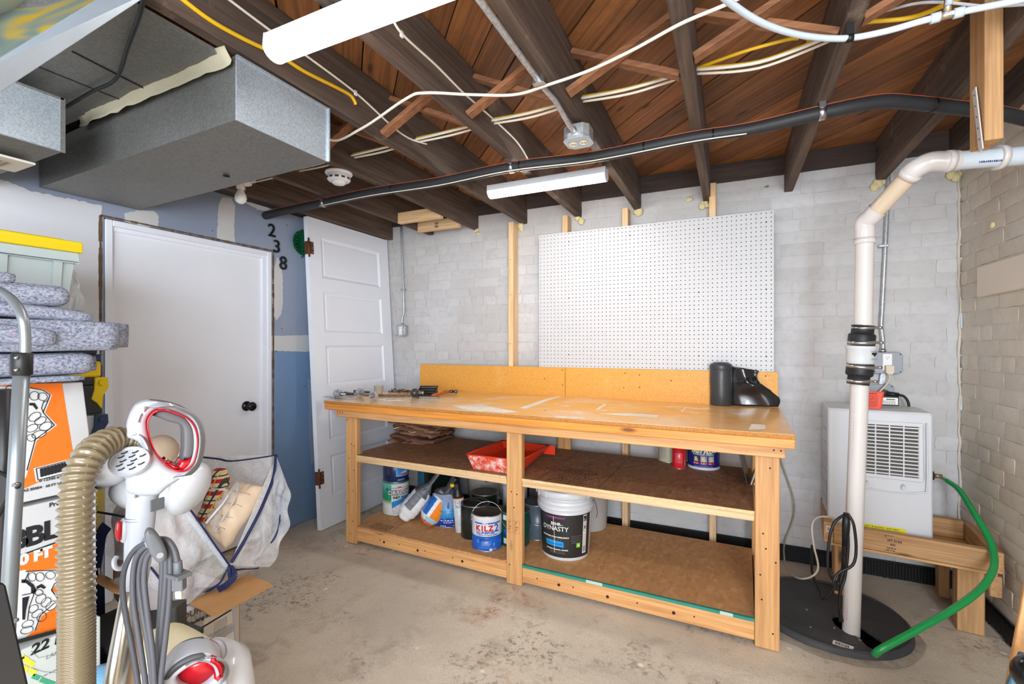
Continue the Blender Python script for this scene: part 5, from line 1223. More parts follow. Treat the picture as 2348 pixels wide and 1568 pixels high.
paint_can((c.x, c.y, B0), rr_, .192, 'blue and white paint can with red lettering and a raised wire handle', [(0, .43, BLUEK), (.43, .86, WHT), (.86, .985, WHT)], DUSTLID, 1.0, YAW+.1, prints=f)
# 5 gallon bucket with the black label
def bucket(p, r0, r1, h, lab, body, group=None, label_m=None, lz=(.05, .66), prints=None, lid=True, skirt=True, name='bucket', top_m=None):
    p = Vector(p); r = root(name, p, lab, 'bucket', group); M = Matrix.Translation(p)
    def R(t): return r0+(r1-r0)*t
    mb = MB(); mb.lathe([(r0-.012, 0), (r0-.003, .001), (r0, .006), (R(.72), h*.72)], 44, M); mb.lathe([(R(.72), h*.72), (R(.97), h*.97)], 44, M, cap=False); build('bucket_body', mb, body, r, world=True)
    tm = top_m or body
    if skirt:
        mb = MB()
        for t in (.70, .78, .84): mb.lathe([(R(t)-.001, h*t), (R(t)+.010, h*t+.002), (R(t)+.010, h*t+.005), (R(t)-.001, h*t+.009)], 44, M, cap=False)
        mb.lathe([(R(.73), h*.71), (R(.74)+.011, h*.725), (R(.78)+.011, h*.775), (R(.79), h*.79)], 44, M, cap=False)
        for k in range(26): a = 2*pi*k/26; mb.box((-.001, 0, h*.72), (.001, .011, h*.78), M=M @ Matrix.Rotation(a, 4, 'Z') @ Matrix.Translation((0, R(.75), 0)))
        build('skirt_rib', mb, tm, r, world=True)
    if lid:
        mb = MB(); mb.lathe([(R(.9)+.006, h*.885), (R(.9)+.012, h*.89), (R(.97)+.012, h*.985), (R(.97)+.006, h), (R(.97)-.012, h), (R(.97)-.018, h-.008), (0, h-.008)], 44, M, cap=False)
        for k in range(16): a = 2*pi*k/16; mb.box((-.0008, 0, h*.89), (.0008, .0145, h*.985), M=M @ Matrix.Rotation(a, 4, 'Z') @ Matrix.Translation((0, R(.95), 0)))
        build('bucket_lid', mb, tm, r, world=True)
    if label_m is not None:
        a0 = face_ang(p); mb = MB(); mb.lathe([(R(lz[0])+.0012, h*lz[0]), (R(lz[1])+.0012, h*lz[1])], 40, M, cap=False, a0=a0-1.30, a1=a0+1.12); lb = build('label', mb, label_m, r, world=True)
    if prints: pr = Print(lambda q, off=0: Vector((p.x+cos(face_ang(p)+q[0]/R(.4))*(R(q[1]/h)+.0014+off), p.y+sin(face_ang(p)+q[0]/R(.4))*(R(q[1]/h)+.0014+off), p.z+q[1])), .0006); prints(pr, R, h); pr.done(r)
    return r
c, _ = cen(1240, 1354, 1288, B0)
def f(pr, R, h):
    a = mat((104, 44, 96), .5, name='plum'); wh = pm((226, 226, 222)); gr = pm((120, 122, 122))
    pr.poly([(-.125, h*.655), (.018, h*.655), (.012, h*.615), (-.125, h*.615)] if False else [(-.112, h*.645), (-.05, h*.645), (.0, h*.645), (-.006, h*.61), (-.05, h*.61), (-.112, h*.61)], a, 0); pr.scribble(-.09, -.02, h*.628, .003, mat((170, 110, 160), .6, name='pale_plum'), 1)
    pr.text('BEHR', -.052, h*.535, .022, wh, .0006).scribble(-.03, -.01, h*.53, .004, wh, 1).text('DYNASTY', -.060, h*.465, .034, wh, .0003, sx=.98)
    pr.text('ADVANCED STAIN REPELLENCY', -.060, h*.345, .0098, wh, .0004, sx=1.1).scribble(-.09, -.02, h*.315, .003, gr, 2, .008)
    pr.poly([(-.115, h*.292), (-.06, h*.29), (-.012, h*.285), (-.010, h*.205), (-.06, h*.21), (-.113, h*.215)], TAPE2, 1).text('Basement walls', -.062, h*.248, .0145, DKB, .0, .2, lay=3)
    pr.text('INTERIOR EGGSHELL ENAMEL', -.050, h*.165, .0095, wh, .0003).scribble(-.09, -.0, h*.135, .003, gr, 2, .007)
    pr.rect(.058, .080, h*.20, h*.262, pm((120, 200, 50))).text('+', .069, h*.232, .018, wh, .001, lay=2); pr.scribble(.03, .086, h*.37, .003, gr, 5, .009)
    pr.rect(.096, .122, h*.10, h*.655, wh, 0); pr.rect(.098, .120, h*.56, h*.64, INK, 1); pr.scribble(.099, .119, h*.60, .004, wh, 2, .008, lay=2)
    pr.line([(.109+.010*cos(t*pi/8), h*.475+.024*sin(t*pi/8)) for t in range(16)], .002, INK, 1, True); pr.rect(.105, .113, h*.45, h*.50, INK, 1); pr.scribble(.099, .119, h*.38, .002, INK, 12, .006); pr.barcode(.100, .118, h*.12, h*.20, INK, 1, 10)
    pr.line([(-.062, h*.64), (-.064, h*.52), (-.060, h*.40), (-.061, h*.12)], .0022, wh, 2)
PAIL = mat((204, 205, 208), .35, name='pail_plastic')
dyn = bucket((c.x, c.y, B0), .128, .148, .365, 'white five-gallon bucket with a black label and a strip of blue tape', PAIL, None, mat((40, 40, 40), .35, name='black_label', coat=.2), (.055, .67), f)
ca_ = face_ang(c)
mb = MB(); q = Vector((c.x, c.y, B0+.29)); a_ = YAW
sd = CAMR
mb.tube(spline([q+sd*.146+UP*.015, q+sd*.160-UP*.02-CAMF*.02, q+sd*.163-UP*.06-CAMF*.06, q+sd*.150-UP*.075-CAMF*.09], 6), .0018, 6); build('wire_handle', mb, STEEL, dyn, world=True)
# pale grey bin behind it
c, _ = cen(1345, 1386, 1225, B0); c = onz(1340, 1222, B0)+Vector((-.02, .13, 0))
bucket((c.x, c.y, B0), .120, .142, .395, 'plain pale grey bucket half hidden behind the bucket with the black label', mat((186, 184, 182), .45, name='grey_pail'), None, None, skirt=False)
# stacked cans at the left
c = onz(908, 1181, B0); c = c+Vector((c.x, c.y, 0)).normalized()*.075

def m_grad(name, stops, z0, z1, sp=None):
    m, t, b = nt(name); geo = t.nodes.new('ShaderNodeNewGeometry'); sx = t.nodes.new('ShaderNodeSeparateXYZ'); t.links.new(geo.outputs['Position'], sx.inputs[0])
    mr = t.nodes.new('ShaderNodeMapRange'); mr.inputs[1].default_value = z0; mr.inputs[2].default_value = z1; t.links.new(sx.outputs['Z'], mr.inputs[0]); f_ = mr.outputs[0]
    if sp:
        nn = noise_n(t, coords(t), sp, 3); ad = N(t, 'ShaderNodeMath', operation='MULTIPLY_ADD'); ad.inputs[1].default_value = .35; ad.inputs[2].default_value = -.17; t.links.new(nn, ad.inputs[0]); a2 = N(t, 'ShaderNodeMath', operation='ADD'); t.links.new(f_, a2.inputs[0]); t.links.new(ad.outputs[0], a2.inputs[1]); f_ = a2.outputs[0]
    t.links.new(ramp(t, f_, [(p, lin(c_)) for p, c_ in stops]), b.inputs['Base Color']); b.inputs['Roughness'].default_value = .35; return m
DR = m_grad('printed_green_label', [(0, (200, 226, 216)), (.12, (226, 228, 224)), (.32, (222, 226, 222)), (.5, (24, 140, 84)), (.75, (36, 160, 120)), (1, (110, 206, 196))], B0, B0+.215, 9)
CR = .087
def f(pr):
    pr.rect(-.030, .13, .012, .205, WHT, -.3); pr.rect(-.028, .10, .180, .183, REDK, 1).text('UGL', .022, .186, .016, REDK, .001, .2).text('DRYLOK', .026, .150, .040, INK, .0045).text('DRYLOK', .026, .150, .040, WHT, .0012, lay=2).text('WET-WALL', .036, .118, .022, INK, .0012)
    pr.poly([(-.028, .092), (.03, .108), (.09, .128), (.13, .140), (.13, .118), (.08, .098), (.03, .078), (-.026, .052)], TAPE, 3); pr.line([(-.02, .028), (-.02, .052), (.0, .058), (.0, .028)], .0015, INK, 1, True); pr.scribble(-.018, .06, .02, .003, INKG, 2, .006)
    pr.line([(-.068, .175), (-.060, .180), (-.056, .172), (-.060, .166), (-.068, .168)], .004, INK, 1, True)
paint_can((c.x, c.y, B0), CR, .215, 'green and white waterproofer can, lower of the stack on the base shelf', [(0, .985, DR)], DUSTLID, None, prints=f)
def f(pr):
    pr.rect(.0, .13, .040, .215, LTB, 0); pr.rect(.004, .126, .046, .210, pm((70, 140, 200)), 1); pr.poly([(.01, .085), (.06, .118), (.12, .150), (.125, .120), (.07, .085), (.02, .055)], TAPE, 3); pr.text('EXTRA', .055, .066, .018, WHT, .001, lay=3).text('XTREME', .055, .050, .013, REDK, .001, lay=3)
    pr.rect(-.068, -.034, .03, .20, INK, 0); pr.scribble(-.066, -.038, .19, .0025, INKG, 22, .0065); pr.scribble(.01, .06, .02, .003, WHT, 2, .006); pr.rect(.10, .115, .02, .03, WHT, 1)
    pr.text('WATERPROOF', .062, .180, .016, WHT, .001, lay=3)
paint_can((c.x, c.y, B0+.2175), .085, .185, 'dark blue and light blue can stacked on the green and white can', [(0, .985, DKB)], TIN, 0, YAW+1.2, prints=f)
# small tin top left glimpse handled; items behind, left to right
def back(px0, px1, pyb, dback): 
    q = onz((px0+px1)/2, pyb, B0); return q+Vector((q.x, q.y, 0)).normalized()*dback
c = onz(955, 1165, B0)+Vector((-.06, .26, 0))
def f(pr): pr.poly([(-.05, .06), (.02, .075), (.06, .10), (.06, .07), (.02, .045), (-.05, .03)], pm((30, 150, 190)), 1).text('Ceil', .05, .055, .02, pm((240, 200, 40)), .0006, .2, lay=3)
paint_can((c.x, c.y, B0), .1, .25, 'teal-blue can behind the stacked pair of cans', [(0, .98, pm((20, 96, 130)))], TIN, None, prints=f)
paint_can((c.x, c.y, B0+.253), .085, .17, 'dark red-brown can standing on the teal can at the back', [(0, .98, mat((64, 34, 34), .5, name='oxblood'))], TIN, None)
c = onz(985, 1170, B0)+Vector((.005, .15, 0))
DKG = mat((16, 34, 26), .3, name='dark_green_plastic', coat=.2)
def f(pr, R, h): pr.rect(-.06, .05, h*.60, h*.655, PAPER).scribble(-.05, .04, h*.64, .004, INKG, 3, .007)
bucket((c.x, c.y, B0), .118, .136, .36, 'dark green bucket with a black lid and white sticker behind the bagged mortar', DKG, None, None, prints=None, top_m=BLACK)
pr_ = Print(lambda q, off=0: Vector((c.x+cos(face_ang(c)+q[0]/.14)*(.1505+off), c.y+sin(face_ang(c)+q[0]/.14)*(.1505+off), B0+q[1])), .0006)
for nm_ in [bpy.data.objects[o.name] for o in COL.objects if o.get('label', '').startswith('dark green bucket')]:
    pr_.rect(-.045, .035, .262, .278, PAPER).scribble(-.04, .03, .272, .003, INKG, 2, .006); pr_.rect(-.075, .065, .30, .345, PAPER, 0).poly([(-.04, .335), (.03, .33), (.02, .31), (-.02, .315)], TAPE, 2); pr_.done(nm_)
bk = onz(1060, 1170, B0)+Vector((-.02, .36, 0))
def f(pr, R, h): pr.rect(.0, .05, h*.36, h*.44, mat((110, 50, 50), .5, name='maroon')); pr.scribble(-.03, .04, h*.30, .003, INKG, 3, .006)
bucket((bk.x, bk.y, B0), .125, .142, .37, 'white lidded bucket at the back behind the spray can', mat((222, 216, 208), .45, name='old_pail'), 'white buckets at the back of the base shelf', None, prints=f)
bk2 = bk+Vector((.30, .02, 0))
paint_can((bk2.x-.02, bk2.y-.02, B0), .080, .19, 'dark purple can at the back between buckets', [(0, .98, mat((40, 34, 70), .4, name='purple_tin'))], TIN, None)
paint_can((bk2.x-.02, bk2.y-.02, B0+.193), .078, .175, 'red can stacked at the back near the middle leg', [(0, .98, mat((150, 34, 30), .4, name='red_tin'))], TIN, None)
q = onz(1128, 1225, B0)+Vector((-.06, .42, 0)); r = root('bottle', (q.x, q.y, B0), 'amber and clear squeeze bottle with white cap at the back of the base shelf', 'bottle')
mb = MB(); mb.lathe([(.028, 0), (.031, .004), (.031, .15), (.024, .18), (.012, .195), (.012, .21)], 24); build('bottle_body', mb, m_grad('amber_liquid', [(0, (150, 84, 30)), (.45, (168, 100, 40)), (.5, (150, 150, 138)), (1, (176, 176, 166))], B0, B0+.2), r)
mb = MB(); mb.lathe([(.015, .205), (.015, .225), (.006, .232), (.005, .25)], 16); build('bottle_cap', mb, WHITE, r)
q = onz(1150, 1222, B0)+Vector((-.05, .30, 0)); 
def f(pr): pr.rect(-.03, .04, .09, .17, pm((40, 100, 170)), 0).rect(-.08, .08, .0, .06, mat((30, 26, 60), .4, name='indigo'), 0)
paint_can((q.x, q.y, B0), .082, .27, 'tall white tub with a blue patch behind the front blue and white can', [(0, .985, pm((214, 218, 226)))], WHITE, None, prints=f, rim=WHITE, plastic=True, cat='tub')
# blue speckled can and leaning spray can
c = onz(1028, 1210, B0); c = c+Vector((c.x, c.y, 0)).normalized()*.08
GB = m_grad('blue_gradient_label', [(0, (26, 62, 150)), (.26, (26, 62, 150)), (.27, (40, 130, 200)), (.5, (60, 150, 206)), (.72, (130, 160, 200)), (1, (150, 160, 186))], B0, B0+.205, 40)
def f(pr): pr.scribble(-.05, .05, .045, .008, WHT, 1).scribble(-.03, .04, .033, .006, WHT, 1).scribble(-.05, -.01, .012, .007, WHT, 1).scribble(.03, .06, .014, .006, WHT, 1).poly([(-.01, .13), (-.004, .155), (.004, .16), (.008, .13), (.004, .115), (-.004, .115)], pm((90, 100, 140)), 1)
paint_can((c.x, c.y, B0), .084, .205, 'blue speckled paint can with wire handle down, left of the spray can', [(0, .985, GB)], DUSTLID, 0, YAW, prints=f)
sb0 = onz(1057, 1224, B0); sb0 = sb0+Vector((sb0.x, sb0.y, 0)).normalized()*.032+Vector((0, 0, .004))
tilt = Matrix.Translation(sb0) @ Matrix.Rotation(-.085, 4, CAMF)
r = root('spray_can', sb0, 'tall pale spray can with a black trigger top, leaning on the base shelf', 'spray can')
mb = MB(); mb.lathe([(.030, 0), (.033, .003), (.033, .205)], 28, tilt); build('can_body', mb, mat((206, 210, 214), .35, name='aerosol_print', coat=.2), r, world=True)
mb = MB(); mb.lathe([(.0334, .203), (.0334, .208)], 28, tilt, cap=False); build('orange_band', mb, ORANGE, r, world=True)
mb = MB(); mb.lathe([(.0332, .208), (.033, .222), (.026, .236), (.022, .252), (.022, .285), (.016, .300), (0, .302)], 28, tilt); mb.box((-.012, -.034, .262), (.012, -.010, .296), M=tilt @ Matrix.Rotation(YAW, 4, 'Z')); build('trigger_cap', mb, mat((26, 27, 30), .4, name='cap_black'), r, world=True, bevel=.002)
mb = MB(); mb.cyl(tilt @ Vector((-.012, -.034, .284)), tilt @ Vector((-.014, -.020, .284)), .010, 12); mb.box((-.030, -.03, .275), (-.010, -.012, .293), M=tilt); build('nozzle', mb, YEL, r, world=True, bevel=.002)
pr = Print(lambda q, off=0: tilt @ Vector((cos(face_ang(sb0)+q[0]/.033)*(.0332+off), sin(face_ang(sb0)+q[0]/.033)*(.0332+off), q[1])), .0005)
pr.line([(-.018, .150), (.006, .150), (.006, .190), (-.018, .190)], .0015, INK, 1, True).text('!', -.006, .178, .012, INK, .001).scribble(-.016, .004, .165, .002, INK, 5, .0035).scribble(-.020, .028, .138, .0016, INKG, 18, .0055).barcode(.014, .028, .02, .036, INK, 1, 8); pr.done(r)
# black cans behind the primer can
c = onz(1092, 1250, B0)+Vector((-.075, .12, 0))
BKC = mat((22, 30, 28), .3, name='black_can', coat=.3)
paint_can((c.x, c.y, B0), .085, .195, 'black can with dripped white paint and raised wire handle behind the blue and white can', [(0, .985, BKC)], mat((30, 28, 28), .25, name='wet_black_lid', coat=.5), .5, YAW-.5)
c = onz(1082, 1240, B0)+Vector((-.0, .35, 0))
paint_can((c.x-.06, c.y-.08, B0), .085, .20, 'second black can tucked deep behind the other black can', [(0, .985, BKC)], TIN, 0, YAW)
# green/white can behind the leg and grey can on its other side
c = onz(1163, 1262, B0)+Vector((.028, .085, 0))
def f(pr): pr.rect(-.075, .02, .15, .178, WHT, 0).rect(-.07, -.02, .02, .05, WHT, 0).poly([(-.07, .09), (-.04, .11), (-.02, .08), (-.05, .06)], BLUEK, 1)
paint_can((c.x-.035, c.y+.03, B0), .083, .19, 'dark green can with a white top band just left of the middle leg', [(0, .985, pm((16, 76, 62)))], TIN, 0, YAW+.4, prints=f)
c = onz(1195, 1255, B0)+Vector((.018, .20, 0))
def f(pr): pr.rect(.028, .056, .012, .045, PAPER, 0).barcode(.032, .052, .020, .038, INK, 1, 8)
paint_can((c.x, c.y, B0), .086, .20, 'slate grey paint can with a small barcode just right of the middle leg', [(0, .985, pm((84, 96, 108)))], DUSTLID, 0, YAW+.1, prints=f)
# mortar bags
def bag(base, L, w_, ax, lab, mats, region, seed, cut_=.64):
    r = root('mortar_bag', base, lab, 'bag', 'small sacks on the base shelf'); mb = MB(); n = 34; seg = 48
    ax = Vector(ax).normalized(); sd = ax.cross(UP).normalized(); nn = sd.cross(ax); body = []
    tc = Vector((-base[0], -base[1], 1.0)).normalized(); ac = atan2(tc.dot(nn), tc.dot(sd))
    for i in range(n+1):
        t = i/n
        full = min(1, .62+3*t) if t < .50 else max(.0, 1-(t-.50)/.22*.78) if t < .72 else .20
        ww = w_*(.86+.14*min(1, t*5)) if t < .50 else w_*(1-.40*min(1, (t-.50)/.20)) if t < .72 else w_*(.58+.12*(t-.72)/.28)
        c = ax*L*t+nn*(.03*max(0, t-.55)); th = .062*full
        for k in range(seg):
            a = 2*pi*k/seg; ca, sa = cos(a), sin(a); e = .75
            sx = (abs(ca)**e)*(1 if ca >= 0 else -1); sy = (abs(sa)**e)*(1 if sa >= 0 else -1)
            wr = .0030*nz(i*.9, k*.35, seed, 1)+.0022*sin(i*1.9+2*nz(k*.3, seed, 0, 1))
            body.append(c+sd*sx*(ww+wr)+nn*sy*(th+wr*(1 if full > .3 else .4)))
    for i in range(n):
        for k in range(seg):
            da = ((2*pi*(k+.5)/seg-ac+pi) % (2*pi))-pi
            mb.f.append([i*seg+k, i*seg+(k+1) % seg, (i+1)*seg+(k+1) % seg, (i+1)*seg+k]); mb.m.append(region((i+.5)/n, da)); mb.sm.append(True)
    mb.f.append(list(range(seg))[::-1]); mb.m.append(0); mb.sm.append(False)
    mn = min(v.z for v in body); mb.v = body; cutf = int(cut_*n)*seg
    top = MB(); top.v = list(body); top.f = mb.f[cutf:-1]; top.m = mb.m[cutf:-1]; top.sm = mb.sm[cutf:-1]
    mb.f = mb.f[:cutf]+[mb.f[-1]]; mb.m = mb.m[:cutf]+[0]; mb.sm = mb.sm[:cutf]+[False]
    for q_, nm in ((mb, 'sack_body'), (top, 'folded_top')):
        ob = build(nm, q_, mats, r)
        bm = bmesh.new(); bm.from_mesh(ob.data); bmesh.ops.delete(bm, geom=[v for v in bm.verts if not v.link_faces], context='VERTS'); bm.to_mesh(ob.data); bm.free()
    r.location = Vector(base)-UP*mn; return r
PW_ = mat((224, 224, 226), .45, name='poly_white', bump=.3, bs=30); PG_ = mat((112, 116, 122), .5, name='grey_print', var=.35, vs=160); PD_ = mat((84, 86, 92), .5, name='dark_grey_film', var=.3, vs=60)
POr = pm((236, 96, 40)); PO2 = pm((242, 136, 36)); PBl = pm((28, 108, 200)); PMx = mat((206, 96, 60), .5, name='dotted_print', var=.9, vs=120); PLb = pm((150, 196, 214))
def reg1(t, a):
    if t > .93: return 3 if a > -.6 else 2
    if t > .60: return 1 if (t*9+a*3) % 1.6 < .9 else 2
    if t > .20 and -.1 < a < .75 and t < .58: return 1
    if .50 < t: return 2 if a > -.5 else 0
    return 0
b0 = onz(928, 1203, B0)
bag((b0.x-.055, b0.y+.055, B0), .37, .070, (.46, .30, .62), 'white mortar bag with grey print and an orange torn top, left of the other bag', [PW_, PG_, PD_, POr], reg1, 1)
def reg2(t, a):
    if t > .66: return 5
    if t > .50: return 0
    if t < .07: return 4
    if t < .15: return 3 if a < .3 else 0
    if -.95 < a < -.05: return 1
    if .35 < a < 2.2: return 2
    return 0
b0 = onz(985, 1216, B0)
bag((b0.x-.065, b0.y+.05, B0), .32, .066, (.34, .34, .62), 'small grout bag printed orange and blue with coloured dots, right of the grey-printed bag', [PW_, PO2, PBl, PLb, PMx, PD_], reg2, 2)

# ---- middle shelf
r = root('paper_bags', onz(955, 1010, B1)+Vector((.02, .06, 0)), 'crumpled pile of folded brown paper bags on the left of the middle shelf', 'paper bags')
rnd = random.Random(8)
for k in range(8):
    L = rnd.uniform(.34, .44); Wd = rnd.uniform(.24, .30); th = .012+.008*rnd.random(); a = rnd.uniform(-.15, .2); z = .004+k*.020; ox, oy = rnd.uniform(-.02, .02), rnd.uniform(-.03, .03); ph_ = rnd.uniform(0, 9)
    def fn(u, v, s=1):
        x = (u-.5)*L; y = (v-.5)*Wd; cx_ = cos(a)*x-sin(a)*y+ox; cy_ = sin(a)*x+cos(a)*y+oy
        return cx_, cy_, z+.010*sin(u*5+ph_)+.020*nz(u*3+k, v*3, 0, 2)+.010*nz(u*9+k, v*9, 3, 2)+.020*(1-u)*(.5-.5*cos(v*3+k))
    mb = MB(); n_ = 14; tp_ = [fn(i/n_, j/8) for j in range(9) for i in range(n_+1)]
    mb.add(tp_, [(j*(n_+1)+i, j*(n_+1)+i+1, (j+1)*(n_+1)+i+1, (j+1)*(n_+1)+i) for j in range(8) for i in range(n_)], 0, True)
    build('folded_bag', mb, [BROWNP, mat((112, 76, 58), .85, var=.25, vs=12, bump=.4, bs=18, name='brown_paper_dark'), mat((150, 108, 80), .85, var=.2, vs=12, bump=.4, bs=18, name='brown_paper_light')][k % 3], r, solid=th*.9)
mb = MB(); mb.grid(lambda u, v: (-.17+.20*u, -.135+.05*v+.02*sin(u*4), .085+.012*sin(u*6)-.01*v), 12, 3); build('white_lining', mb, PAPER, r, solid=.003)
# red roller tray
tA = onz(1070, 1078, B1); tB = onz(1158, 1083, B1)
tA.y += .018; tr = root('paint_tray', tA, 'red paint-splashed plastic roller tray on the middle shelf behind the middle leg', 'paint tray', rz=-.03)
TR = mat((222, 58, 30), .35, coat=.3, name='tray_red')
m_, t_, b_ = nt('splashed_red'); n_ = noise_n(t_, coords(t_, (30, 30, 30)), 1.0, 6, .7, .5); t_.links.new(ramp(t_, n_, [(.42, lin((216, 70, 48))), (.52, lin((228, 140, 124))), (.62, lin((232, 216, 212)))]), b_.inputs['Base Color']); b_.inputs['Roughness'].default_value = .45; TSP = m_
wd_, ln_, hh = .31, .40, .085
def ring_(x0, x1, y0, y1, z, zb_=None): return [(x0, y0, z), (x1, y0, z), (x1, y1, zb_ if zb_ is not None else z), (x0, y1, zb_ if zb_ is not None else z)]
a_ = ring_(.020, wd_-.020, .022, ln_-.02, .002, .045); b__ = ring_(-.006, wd_+.006, -.006, ln_+.006, hh); 
mb = MB(); mb.add(a_+b__, [(0, 1, 5, 4)], 0); mb.add(a_+b__, [(1, 2, 6, 5), (2, 3, 7, 6), (3, 0, 4, 7)], 1); build('tray_side', mb, [TSP, TR], tr, solid=.003)
mb = MB(); mb.add(ring_(.020, wd_-.020, .022, ln_-.02, .004, .045), [(0, 1, 2, 3)]); build('tray_floor', mb, TR, tr, solid=.003)
mb = MB(); P_ = [Vector(p) for p in b__]; mb.tube([P_[0], P_[1], P_[2], P_[3], P_[0]], .006, 8, flat=.6); build('tray_lip', mb, TR, tr)
mb = MB(); mb.box((wd_-.10, ln_+.005, .03), (wd_+.04, ln_+.01, hh)); build('hook_tab', mb, TR, tr, bevel=.002)
# cans at the right of the middle shelf
c = onz(1613, 1078, B1); c = c+Vector((c.x, c.y, 0)).normalized()*.082
def f(pr):
    pr.rect(-.062, .062, .114, .124, REDK, 0).scribble(-.055, .055, .119, .004, WHT, 1).text('FAST PLUG', 0, .100, .027, pm((226, 224, 170)), .0022, .35).text('HYDRAULIC CEMENT', 0, .084, .0120, WHT, .0004)
    for k in range(3):
        x = -.055+k*.040; pr.rect(x, x+.032, .044, .076, pm(((70, 74, 84), (176, 168, 140), (160, 160, 160))[k]), 0).poly([(x+.006, .046), (x+.028, .048), (x+.02, .072), (x+.008, .070)], pm((206, 196, 160)), 1).rect(x, x+.034, .030, .043, REDK, 0).scribble(x+.003, x+.030, .036, .006, WHT, 1)
    pr.scribble(-.05, .05, .022, .002, LTB, 2, .005)
r = paint_can((c.x, c.y, B1), .084, .19, 'dark blue cement tub with pictures on its label on the middle shelf', [(0, .075, PAIL), (.075, .95, pm((24, 36, 120)))], WHITE, None, prints=f, rim=PAIL, cat='tub')
c = onz(1557, 1076, B1); c = c+Vector((c.x, c.y, 0)).normalized()*.036
def f(pr): pr.scribble(-.02, .02, .085, .003, pm((240, 150, 150)), 7, .008).barcode(.018, .030, .018, .045, INK, 1, 8).rect(.016, .032, .014, .050, PAPER, -.4)
paint_can((c.x, c.y, B1), .0365, .185, 'red cylindrical can with a gold rim beside the dark blue tub', [(0, .80, mat((206, 34, 44), .3, name='red_can', coat=.3)), (.80, .86, mat((190, 160, 90), .35, .5, name='gold_band')), (.86, .98, mat((206, 34, 44), .3, name='red_can2'))], TIN, None, prints=f, cat='can', name='can')
c = onz(1532, 1063, B1); c = c+Vector((c.x, c.y, 0)).normalized()*.05
def f(pr): pr.scribble(-.045, -.01, .12, .003, INKG, 14, .007)
paint_can((c.x+.0, c.y+.02, B1), .058, .20, 'beige can left of and behind the red can', [(0, .98, mat((190, 182, 156), .5, name='beige_can'))], TIN, None, prints=f, cat='can', name='can')
for k, (dx, lab, m, th) in enumerate(((0, 'black tile leaning against the right end of the middle shelf', mat((52, 50, 48), .35, name='black_tile', coat=.3), .008), (.016, 'outer white-edged tile leaning behind the black tile', PAPER, .007), (.030, 'innermost white-edged tile by the right leg of the bench', PAPER, .007))):
    q0 = onz(1714, 1112, B1)+Vector((dx-.004, .01, 0)); q1 = q0+Vector((.01, .30 if k == 0 else .16, 0)); r = root('tile', q0, lab, 'tile', 'tiles leaning at the shelf end')
    up_ = Vector((-.045+.0*k+(.075 if k else 0), 0, .19 if k == 0 else .10)); mb = MB(); mb.prism([q0, q1, q1+up_, q0+up_+Vector((0, .0, 0))], (th, 0, 0)); build('tile_slab', mb, [mat((52, 50, 48), .35, name='black_tile', coat=.3), PAPER, PAPER][k], r, world=True, bevel=.001)

# ---- worktop things
# roll of black plastic
c = onz(1653, 931, WT); c = c+Vector((c.x, c.y, 0)).normalized()*.055
r = root('plastic_roll', (c.x, c.y, WT), 'upright roll of black plastic sheeting with its loose end, on the right of the worktop', 'plastic roll')
RP = mat((56, 58, 62), .42, coat=.1, name='roll_plastic', bump=.15, bs=14); SHN = mat((30, 31, 34), .22, coat=.5, name='black_film')
mb = MB(); mb.lathe([(0, 0), (.056, 0), (.058, .004), (.0575, .08), (.060, .15), (.058, .232), (.054, .238), (.046, .240), (.040, .246), (.020, .247), (.018, .240), (0, .240)], 36); build('roll', mb, RP, r)
mb = MB(); mb.lathe([(.0605, .206), (.0612, .208), (.0612, .226), (.060, .230)], 36, cap=False); build('roll_sleeve', mb, RP, r)
def film(u, v):
    bx = 1668+(1784-1668)*u; by = 929+4*u; tx_ = 1668+(1741-1668)*u; ty_ = 838+12*u
    x = bx*(1-v)+tx_*v+14*u*u*sin(2*pi*v); y = by*(1-v)+ty_*v
    dp = 2.958-.030*sin(u*3.0)*(1-u*.3)-.045*math.exp(-((v-.40-.25*u)/.13)**2)*u-.012*sin(u*9+v*4)*u
    q = ony(x, y, dp); q.z = max(q.z, WT+.002); return q
mb = MB(); mb.grid(film, 40, 24); build('loose_sheet', mb, SHN, r, world=True, solid=.0012)
# hammer
h0 = onz(993, 912, WT); h1 = onz(1056, 897, WT); r = root('hammer', h0, 'small hammer with an orange-brown wooden handle lying on the worktop', 'hammer')
hd_ = (h1-h0).normalized(); hd_.z = 0; sdv = Vector((-hd_.y, hd_.x, 0)); zz = .016
mb = MB(); pts = [h0+UP*(zz-.001), h0+hd_*.02+UP*zz, h0+hd_*.10+UP*zz, h0+hd_*.19+UP*zz, h0+hd_*.27+UP*zz]; mb.tube(pts, [.0125, .0145, .012, .0095, .0085], 14, flat=.8); build('handle', mb, mat((176, 84, 38), .4, var=.1, coat=.2, name='hammer_handle'), r, world=True)
hc = h0+hd_*.275+UP*zz; a = -sdv
mb = MB(); mb.tube([hc+a*.012, hc+a*.030, hc+a*.034, hc+a*.050], [.010, .009, .013, .013], 14); mb.tube([hc+a*.014, hc-sdv*-.012], [.012, .010], 12); mb.tube([hc+sdv*.010, hc+sdv*.035, hc+sdv*.062], [.010, .008, .003], 10, flat=.5); build('hammer_head', mb, mat((120, 118, 116), .35, .9, name='hammer_steel'), r, world=True)
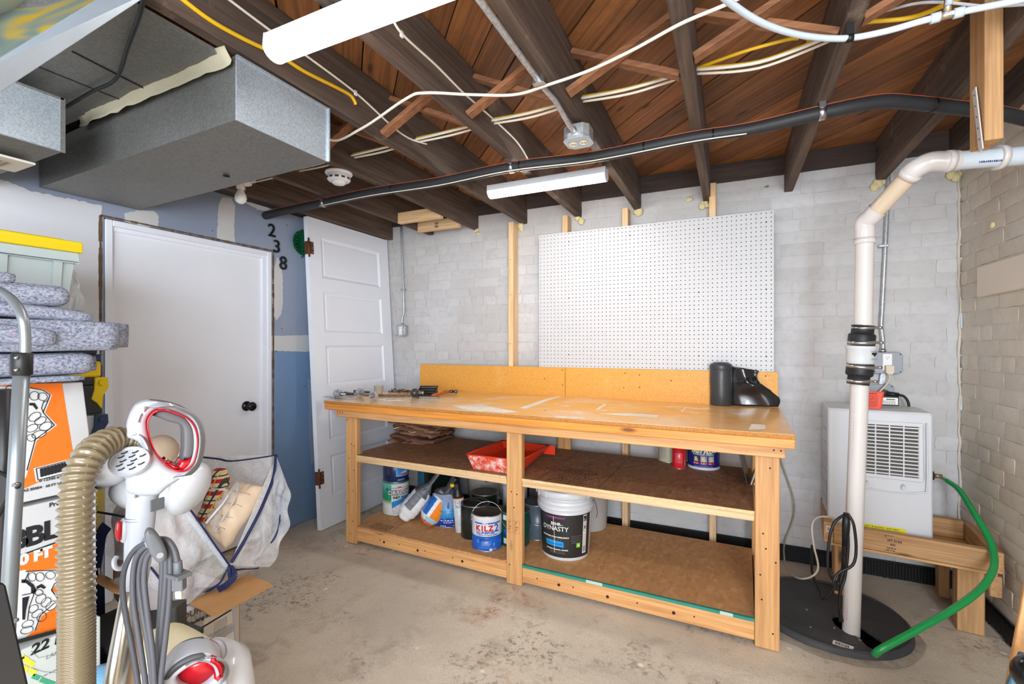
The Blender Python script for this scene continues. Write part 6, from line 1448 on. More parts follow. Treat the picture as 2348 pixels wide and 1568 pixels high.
# black door-hardware stack, ball, tool, card, cup, bits, glass knobs
def stack_box(c, lab):
    r = root('mortise_lock', c, lab, 'lock', 'old black locks on the worktop'); mb = MB(); mb.box((-.055, -.036, 0), (.055, .036, .014)); build('lock_case', mb, mat((44, 44, 42), .45, .3, var=.25, vs=30, name='iron'), r, bevel=.003)
    mb = MB(); mb.box((-.060, -.040, .0), (-.056, .040, .016)); mb.box((-.04, -.03, .0142), (.03, .025, .0155)); build('face_strip', mb, mat((60, 58, 54), .4, .5, name='iron_trim'), r, bevel=.001); return r
q = onz(972, 908, WT)+Vector((0, .05, 0))
for k, lab in enumerate(('lowest black iron lock in the stack on the worktop', 'second black iron lock from the bottom of the stack', 'third black iron lock, just under the topmost', 'topmost black iron lock in the stack on the worktop')): o = stack_box(q+Vector((.004*(k % 2), .003*k, .0005+.0165*k)), lab); o.rotation_euler.z = .25+.06*k
q = onz(951, 911, WT); r = root('door_knob', (q.x, q.y, WT), 'round dark mineral door knob in front of the stack of locks', 'door knob'); mb = MB(); mb.sphere((0, 0, .030), .030, 24, 14, sq=(1, 1, .98)); build('knob', mb, mat((56, 56, 56), .3, coat=.3, name='mineral_black'), r)
mb = MB(); mb.tube([(.02, .012, .03), (.042, .026, .03), (.05, .03, .03)], [.016, .010, .018], 14); build('shank', mb, STEEL, r)
q = onz(968, 913, WT); r = root('file_tool', (q.x, q.y, WT), 'short grey steel bar tool lying beside the dark knob', 'tool', rz=.35); mb = MB(); mb.box((-.02, -.010, 0), (.11, .010, .011)); build('bar', mb, mat((130, 130, 124), .4, .7, name='grey_steel'), r, bevel=.002)
mb = MB(); mb.box((-.035, -.012, 0), (-.018, .012, .013)); build('bar_head', mb, mat((60, 60, 60), .4, .6, name='dark_steel'), r, bevel=.002)
q = onz(900, 916, WT); r = root('paper_card', (q.x, q.y, WT), 'white card with a blue stripe lying by the front edge of the worktop', 'card', rz=.30)
mb = MB(); mb.box((-.085, -.012, 0), (.085, .012, .001)); mb.box((-.05, -.032, .0), (.08, -.016, .001)); mb.box((.02, -.03, .0011), (.055, .03, .0019)); build('card', mb, PAPER, r)
mb = MB(); mb.box((-.04, -.006, .0019), (.08, .0, .0026)); build('stripe', mb, mat((50, 70, 100), .6, name='slate_stripe'), r)
q = onz(864, 903, WT); r = root('plastic_cup', (q.x, q.y+.02, WT-.0004), 'small frosted plastic cup among the glass knobs', 'cup')
mb = MB(); mb.lathe([(0, .0), (.025, .0), (.027, .004), (.033, .052), (.0355, .053), (.0355, .057), (.0325, .057), (.030, .045), (.025, .004), (0, .004)], 24); build('cup', mb, mat((206, 198, 182), .4, name='frosted_cup', alpha=.85), r)
GL = mat((236, 240, 244), .04, name='clear_glass', trans=.85, ior=1.5, coat=.5)
for k, (px, py, lab, yaw_, s) in enumerate(((776, 913, 'glass door knob with a chrome plate farthest left on the worktop', 0.2, 1.0), (826, 910, 'glass door knob lying in the middle of the three glass knobs', -.4, 1.0), (856, 917, 'faceted glass door knob nearest the front edge, beside the cup', -1.2, 1.05))):
    q = onz(px, py, WT); r = root('glass_doorknob', (q.x, q.y, WT), lab, 'door knob', 'glass door knobs on the worktop', rz=yaw_)
    M = Matrix.Translation((0, 0, .029*s)) @ Matrix.Rotation(pi/2, 4, 'Y')
    mb = MB(); mb.lathe([(0, -.030), (.018, -.028), (.027, -.018), (.030, -.004), (.026, .010), (.016, .018), (.012, .022)], 12, M, sm=False); build('glass_head', mb, GL, r)
    mb = MB(); mb.lathe([(.0, -.020), (.014, -.018), (.018, -.006), (.012, .012)], 12, M, sm=False); build('silvered_core', mb, mat((214, 218, 226), .12, .9, name='mirror_core'), r)
    mb = MB(); mb.lathe([(.013, .020), (.016, .022), (.012, .034), (.008, .040), (.008, .055)], 16, M); build('ferrule', mb, STEEL, r)
for k, (px, py, lab, a) in enumerate(((790, 914, 'thin bright metal escutcheon plate on the front left corner of the worktop', .1), (762, 911, 'second thin metal plate, under the leftmost glass knob', -.3), (815, 906, 'long dull metal backplate behind the glass knobs', .25))):
    q = onz(px, py, WT); r = root('backplate', (q.x, q.y, WT), lab, 'metal plate', 'door backplates on the worktop', rz=a); mb = MB(); L = .085 if k < 2 else .12; mb.box((-L, -.026, 0), (L, .026, .0025)); mb.lathe([(.012, .0025), (.016, .0055), (.022, .0025)], 18, cap=False); build('plate', mb, [mat((196, 198, 202), .25, .9, name='bright_plate'), mat((176, 178, 182), .3, .9, name='bright_plate2'), mat((120, 120, 118), .4, .8, name='dull_plate')][k], r, bevel=.001)
for k, (px, py, L, lab) in enumerate(((830, 902, .16, 'long dark steel spindle bar behind the glass knobs'), (800, 906, .10, 'shorter dark steel bar left of the long spindle bar'))):
    q = onz(px, py, WT); r = root('spindle_bar', (q.x, q.y, WT+.012), lab, 'metal bar', rz=-.12-.1*k); mb = MB(); mb.tube([(-L/2, 0, 0), (L/2, 0, .0)], .008, 8); mb.box((-L/2, -.010, -.012), (-L/2+.02, .010, .009)); build('bar', mb, mat((92, 92, 94), .4, .7, name='spindle_steel'), r, bevel=.001)
# heap of old screws, keys and hinges
r = root('screw_heap', onz(925, 900, WT), 'heap of rusty screws and small hardware on the worktop beside the locks', 'screws', kind='stuff'); mb = MB(); rnd = random.Random(3)
RS = mat((104, 74, 54), .5, .5, var=.4, vs=60, name='rusty_bits')
for k in range(230):
    t = rnd.random(); x = -.19+.36*t; y = rnd.gauss(0, .028)-.02+.05*t; z = .003+abs(rnd.gauss(0, .010))*max(0, 1-abs(y)/.05); a = rnd.uniform(0, pi); L = rnd.uniform(.010, .028); d = Vector((cos(a), sin(a)*.6, rnd.uniform(-.2, .2)))*L/2; p = Vector((x, y, z+.003))
    if bl(r.location+p).x < .03: continue
    mb.tube([p-d, p+d*.85, p+d], [.0016, .0016, .0042], 5)
build('screws', mb, RS, r)
r['kind'] = 'stuff'
r = root('small_fittings', onz(885, 908, WT), 'scatter of thin brass and copper bits near the card and glass knobs', 'hardware', kind='stuff'); mb = MB()
for k in range(70):
    x = rnd.uniform(-.14, .16); y = rnd.gauss(0, .03)+.25*x; a = rnd.uniform(.1, 1.0); L = rnd.uniform(.015, .07); d = Vector((cos(a), sin(a), 0))*L/2; p = Vector((x, y, .003+rnd.random()*.003)); mb.tube([p-d, p+d], rnd.uniform(.0012, .0026), 5)
build('bits', mb, mat((170, 128, 98), .4, .7, var=.4, vs=60, name='brassy_bits'), r)
# ================================================================ LEFT-HAND CLUTTER
def soft_box(a, b, seg, amp, sc, rnd_r, seed=0):
    """rounded, slightly lumpy slab between corners a and b"""
    a = Vector(a); b = Vector(b); c = (a+b)/2; h = (b-a)/2; h = Vector((abs(h.x), abs(h.y), abs(h.z))); mb = MB()
    nx, ny, nz_ = seg
    def P(x, y, z):
        p = Vector((x*h.x, y*h.y, z*h.z)); q = Vector((max(-h.x+rnd_r, min(h.x-rnd_r, p.x)), max(-h.y+rnd_r, min(h.y-rnd_r, p.y)), max(-h.z+min(rnd_r, h.z), min(h.z-min(rnd_r, h.z), p.z))))
        d = p-q
        if d.length > 1e-6: p = q+d.normalized()*min(d.length, rnd_r)
        k = Vector((nz(p.x+seed, p.y, p.z, sc), nz(p.x, p.y+seed+9, p.z, sc), nz(p.x, p.y, p.z+seed+5, sc)))
        return c+p+k*amp
    for s in (-1, 1):
        mb.grid(lambda u, v: P(2*u-1, 2*v-1, s), nx, ny); mb.grid(lambda u, v: P(2*u-1, s, 2*v-1), nx, nz_); mb.grid(lambda u, v: P(s, 2*u-1, 2*v-1), ny, nz_)
    return mb
FX = -1.64
def felt():
    m, t, b = nt('recycled_felt'); v = coords(t, (1, 1, 1.6)); n1 = noise_n(t, v, 150, 3, .7); n2 = noise_n(t, v, 85, 4, .7, .6); n3 = noise_n(t, coords(t), 90, 2)
    col = ramp(t, n1, [(.32, lin((76, 82, 100))), (.46, lin((124, 129, 146))), (.6, lin((158, 162, 176)))])
    col = mixc(t, ramp(t, n2, [(.28, g(.8)), (.36, g(0))]), col, lin((64, 72, 92))); col = mixc(t, ramp(t, n3, [(.68, g(0)), (.74, g(.7))]), col, lin((176, 110, 116)))
    t.links.new(col, b.inputs['Base Color']); b.inputs['Roughness'].default_value = .95; bumpn(t, b, n1, .35, .003); return m
FELT = felt()
# ---- printed wrap boxes
class Face:
    """a printed box face lying in a plane; px() turns a point of the photograph into (u, v) on it"""
    def __init__(s, O, U, V): s.O = Vector(O); s.U = Vector(U).normalized(); s.V = Vector(V).normalized(); s.n = s.U.cross(s.V)
    def px(s, x, y):
        r_ = ray(x, y); t = (s.O-EYE).dot(s.n)/r_.dot(s.n); p = EYE+r_*t-s.O; return (p.dot(s.U), p.dot(s.V))
    def map(s): return flat_map(s.O, s.U, s.V)
def carton(name, O, V, w_, h, d, lab, m, cat='box', group=None):
    """front face at O (lower right corner), width w_ towards -y, height h along V, depth d towards -x"""
    F = Face(O, (0, 1, 0), V); r = root(name, Vector(O)+Vector((-d/2, -w_/2, 0)), lab, cat, group)
    O = Vector(O); U = Vector((0, -1, 0)); V_ = F.V; n = Vector((-1, 0, 0))
    vs = [O, O+U*w_, O+U*w_+V_*h, O+V_*h]; vs += [v+n*d for v in vs]; mb = MB(); mb.add(vs, [(0, 1, 2, 3), (4, 7, 6, 5), (0, 4, 5, 1), (1, 5, 6, 2), (2, 6, 7, 3), (3, 7, 4, 0)])
    build('carton', mb, m, r, world=True, bevel=.003, seg=2); return r, F
WB = mat((190, 190, 191), .6, var=.03, vs=8, name='white_carton'); ARTW = mat((208, 208, 207), .6, name='white_print')
def pxpoly(pr, F, pts, m, lay): pr.poly([F.px(*p) for p in pts], m, lay)
def pxline(pr, F, pts, w_, m, lay, closed=False): pr.line([F.px(*p) for p in pts], w_, m, lay, closed)
def pxcirc(pr, F, x, y, rx, ry, w_, rot=0):
    pts = [(x+rx*cos(t*pi/9)*cos(rot)-ry*sin(t*pi/9)*sin(rot), y+rx*cos(t*pi/9)*sin(rot)+ry*sin(t*pi/9)*cos(rot)) for t in range(18)]; pr.line([F.px(*p) for p in pts], w_, INK, 4, True)
OU = Vector((FX, .700, .836)); VU = Vector((-.075, -.0, .300)).normalized()
r, F = carton('wrap_box', OU, VU, .62, .305, .34, 'upper white and orange printed bubble wrap carton under the grey pads', WB, group='bubble wrap cartons in the left stack')
pr = Print(F.map(), .0008)
pxpoly(pr, F, [(-40, 882), (142, 878), (168, 1040), (166, 1072), (60, 1118), (-40, 1150)], ORANGE, 0)
pxpoly(pr, F, [(-40, 884), (70, 889), (100, 893), (119, 906), (103, 946), (130, 975), (84, 1010), (60, 1092), (30, 1140), (-40, 1150)], ARTW, 1)
pxline(pr, F, [(66, 889), (98, 895), (114, 906), (98, 946), (124, 975), (80, 1008), (61, 1078)], .0022, INK, 2)
for x, y, rx, ry, ro in ((77, 908, 11, 10, 0), (96, 910, 11, 9, .2), (78, 956, 15, 9, -.5), (91, 965, 14, 8, -.4), (103, 978, 15, 9, -.4), (72, 982, 14, 8, -.4), (88, 996, 17, 8, -.3), (70, 1004, 10, 8, 0), (18, 1025, 12, 14, 0), (12, 905, 12, 12, 0), (20, 900, 10, 16, 0)): pxcirc(pr, F, x, y, rx, ry, .0015, ro)
pxpoly(pr, F, [(66, 924), (78, 924), (86, 936), (82, 940), (74, 930), (66, 930)], INK, 3)
pxline(pr, F, [(100, 918), (94, 936), (98, 946)], .0018, INK, 3); pxline(pr, F, [(110, 918), (100, 922)], .0018, INK, 3)
pxpoly(pr, F, [(76, 1074), (152, 1054), (156, 1085), (82, 1105)], ARTW, 2); pxline(pr, F, [(82, 1075), (152, 1057), (155, 1083), (86, 1101)], .0020, INK, 3, True)
a_ = F.px(88, 1096); b_2 = F.px(150, 1062)
s_ = (F.px(150, 1078)[1]-F.px(90, 1094)[1])/(F.px(150, 1078)[0]-F.px(90, 1094)[0])
for k in range(24):
    x = 92+k*2.6; y0_ = 1094-(x-90)*.262; pxline(pr, F, [(x, y0_), (x-1.5, y0_-18)], .0012+.0012*((k*5) % 3), INK, 4)
a_ = F.px(100, 1100); pr.text('0 12345 67890', a_[0]+.02, a_[1]-.001, .010, INK, .0003, lay=5)
a_ = F.px(66, 1124); pr.text('AZ 85004   60 FT USA', a_[0]+.03, a_[1]+.001, .009, INK, .0003, lay=3)
pr.done(r)
OL = Vector((FX, .700, .486)); VL = Vector((.0, 0, 1))
r, F = carton('wrap_box', OL, VL, .62, .338, .34, 'lower white and orange bubble wrap carton with big black letters', WB, group='bubble wrap cartons in the left stack')
pr = Print(F.map(), .0008)
pxpoly(pr, F, [(-60, 1316), (148, 1239), (148, 1440), (-60, 1490)], ORANGE, 0); pxline(pr, F, [(-60, 1312), (148, 1236)], .004, INK, 1)
bb = F.px(76, 1228); 
for ch, x, y in (('B', 40, 1240), ('B', 79, 1229), ('L', 117, 1216), ('E', 158, 1206)): q = F.px(x, y); pr.text(ch, q[0], q[1], .068, INK, .0026, lay=2)
for ch, x, y in (('0', 30, 1290), ('0', 54, 1283), ('F', 86, 1274), ('T', 106, 1267)): q = F.px(x, y); pr.text(ch, q[0], q[1], .036, ARTW, .0022, lay=2)
q = F.px(128, 1155); pr.text('Prot', q[0], q[1], .016, INK, .0004, lay=2)
pxpoly(pr, F, [(-60, 1330), (56, 1306), (66, 1310), (134, 1303), (148, 1312), (148, 1322), (134, 1332), (118, 1352), (150, 1376), (95, 1412), (84, 1440), (40, 1475), (-60, 1500)], ARTW, 1)
pxline(pr, F, [(58, 1310), (134, 1306), (148, 1314)], .0020, INK, 2); pxline(pr, F, [(148, 1322), (124, 1338), (117, 1352), (133, 1374)], .0022, INK, 2); pxline(pr, F, [(133, 1374), (92, 1410), (80, 1444)], .0022, INK, 2)
for x, y, rx, ry, ro in ((72, 1322, 9, 10, 0), (90, 1322, 10, 10, 0), (114, 1318, 11, 9, 0), (92, 1372, 13, 10, -.7), (104, 1380, 13, 9, -.7), (116, 1388, 14, 9, -.6), (75, 1395, 12, 8, -.6), (84, 1406, 14, 8, -.5), (94, 1414, 12, 9, -.7), (62, 1430, 14, 8, -.4), (60, 1444, 15, 8, -.3), (88, 1358, 9, 7, 0)): pxcirc(pr, F, x, y, rx, ry, .0013, ro)
# coffee pot drawing
pxpoly(pr, F, [(48, 1328), (60, 1328), (76, 1340), (82, 1352), (76, 1362), (70, 1358), (70, 1346), (58, 1336), (48, 1336)], INK, 3); pxpoly(pr, F, [(50, 1370), (66, 1366), (58, 1400), (56, 1420), (50, 1420)], INK, 3); pxpoly(pr, F, [(82, 1344), (94, 1338), (104, 1346), (100, 1350), (92, 1346), (84, 1350)], INK, 3)
pxline(pr, F, [(50, 1364), (70, 1360), (82, 1350)], .002, INK, 3); pxline(pr, F, [(54, 1334), (60, 1322), (64, 1312)], .002, INK, 3); pxline(pr, F, [(80, 1352), (66, 1390), (62, 1420)], .0018, INK, 3)
pr.done(r)
# dark tray and map carton under them
r, F = carton('map_carton', Vector((FX+.012, .705, .02)), (0, 0, 1), .64, .445, .36, 'pale carton printed with a section map, at the bottom of the left stack', mat((196, 200, 194), .6, var=.05, name='map_paper'))
pr = Print(F.map(), .0008)
pxpoly(pr, F, [(-60, 1492), (150, 1437), (150, 1446), (-60, 1502)], INK, 1)
q = F.px(88, 1484); pr.text('R. 22 E.', q[0], q[1], .036, INK, .0012, .15, lay=2); q = F.px(122, 1500); pr.text('LAKE', q[0], q[1], .014, INKG, 0, .2, lay=2)
YM = mat((226, 216, 66), .6, name='map_yellow'); GMt = mat((70, 158, 116), .6, name='map_green')
for k, (x, y) in enumerate(((52, 1508), (66, 1518), (52, 1530), (70, 1538))): pxpoly(pr, F, [(x, y-8), (x+15, y), (x+8, y+12), (x-7, y+4)], YM, 1)
for k, (x, y) in enumerate(((78, 1552), (96, 1560), (112, 1566))): pxpoly(pr, F, [(x, y-8), (x+16, y-2), (x+8, y+8), (x-8, y+2)], GMt, 1)
pxline(pr, F, [(70, 1492), (88, 1508), (120, 1500)], .0008, INKG, 2); pxline(pr, F, [(70, 1530), (100, 1540), (140, 1542)], .0008, INKG, 2); q = F.px(118, 1540); pr.scribble(q[0]-.02, q[0]+.02, q[1], .004, INKG, 1)
pr.done(r)

# ---- grey moving pads
PL = ['lowest folded grey felt pad on the upper wrap carton', 'middle folded grey felt pad, longest of the pile, sticking out to the right', 'thick folded grey felt pad on top of the long one', 'crumpled grey felt pad at the very top of the pile, cut by the left edge']
zA = 1.141
def pad(pts, lab, seed, layers):
    r = root('moving_pad', (FX-.12, .45, pts), lab, 'felt pad', 'grey felt pads stacked on the cartons')
    for k, (a, b, am, rr2, tl) in enumerate(layers):
        mb = soft_box(a, b, (14, 26, 3), am, 6, rr2, seed+k)
        if tl: mb.v = [Vector((v.x, v.y, v.z+tl*(v.y-.5)+(-.35*(v.y-.56)**2 if v.y > .56 else 0))) for v in mb.v]
        build('pad_fold', mb, FELT, r, world=True)
x0_, x1_ = FX-.30, FX+.045
pad(zA, PL[0], 1, [((x0_, .05, zA), (x1_, .66, zA+.016), .002, .010, 0), ((x0_, .05, zA+.018), (x1_-.005, .685, zA+.078), .004, .020, 0), ((x0_+.03, .05, zA+.022), (x1_-.07, .715, zA+.070), .004, .010, 0)])
pad(zA+.082, PL[1], 5, [((x0_, .05, zA+.082), (x1_+.005, .735, zA+.165), .004, .010, 0), ((x0_, .05, zA+.088), (x1_-.08, .80, zA+.165), .004, .008, 0), ((x1_-.05, .05, zA+.105), (x1_+.028, .59, zA+.150), .006, .016, -.10)])
pad(zA+.168, PL[2], 9, [((x0_+.02, .05, zA+.168), (x1_-.005, .685, zA+.205), .006, .018, -.05), ((x0_+.06, .05, zA+.200), (x1_-.01, .640, zA+.255), .008, .028, 0)])
pad(zA+.25, PL[3], 13, [((x0_+.06, .05, zA+.252), (x1_-.01, .525, zA+.280), .012, .014, 0), ((x0_+.06, .05, zA+.272), (x1_-.03, .49, zA+.305), .014, .016, 0)])

# ---- tool boxes and tote behind
tb = -1.99; DKP = mat((40, 42, 50), .5, name='dark_tool_plastic', bump=.1, bs=80); NVP = mat((40, 58, 92), .45, name='navy_plastic'); CLR = mat((190, 196, 204), .2, name='clear_lid', alpha=.75)
def yy(px): return onx(px, 900, tb).y
def zz_(py, px=235): return onx(px, py, tb).z
def organizer(ztop, zbot, lab, body, latchm, lidm, yr, clear=False):
    r = root('tool_organizer', (tb-.14, yr-.22, zbot), lab, 'tool box', 'stacked tool organisers by the door')
    mb = MB(); h = ztop-zbot; mb.box((tb-.30, yr-.46, zbot), (tb, yr, zbot+h*(.42 if clear else .80))); build('case', mb, body, r, world=True, bevel=.006, seg=2)
    mb = MB(); mb.box((tb-.30, yr-.455, zbot+h*(.42 if clear else .80)), (tb-.002, yr-.004, ztop)); build('lid', mb, lidm, r, world=True, bevel=.006, seg=2)
    for yl in (yr-.012,):
        mb = MB(); pts = [(tb-.05, zbot+h*1.02), (tb-.012, zbot+h*1.02), (tb-.010, zbot+h*.72), (tb-.028, zbot+h*.55), (tb-.030, zbot+h*.15), (tb-.052, zbot+h*.25), (tb-.055, zbot+h*.6)]
        pts = [(yl-.012, zbot+h*1.0), (yl+.026, zbot+h*1.0), (yl+.028, zbot+h*.72), (yl+.012, zbot+h*.48), (yl+.008, zbot+h*.12), (yl-.006, zbot+h*.30), (yl-.022, zbot+h*.42), (yl-.014, zbot+h*.66)]
        mb.prism([(tb-.03, a, b) for a, b in pts], (.034, 0, 0)); l = build('latch', mb, latchm, r, world=True, bevel=.003, seg=2)
        mb = MB(); mb.cyl((tb+.003, yl+.007, zbot+h*.86), (tb+.009, yl+.007, zbot+h*.86), .009, 14); build('latch_pin', mb, latchm, l, world=True)
yr = yy(236)
organizer(zz_(865), zz_(948), 'dark tool organiser with a yellow latch, upper of those beside the door', DKP, YEL, DKP, yr)
organizer(zz_(905)-.018-.0, zz_(1010)+.0, 'clear-lidded tool organiser with a navy latch beside the door', DKP, NVP, CLR, yr, True) if False else organizer(zz_(950), zz_(1032)+.012, 'clear-lidded tool organiser with a navy latch beside the door', DKP, NVP, CLR, yr, True)
organizer(zz_(1020), zz_(1120), 'lowest visible dark tool organiser with a yellow latch behind the ribbed hose', DKP, YEL, DKP, yr)
organizer(zz_(1122), zz_(1330), 'dark tool crate at the foot of the organiser stack', DKP, YEL, DKP, yr-.01)
organizer(zz_(1332), .0, 'black tool chest on the floor carrying the organiser stack', DKP, NVP, DKP, yr-.01)
r = root('tool_case', (tb-.15, yr-.2, zz_(862)), 'yellow and navy lidded tool case peeking out under the grey pads', 'tool box')
mb = MB(); mb.box((tb-.30, yr-.46, zz_(864)), (tb-.0, yr-.004, zz_(828))); build('case', mb, YEL, r, world=True, bevel=.006); 
mb = MB(); mb.box((tb-.29, yr-.45, zz_(828)), (tb-.006, yr-.0, zz_(812))); build('navy_band', mb, NVP, r, world=True, bevel=.004)
mb = MB(); mb.box((tb-.29, yr-.45, zz_(812)), (tb-.006, yr-.012, zz_(800))); build('case_top', mb, DKP, r, world=True, bevel=.004)
tz0 = zz_(800)+.001; xt = -2.02; ty1 = onx(172, 600, xt).y
z_l0, z_l1 = onx(178, 581, xt).z, onx(178, 556, xt).z
tzl = z_l0
r = root('storage_tote', (xt-.2, ty1-.28, tz0), 'translucent storage tote with a bright yellow lid at the top of the left stack', 'tote')
TOTE = mat((196, 208, 208), .3, name='tote_plastic', alpha=.82)
mb = MB(); b4 = [(xt-.33, ty1-.56, tz0), (xt-.025, ty1-.56, tz0), (xt-.025, ty1-.03, tz0), (xt-.33, ty1-.03, tz0)]; t4 = [(xt-.36, ty1-.58, tzl), (xt, ty1-.58, tzl), (xt, ty1, tzl), (xt-.36, ty1, tzl)]
mb.add(b4+t4, [(0, 3, 2, 1), (0, 1, 5, 4), (1, 2, 6, 5), (2, 3, 7, 6), (3, 0, 4, 7)]); build('tote_body', mb, TOTE, r, world=True, solid=.003)
mb = MB(); mb.box((xt-.37, ty1-.59, tzl-.035), (xt+.008, ty1+.008, tzl-.028))
mb.box((xt-.006, ty1-.59, tzl-.035), (xt+.008, ty1+.008, tzl)); build('tote_rim', mb, TOTE, r, world=True, bevel=.002)
mb = MB()
for k in range(4): y = ty1-.05-k*.13; mb.beam((xt-.022, y, tz0+.01), (xt+.004, y+.004, tzl-.035), .022, .006, up=(1, 0, 0))
build('rib', mb, TOTE, r, world=True)
mb = MB(); mb.box((xt-.39, ty1-.60, z_l0), (xt+.016, ty1+.016, z_l1)); mb.box((xt-.36, ty1-.57, z_l1-.001), (xt-.02, ty1-.02, z_l1+.008)); build('tote_lid', mb, YEL, r, world=True, bevel=.008, seg=3)
# bubble film hanging beside it
r = root('bubble_film', (xt-.05, ty1+.03, tz0+.1), 'crumpled translucent bubble film hanging at the right side of the tote', 'plastic film')
FILM = mat((206, 212, 216), .25, name='bubble_sheet', alpha=.42, bump=.8, bs=120)
A0 = onx(160, 590, xt); mb = MB()
def ff(u, v):
    y = ty1-.015+.045*u*(.55+.8*sin(v*2.6))+.012*nz(u*3, v*5, 1, 1.5); return (xt-.02-.03*u+.02*nz(u*4, v*4, 3, 1.2), y, tzl-.045-v*.20)
mb.grid(ff, 16, 24); build('film_sheet', mb, FILM, r, world=True)

# ---- hand truck, nearest the viewer at the left edge
r = root('hand_truck', D(30, 1400, .80), 'grey tubular hand truck with black clamps, cut by the left edge', 'hand truck')
ALU = mat((136, 142, 146), .35, .6, name='grey_tube')
mb = MB(); mb.tube(spline([D(-60, 640, .84), D(0, 668, .82), D(30, 690, .81), D(52, 728, .80), D(58, 780, .80), D(56, 860, .80)], 8), .0075, 16); build('upper_tube', mb, ALU, r, world=True)
LT0 = D(50, 845, .80); LT1 = D(8, 1600, .80); ld = (LT1-LT0).normalized()
mb = MB(); mb.tube([LT0, LT0.lerp(LT1, .5), LT0+ld*(.85/abs(ld.z))], .0108, 20); build('main_tube', mb, ALU, r, world=True)
mb = MB(); mb.tube([D(51, 808, .80), D(50, 860, .80)], .0138, 20); mb.box(D(36, 858, .80)-CAMR*.006-CAMF*.006, D(36, 815, .80)+CAMR*.004+CAMF*.008); build('clamp', mb, BLACK, r, world=True, bevel=.003)
mb = MB()
for py in (820, 848): c = D(37, py, .785); mb.sphere(c, .0030, 8, 5)
build('rivet', mb, STEEL, r, world=True)
mb = MB(); mb.tube([D(9, 893, .86), D(10, 1130, .87), D(4, 1330, .88), D(-10, 1500, .9)], .012, 10); build('side_rail', mb, BLACK, r, world=True)
mb = MB(); a = D(-30, 900, .86); mb.prism([D(-60, 893, .86), D(16, 897, .86), D(4, 1130, .87), D(-60, 1150, .87)], CAMF*.012); build('backing_plate', mb, BLACK, r, world=True, bevel=.002)
mb = MB(); mb.prism([D(-30, 1070, .82), D(10, 1090, .80), D(38, 1108, .79), D(38, 1120, .79), D(16, 1140, .80), D(-30, 1230, .82)], CAMF*.010); build('pivot_bracket', mb, BLACK, r, world=True, bevel=.003)
mb = MB()
for px, py in ((33, 1112), (31, 1425)): c = D(px, py, .772); mb.cyl(c-CAMF*.002, c+CAMF*.006, .0036, 6)
build('bolt', mb, STEEL, r, world=True)
mb = MB(); q = [D(-40, 1325, .66), D(12, 1338, .66), D(64, 1568, .66), D(100, 1740, .66), D(-40, 1740, .66)]; mb.prism(q, (q[1]-EYE).normalized()*.012); build('toe_plate', mb, mat((24, 22, 22), .35, name='black_plate', var=.2, vs=8), r, world=True, bevel=.003)
mb = MB(); mb.tube([LT0+ld*(.85/abs(ld.z)), LT0+ld*(1.30/abs(ld.z))], .0108, 14); build('main_tube', mb, ALU, r, world=True)

# ---- upright vacuum cleaner
VZ = .76
def vp(px, py, d=VZ): return D(px, py, d)
r = root('vacuum_cleaner', (-.86, .46, 0), 'upright white and red vacuum cleaner with looped handle and ribbed beige hose', 'vacuum cleaner')
VW = mat((178, 181, 189), .32, coat=.3, name='vacuum_white'); VG = mat((84, 84, 87), .5, name='grip_grey')
class Plane:
    """an upright working plane through a point, with its own normal"""
    def __init__(s, P0, turn=0.0):
        s.O = Vector(P0); n = Vector((P0.x, P0.y, 0)).normalized(); s.n = Matrix.Rotation(turn, 3, 'Z') @ n; s.U = s.n.cross(UP).normalized(); s.V = UP
    def px(s, x, y):
        r_ = ray(x, y); t = (s.O-EYE).dot(s.n)/r_.dot(s.n); q = EYE+r_*t-s.O; return (q.dot(s.U), q.dot(s.V))
    def at(s, x, y, z=0): return s.O+s.U*x+s.V*y-s.n*z
PV = Plane(D(350, 1020, VZ), .10)
def prof(pts): return [PV.px(200+x/4.9, 880+y/4.9) for x, y in pts]
def place(v, f, mt, nm, off=0, par=None, bevel=0, pl=None):
    pl = pl or PV; mb = MB(); mb.add([pl.at(p.x, p.y, p.z+off) for p in v], f, 0, True); return build(nm, mb, mt, par or r, world=True, bevel=bevel)
def sp2d(pts, n=5, closed=True): return [(p.x, p.y) for p in spline([Vector((a, b, 0)) for a, b in pts], n, closed)]
outer_ = sp2d(prof([(640, 188), (740, 182), (880, 208), (1040, 255), (1150, 325), (1222, 425), (1252, 545), (1252, 700), (1225, 830), (1175, 925), (1090, 1000), (980, 1080), (900, 1130), (845, 1180), (800, 1215), (720, 1235), (560, 1235), (450, 1200), (425, 1120), (430, 1040), (480, 970), (560, 900), (620, 760), (560, 640), (440, 590), (438, 520), (455, 420), (490, 320), (545, 235)]))
hole_ = sp2d(prof([(665, 370), (740, 285), (850, 268), (970, 305), (1085, 355), (1165, 430), (1205, 530), (1212, 650), (1190, 790), (1150, 885), (1080, 945), (1000, 955), (900, 910), (800, 820), (722, 700), (672, 560), (655, 450)]))
v, f = profile_solid([outer_, hole_], .046, .011, 3); place(v, f, VW, 'handle_shell')
inner_ = sp2d(prof([(690, 350), (800, 372), (900, 412), (1010, 440), (1052, 480), (1064, 560), (1060, 700), (1048, 800), (1018, 870), (985, 905), (930, 900), (860, 860), (790, 790), (730, 700), (692, 600), (676, 480), (678, 400)]))
red_in = sp2d(prof([(680, 372), (745, 300), (850, 285), (965, 320), (1075, 368), (1150, 440), (1190, 535), (1198, 650), (1178, 785), (1140, 872), (1075, 930), (1000, 940), (905, 896), (808, 808), (732, 694), (684, 556), (668, 450)]))
v, f = profile_solid([hole_, red_in], .053, 0); place(v, f, RED, 'red_trim')
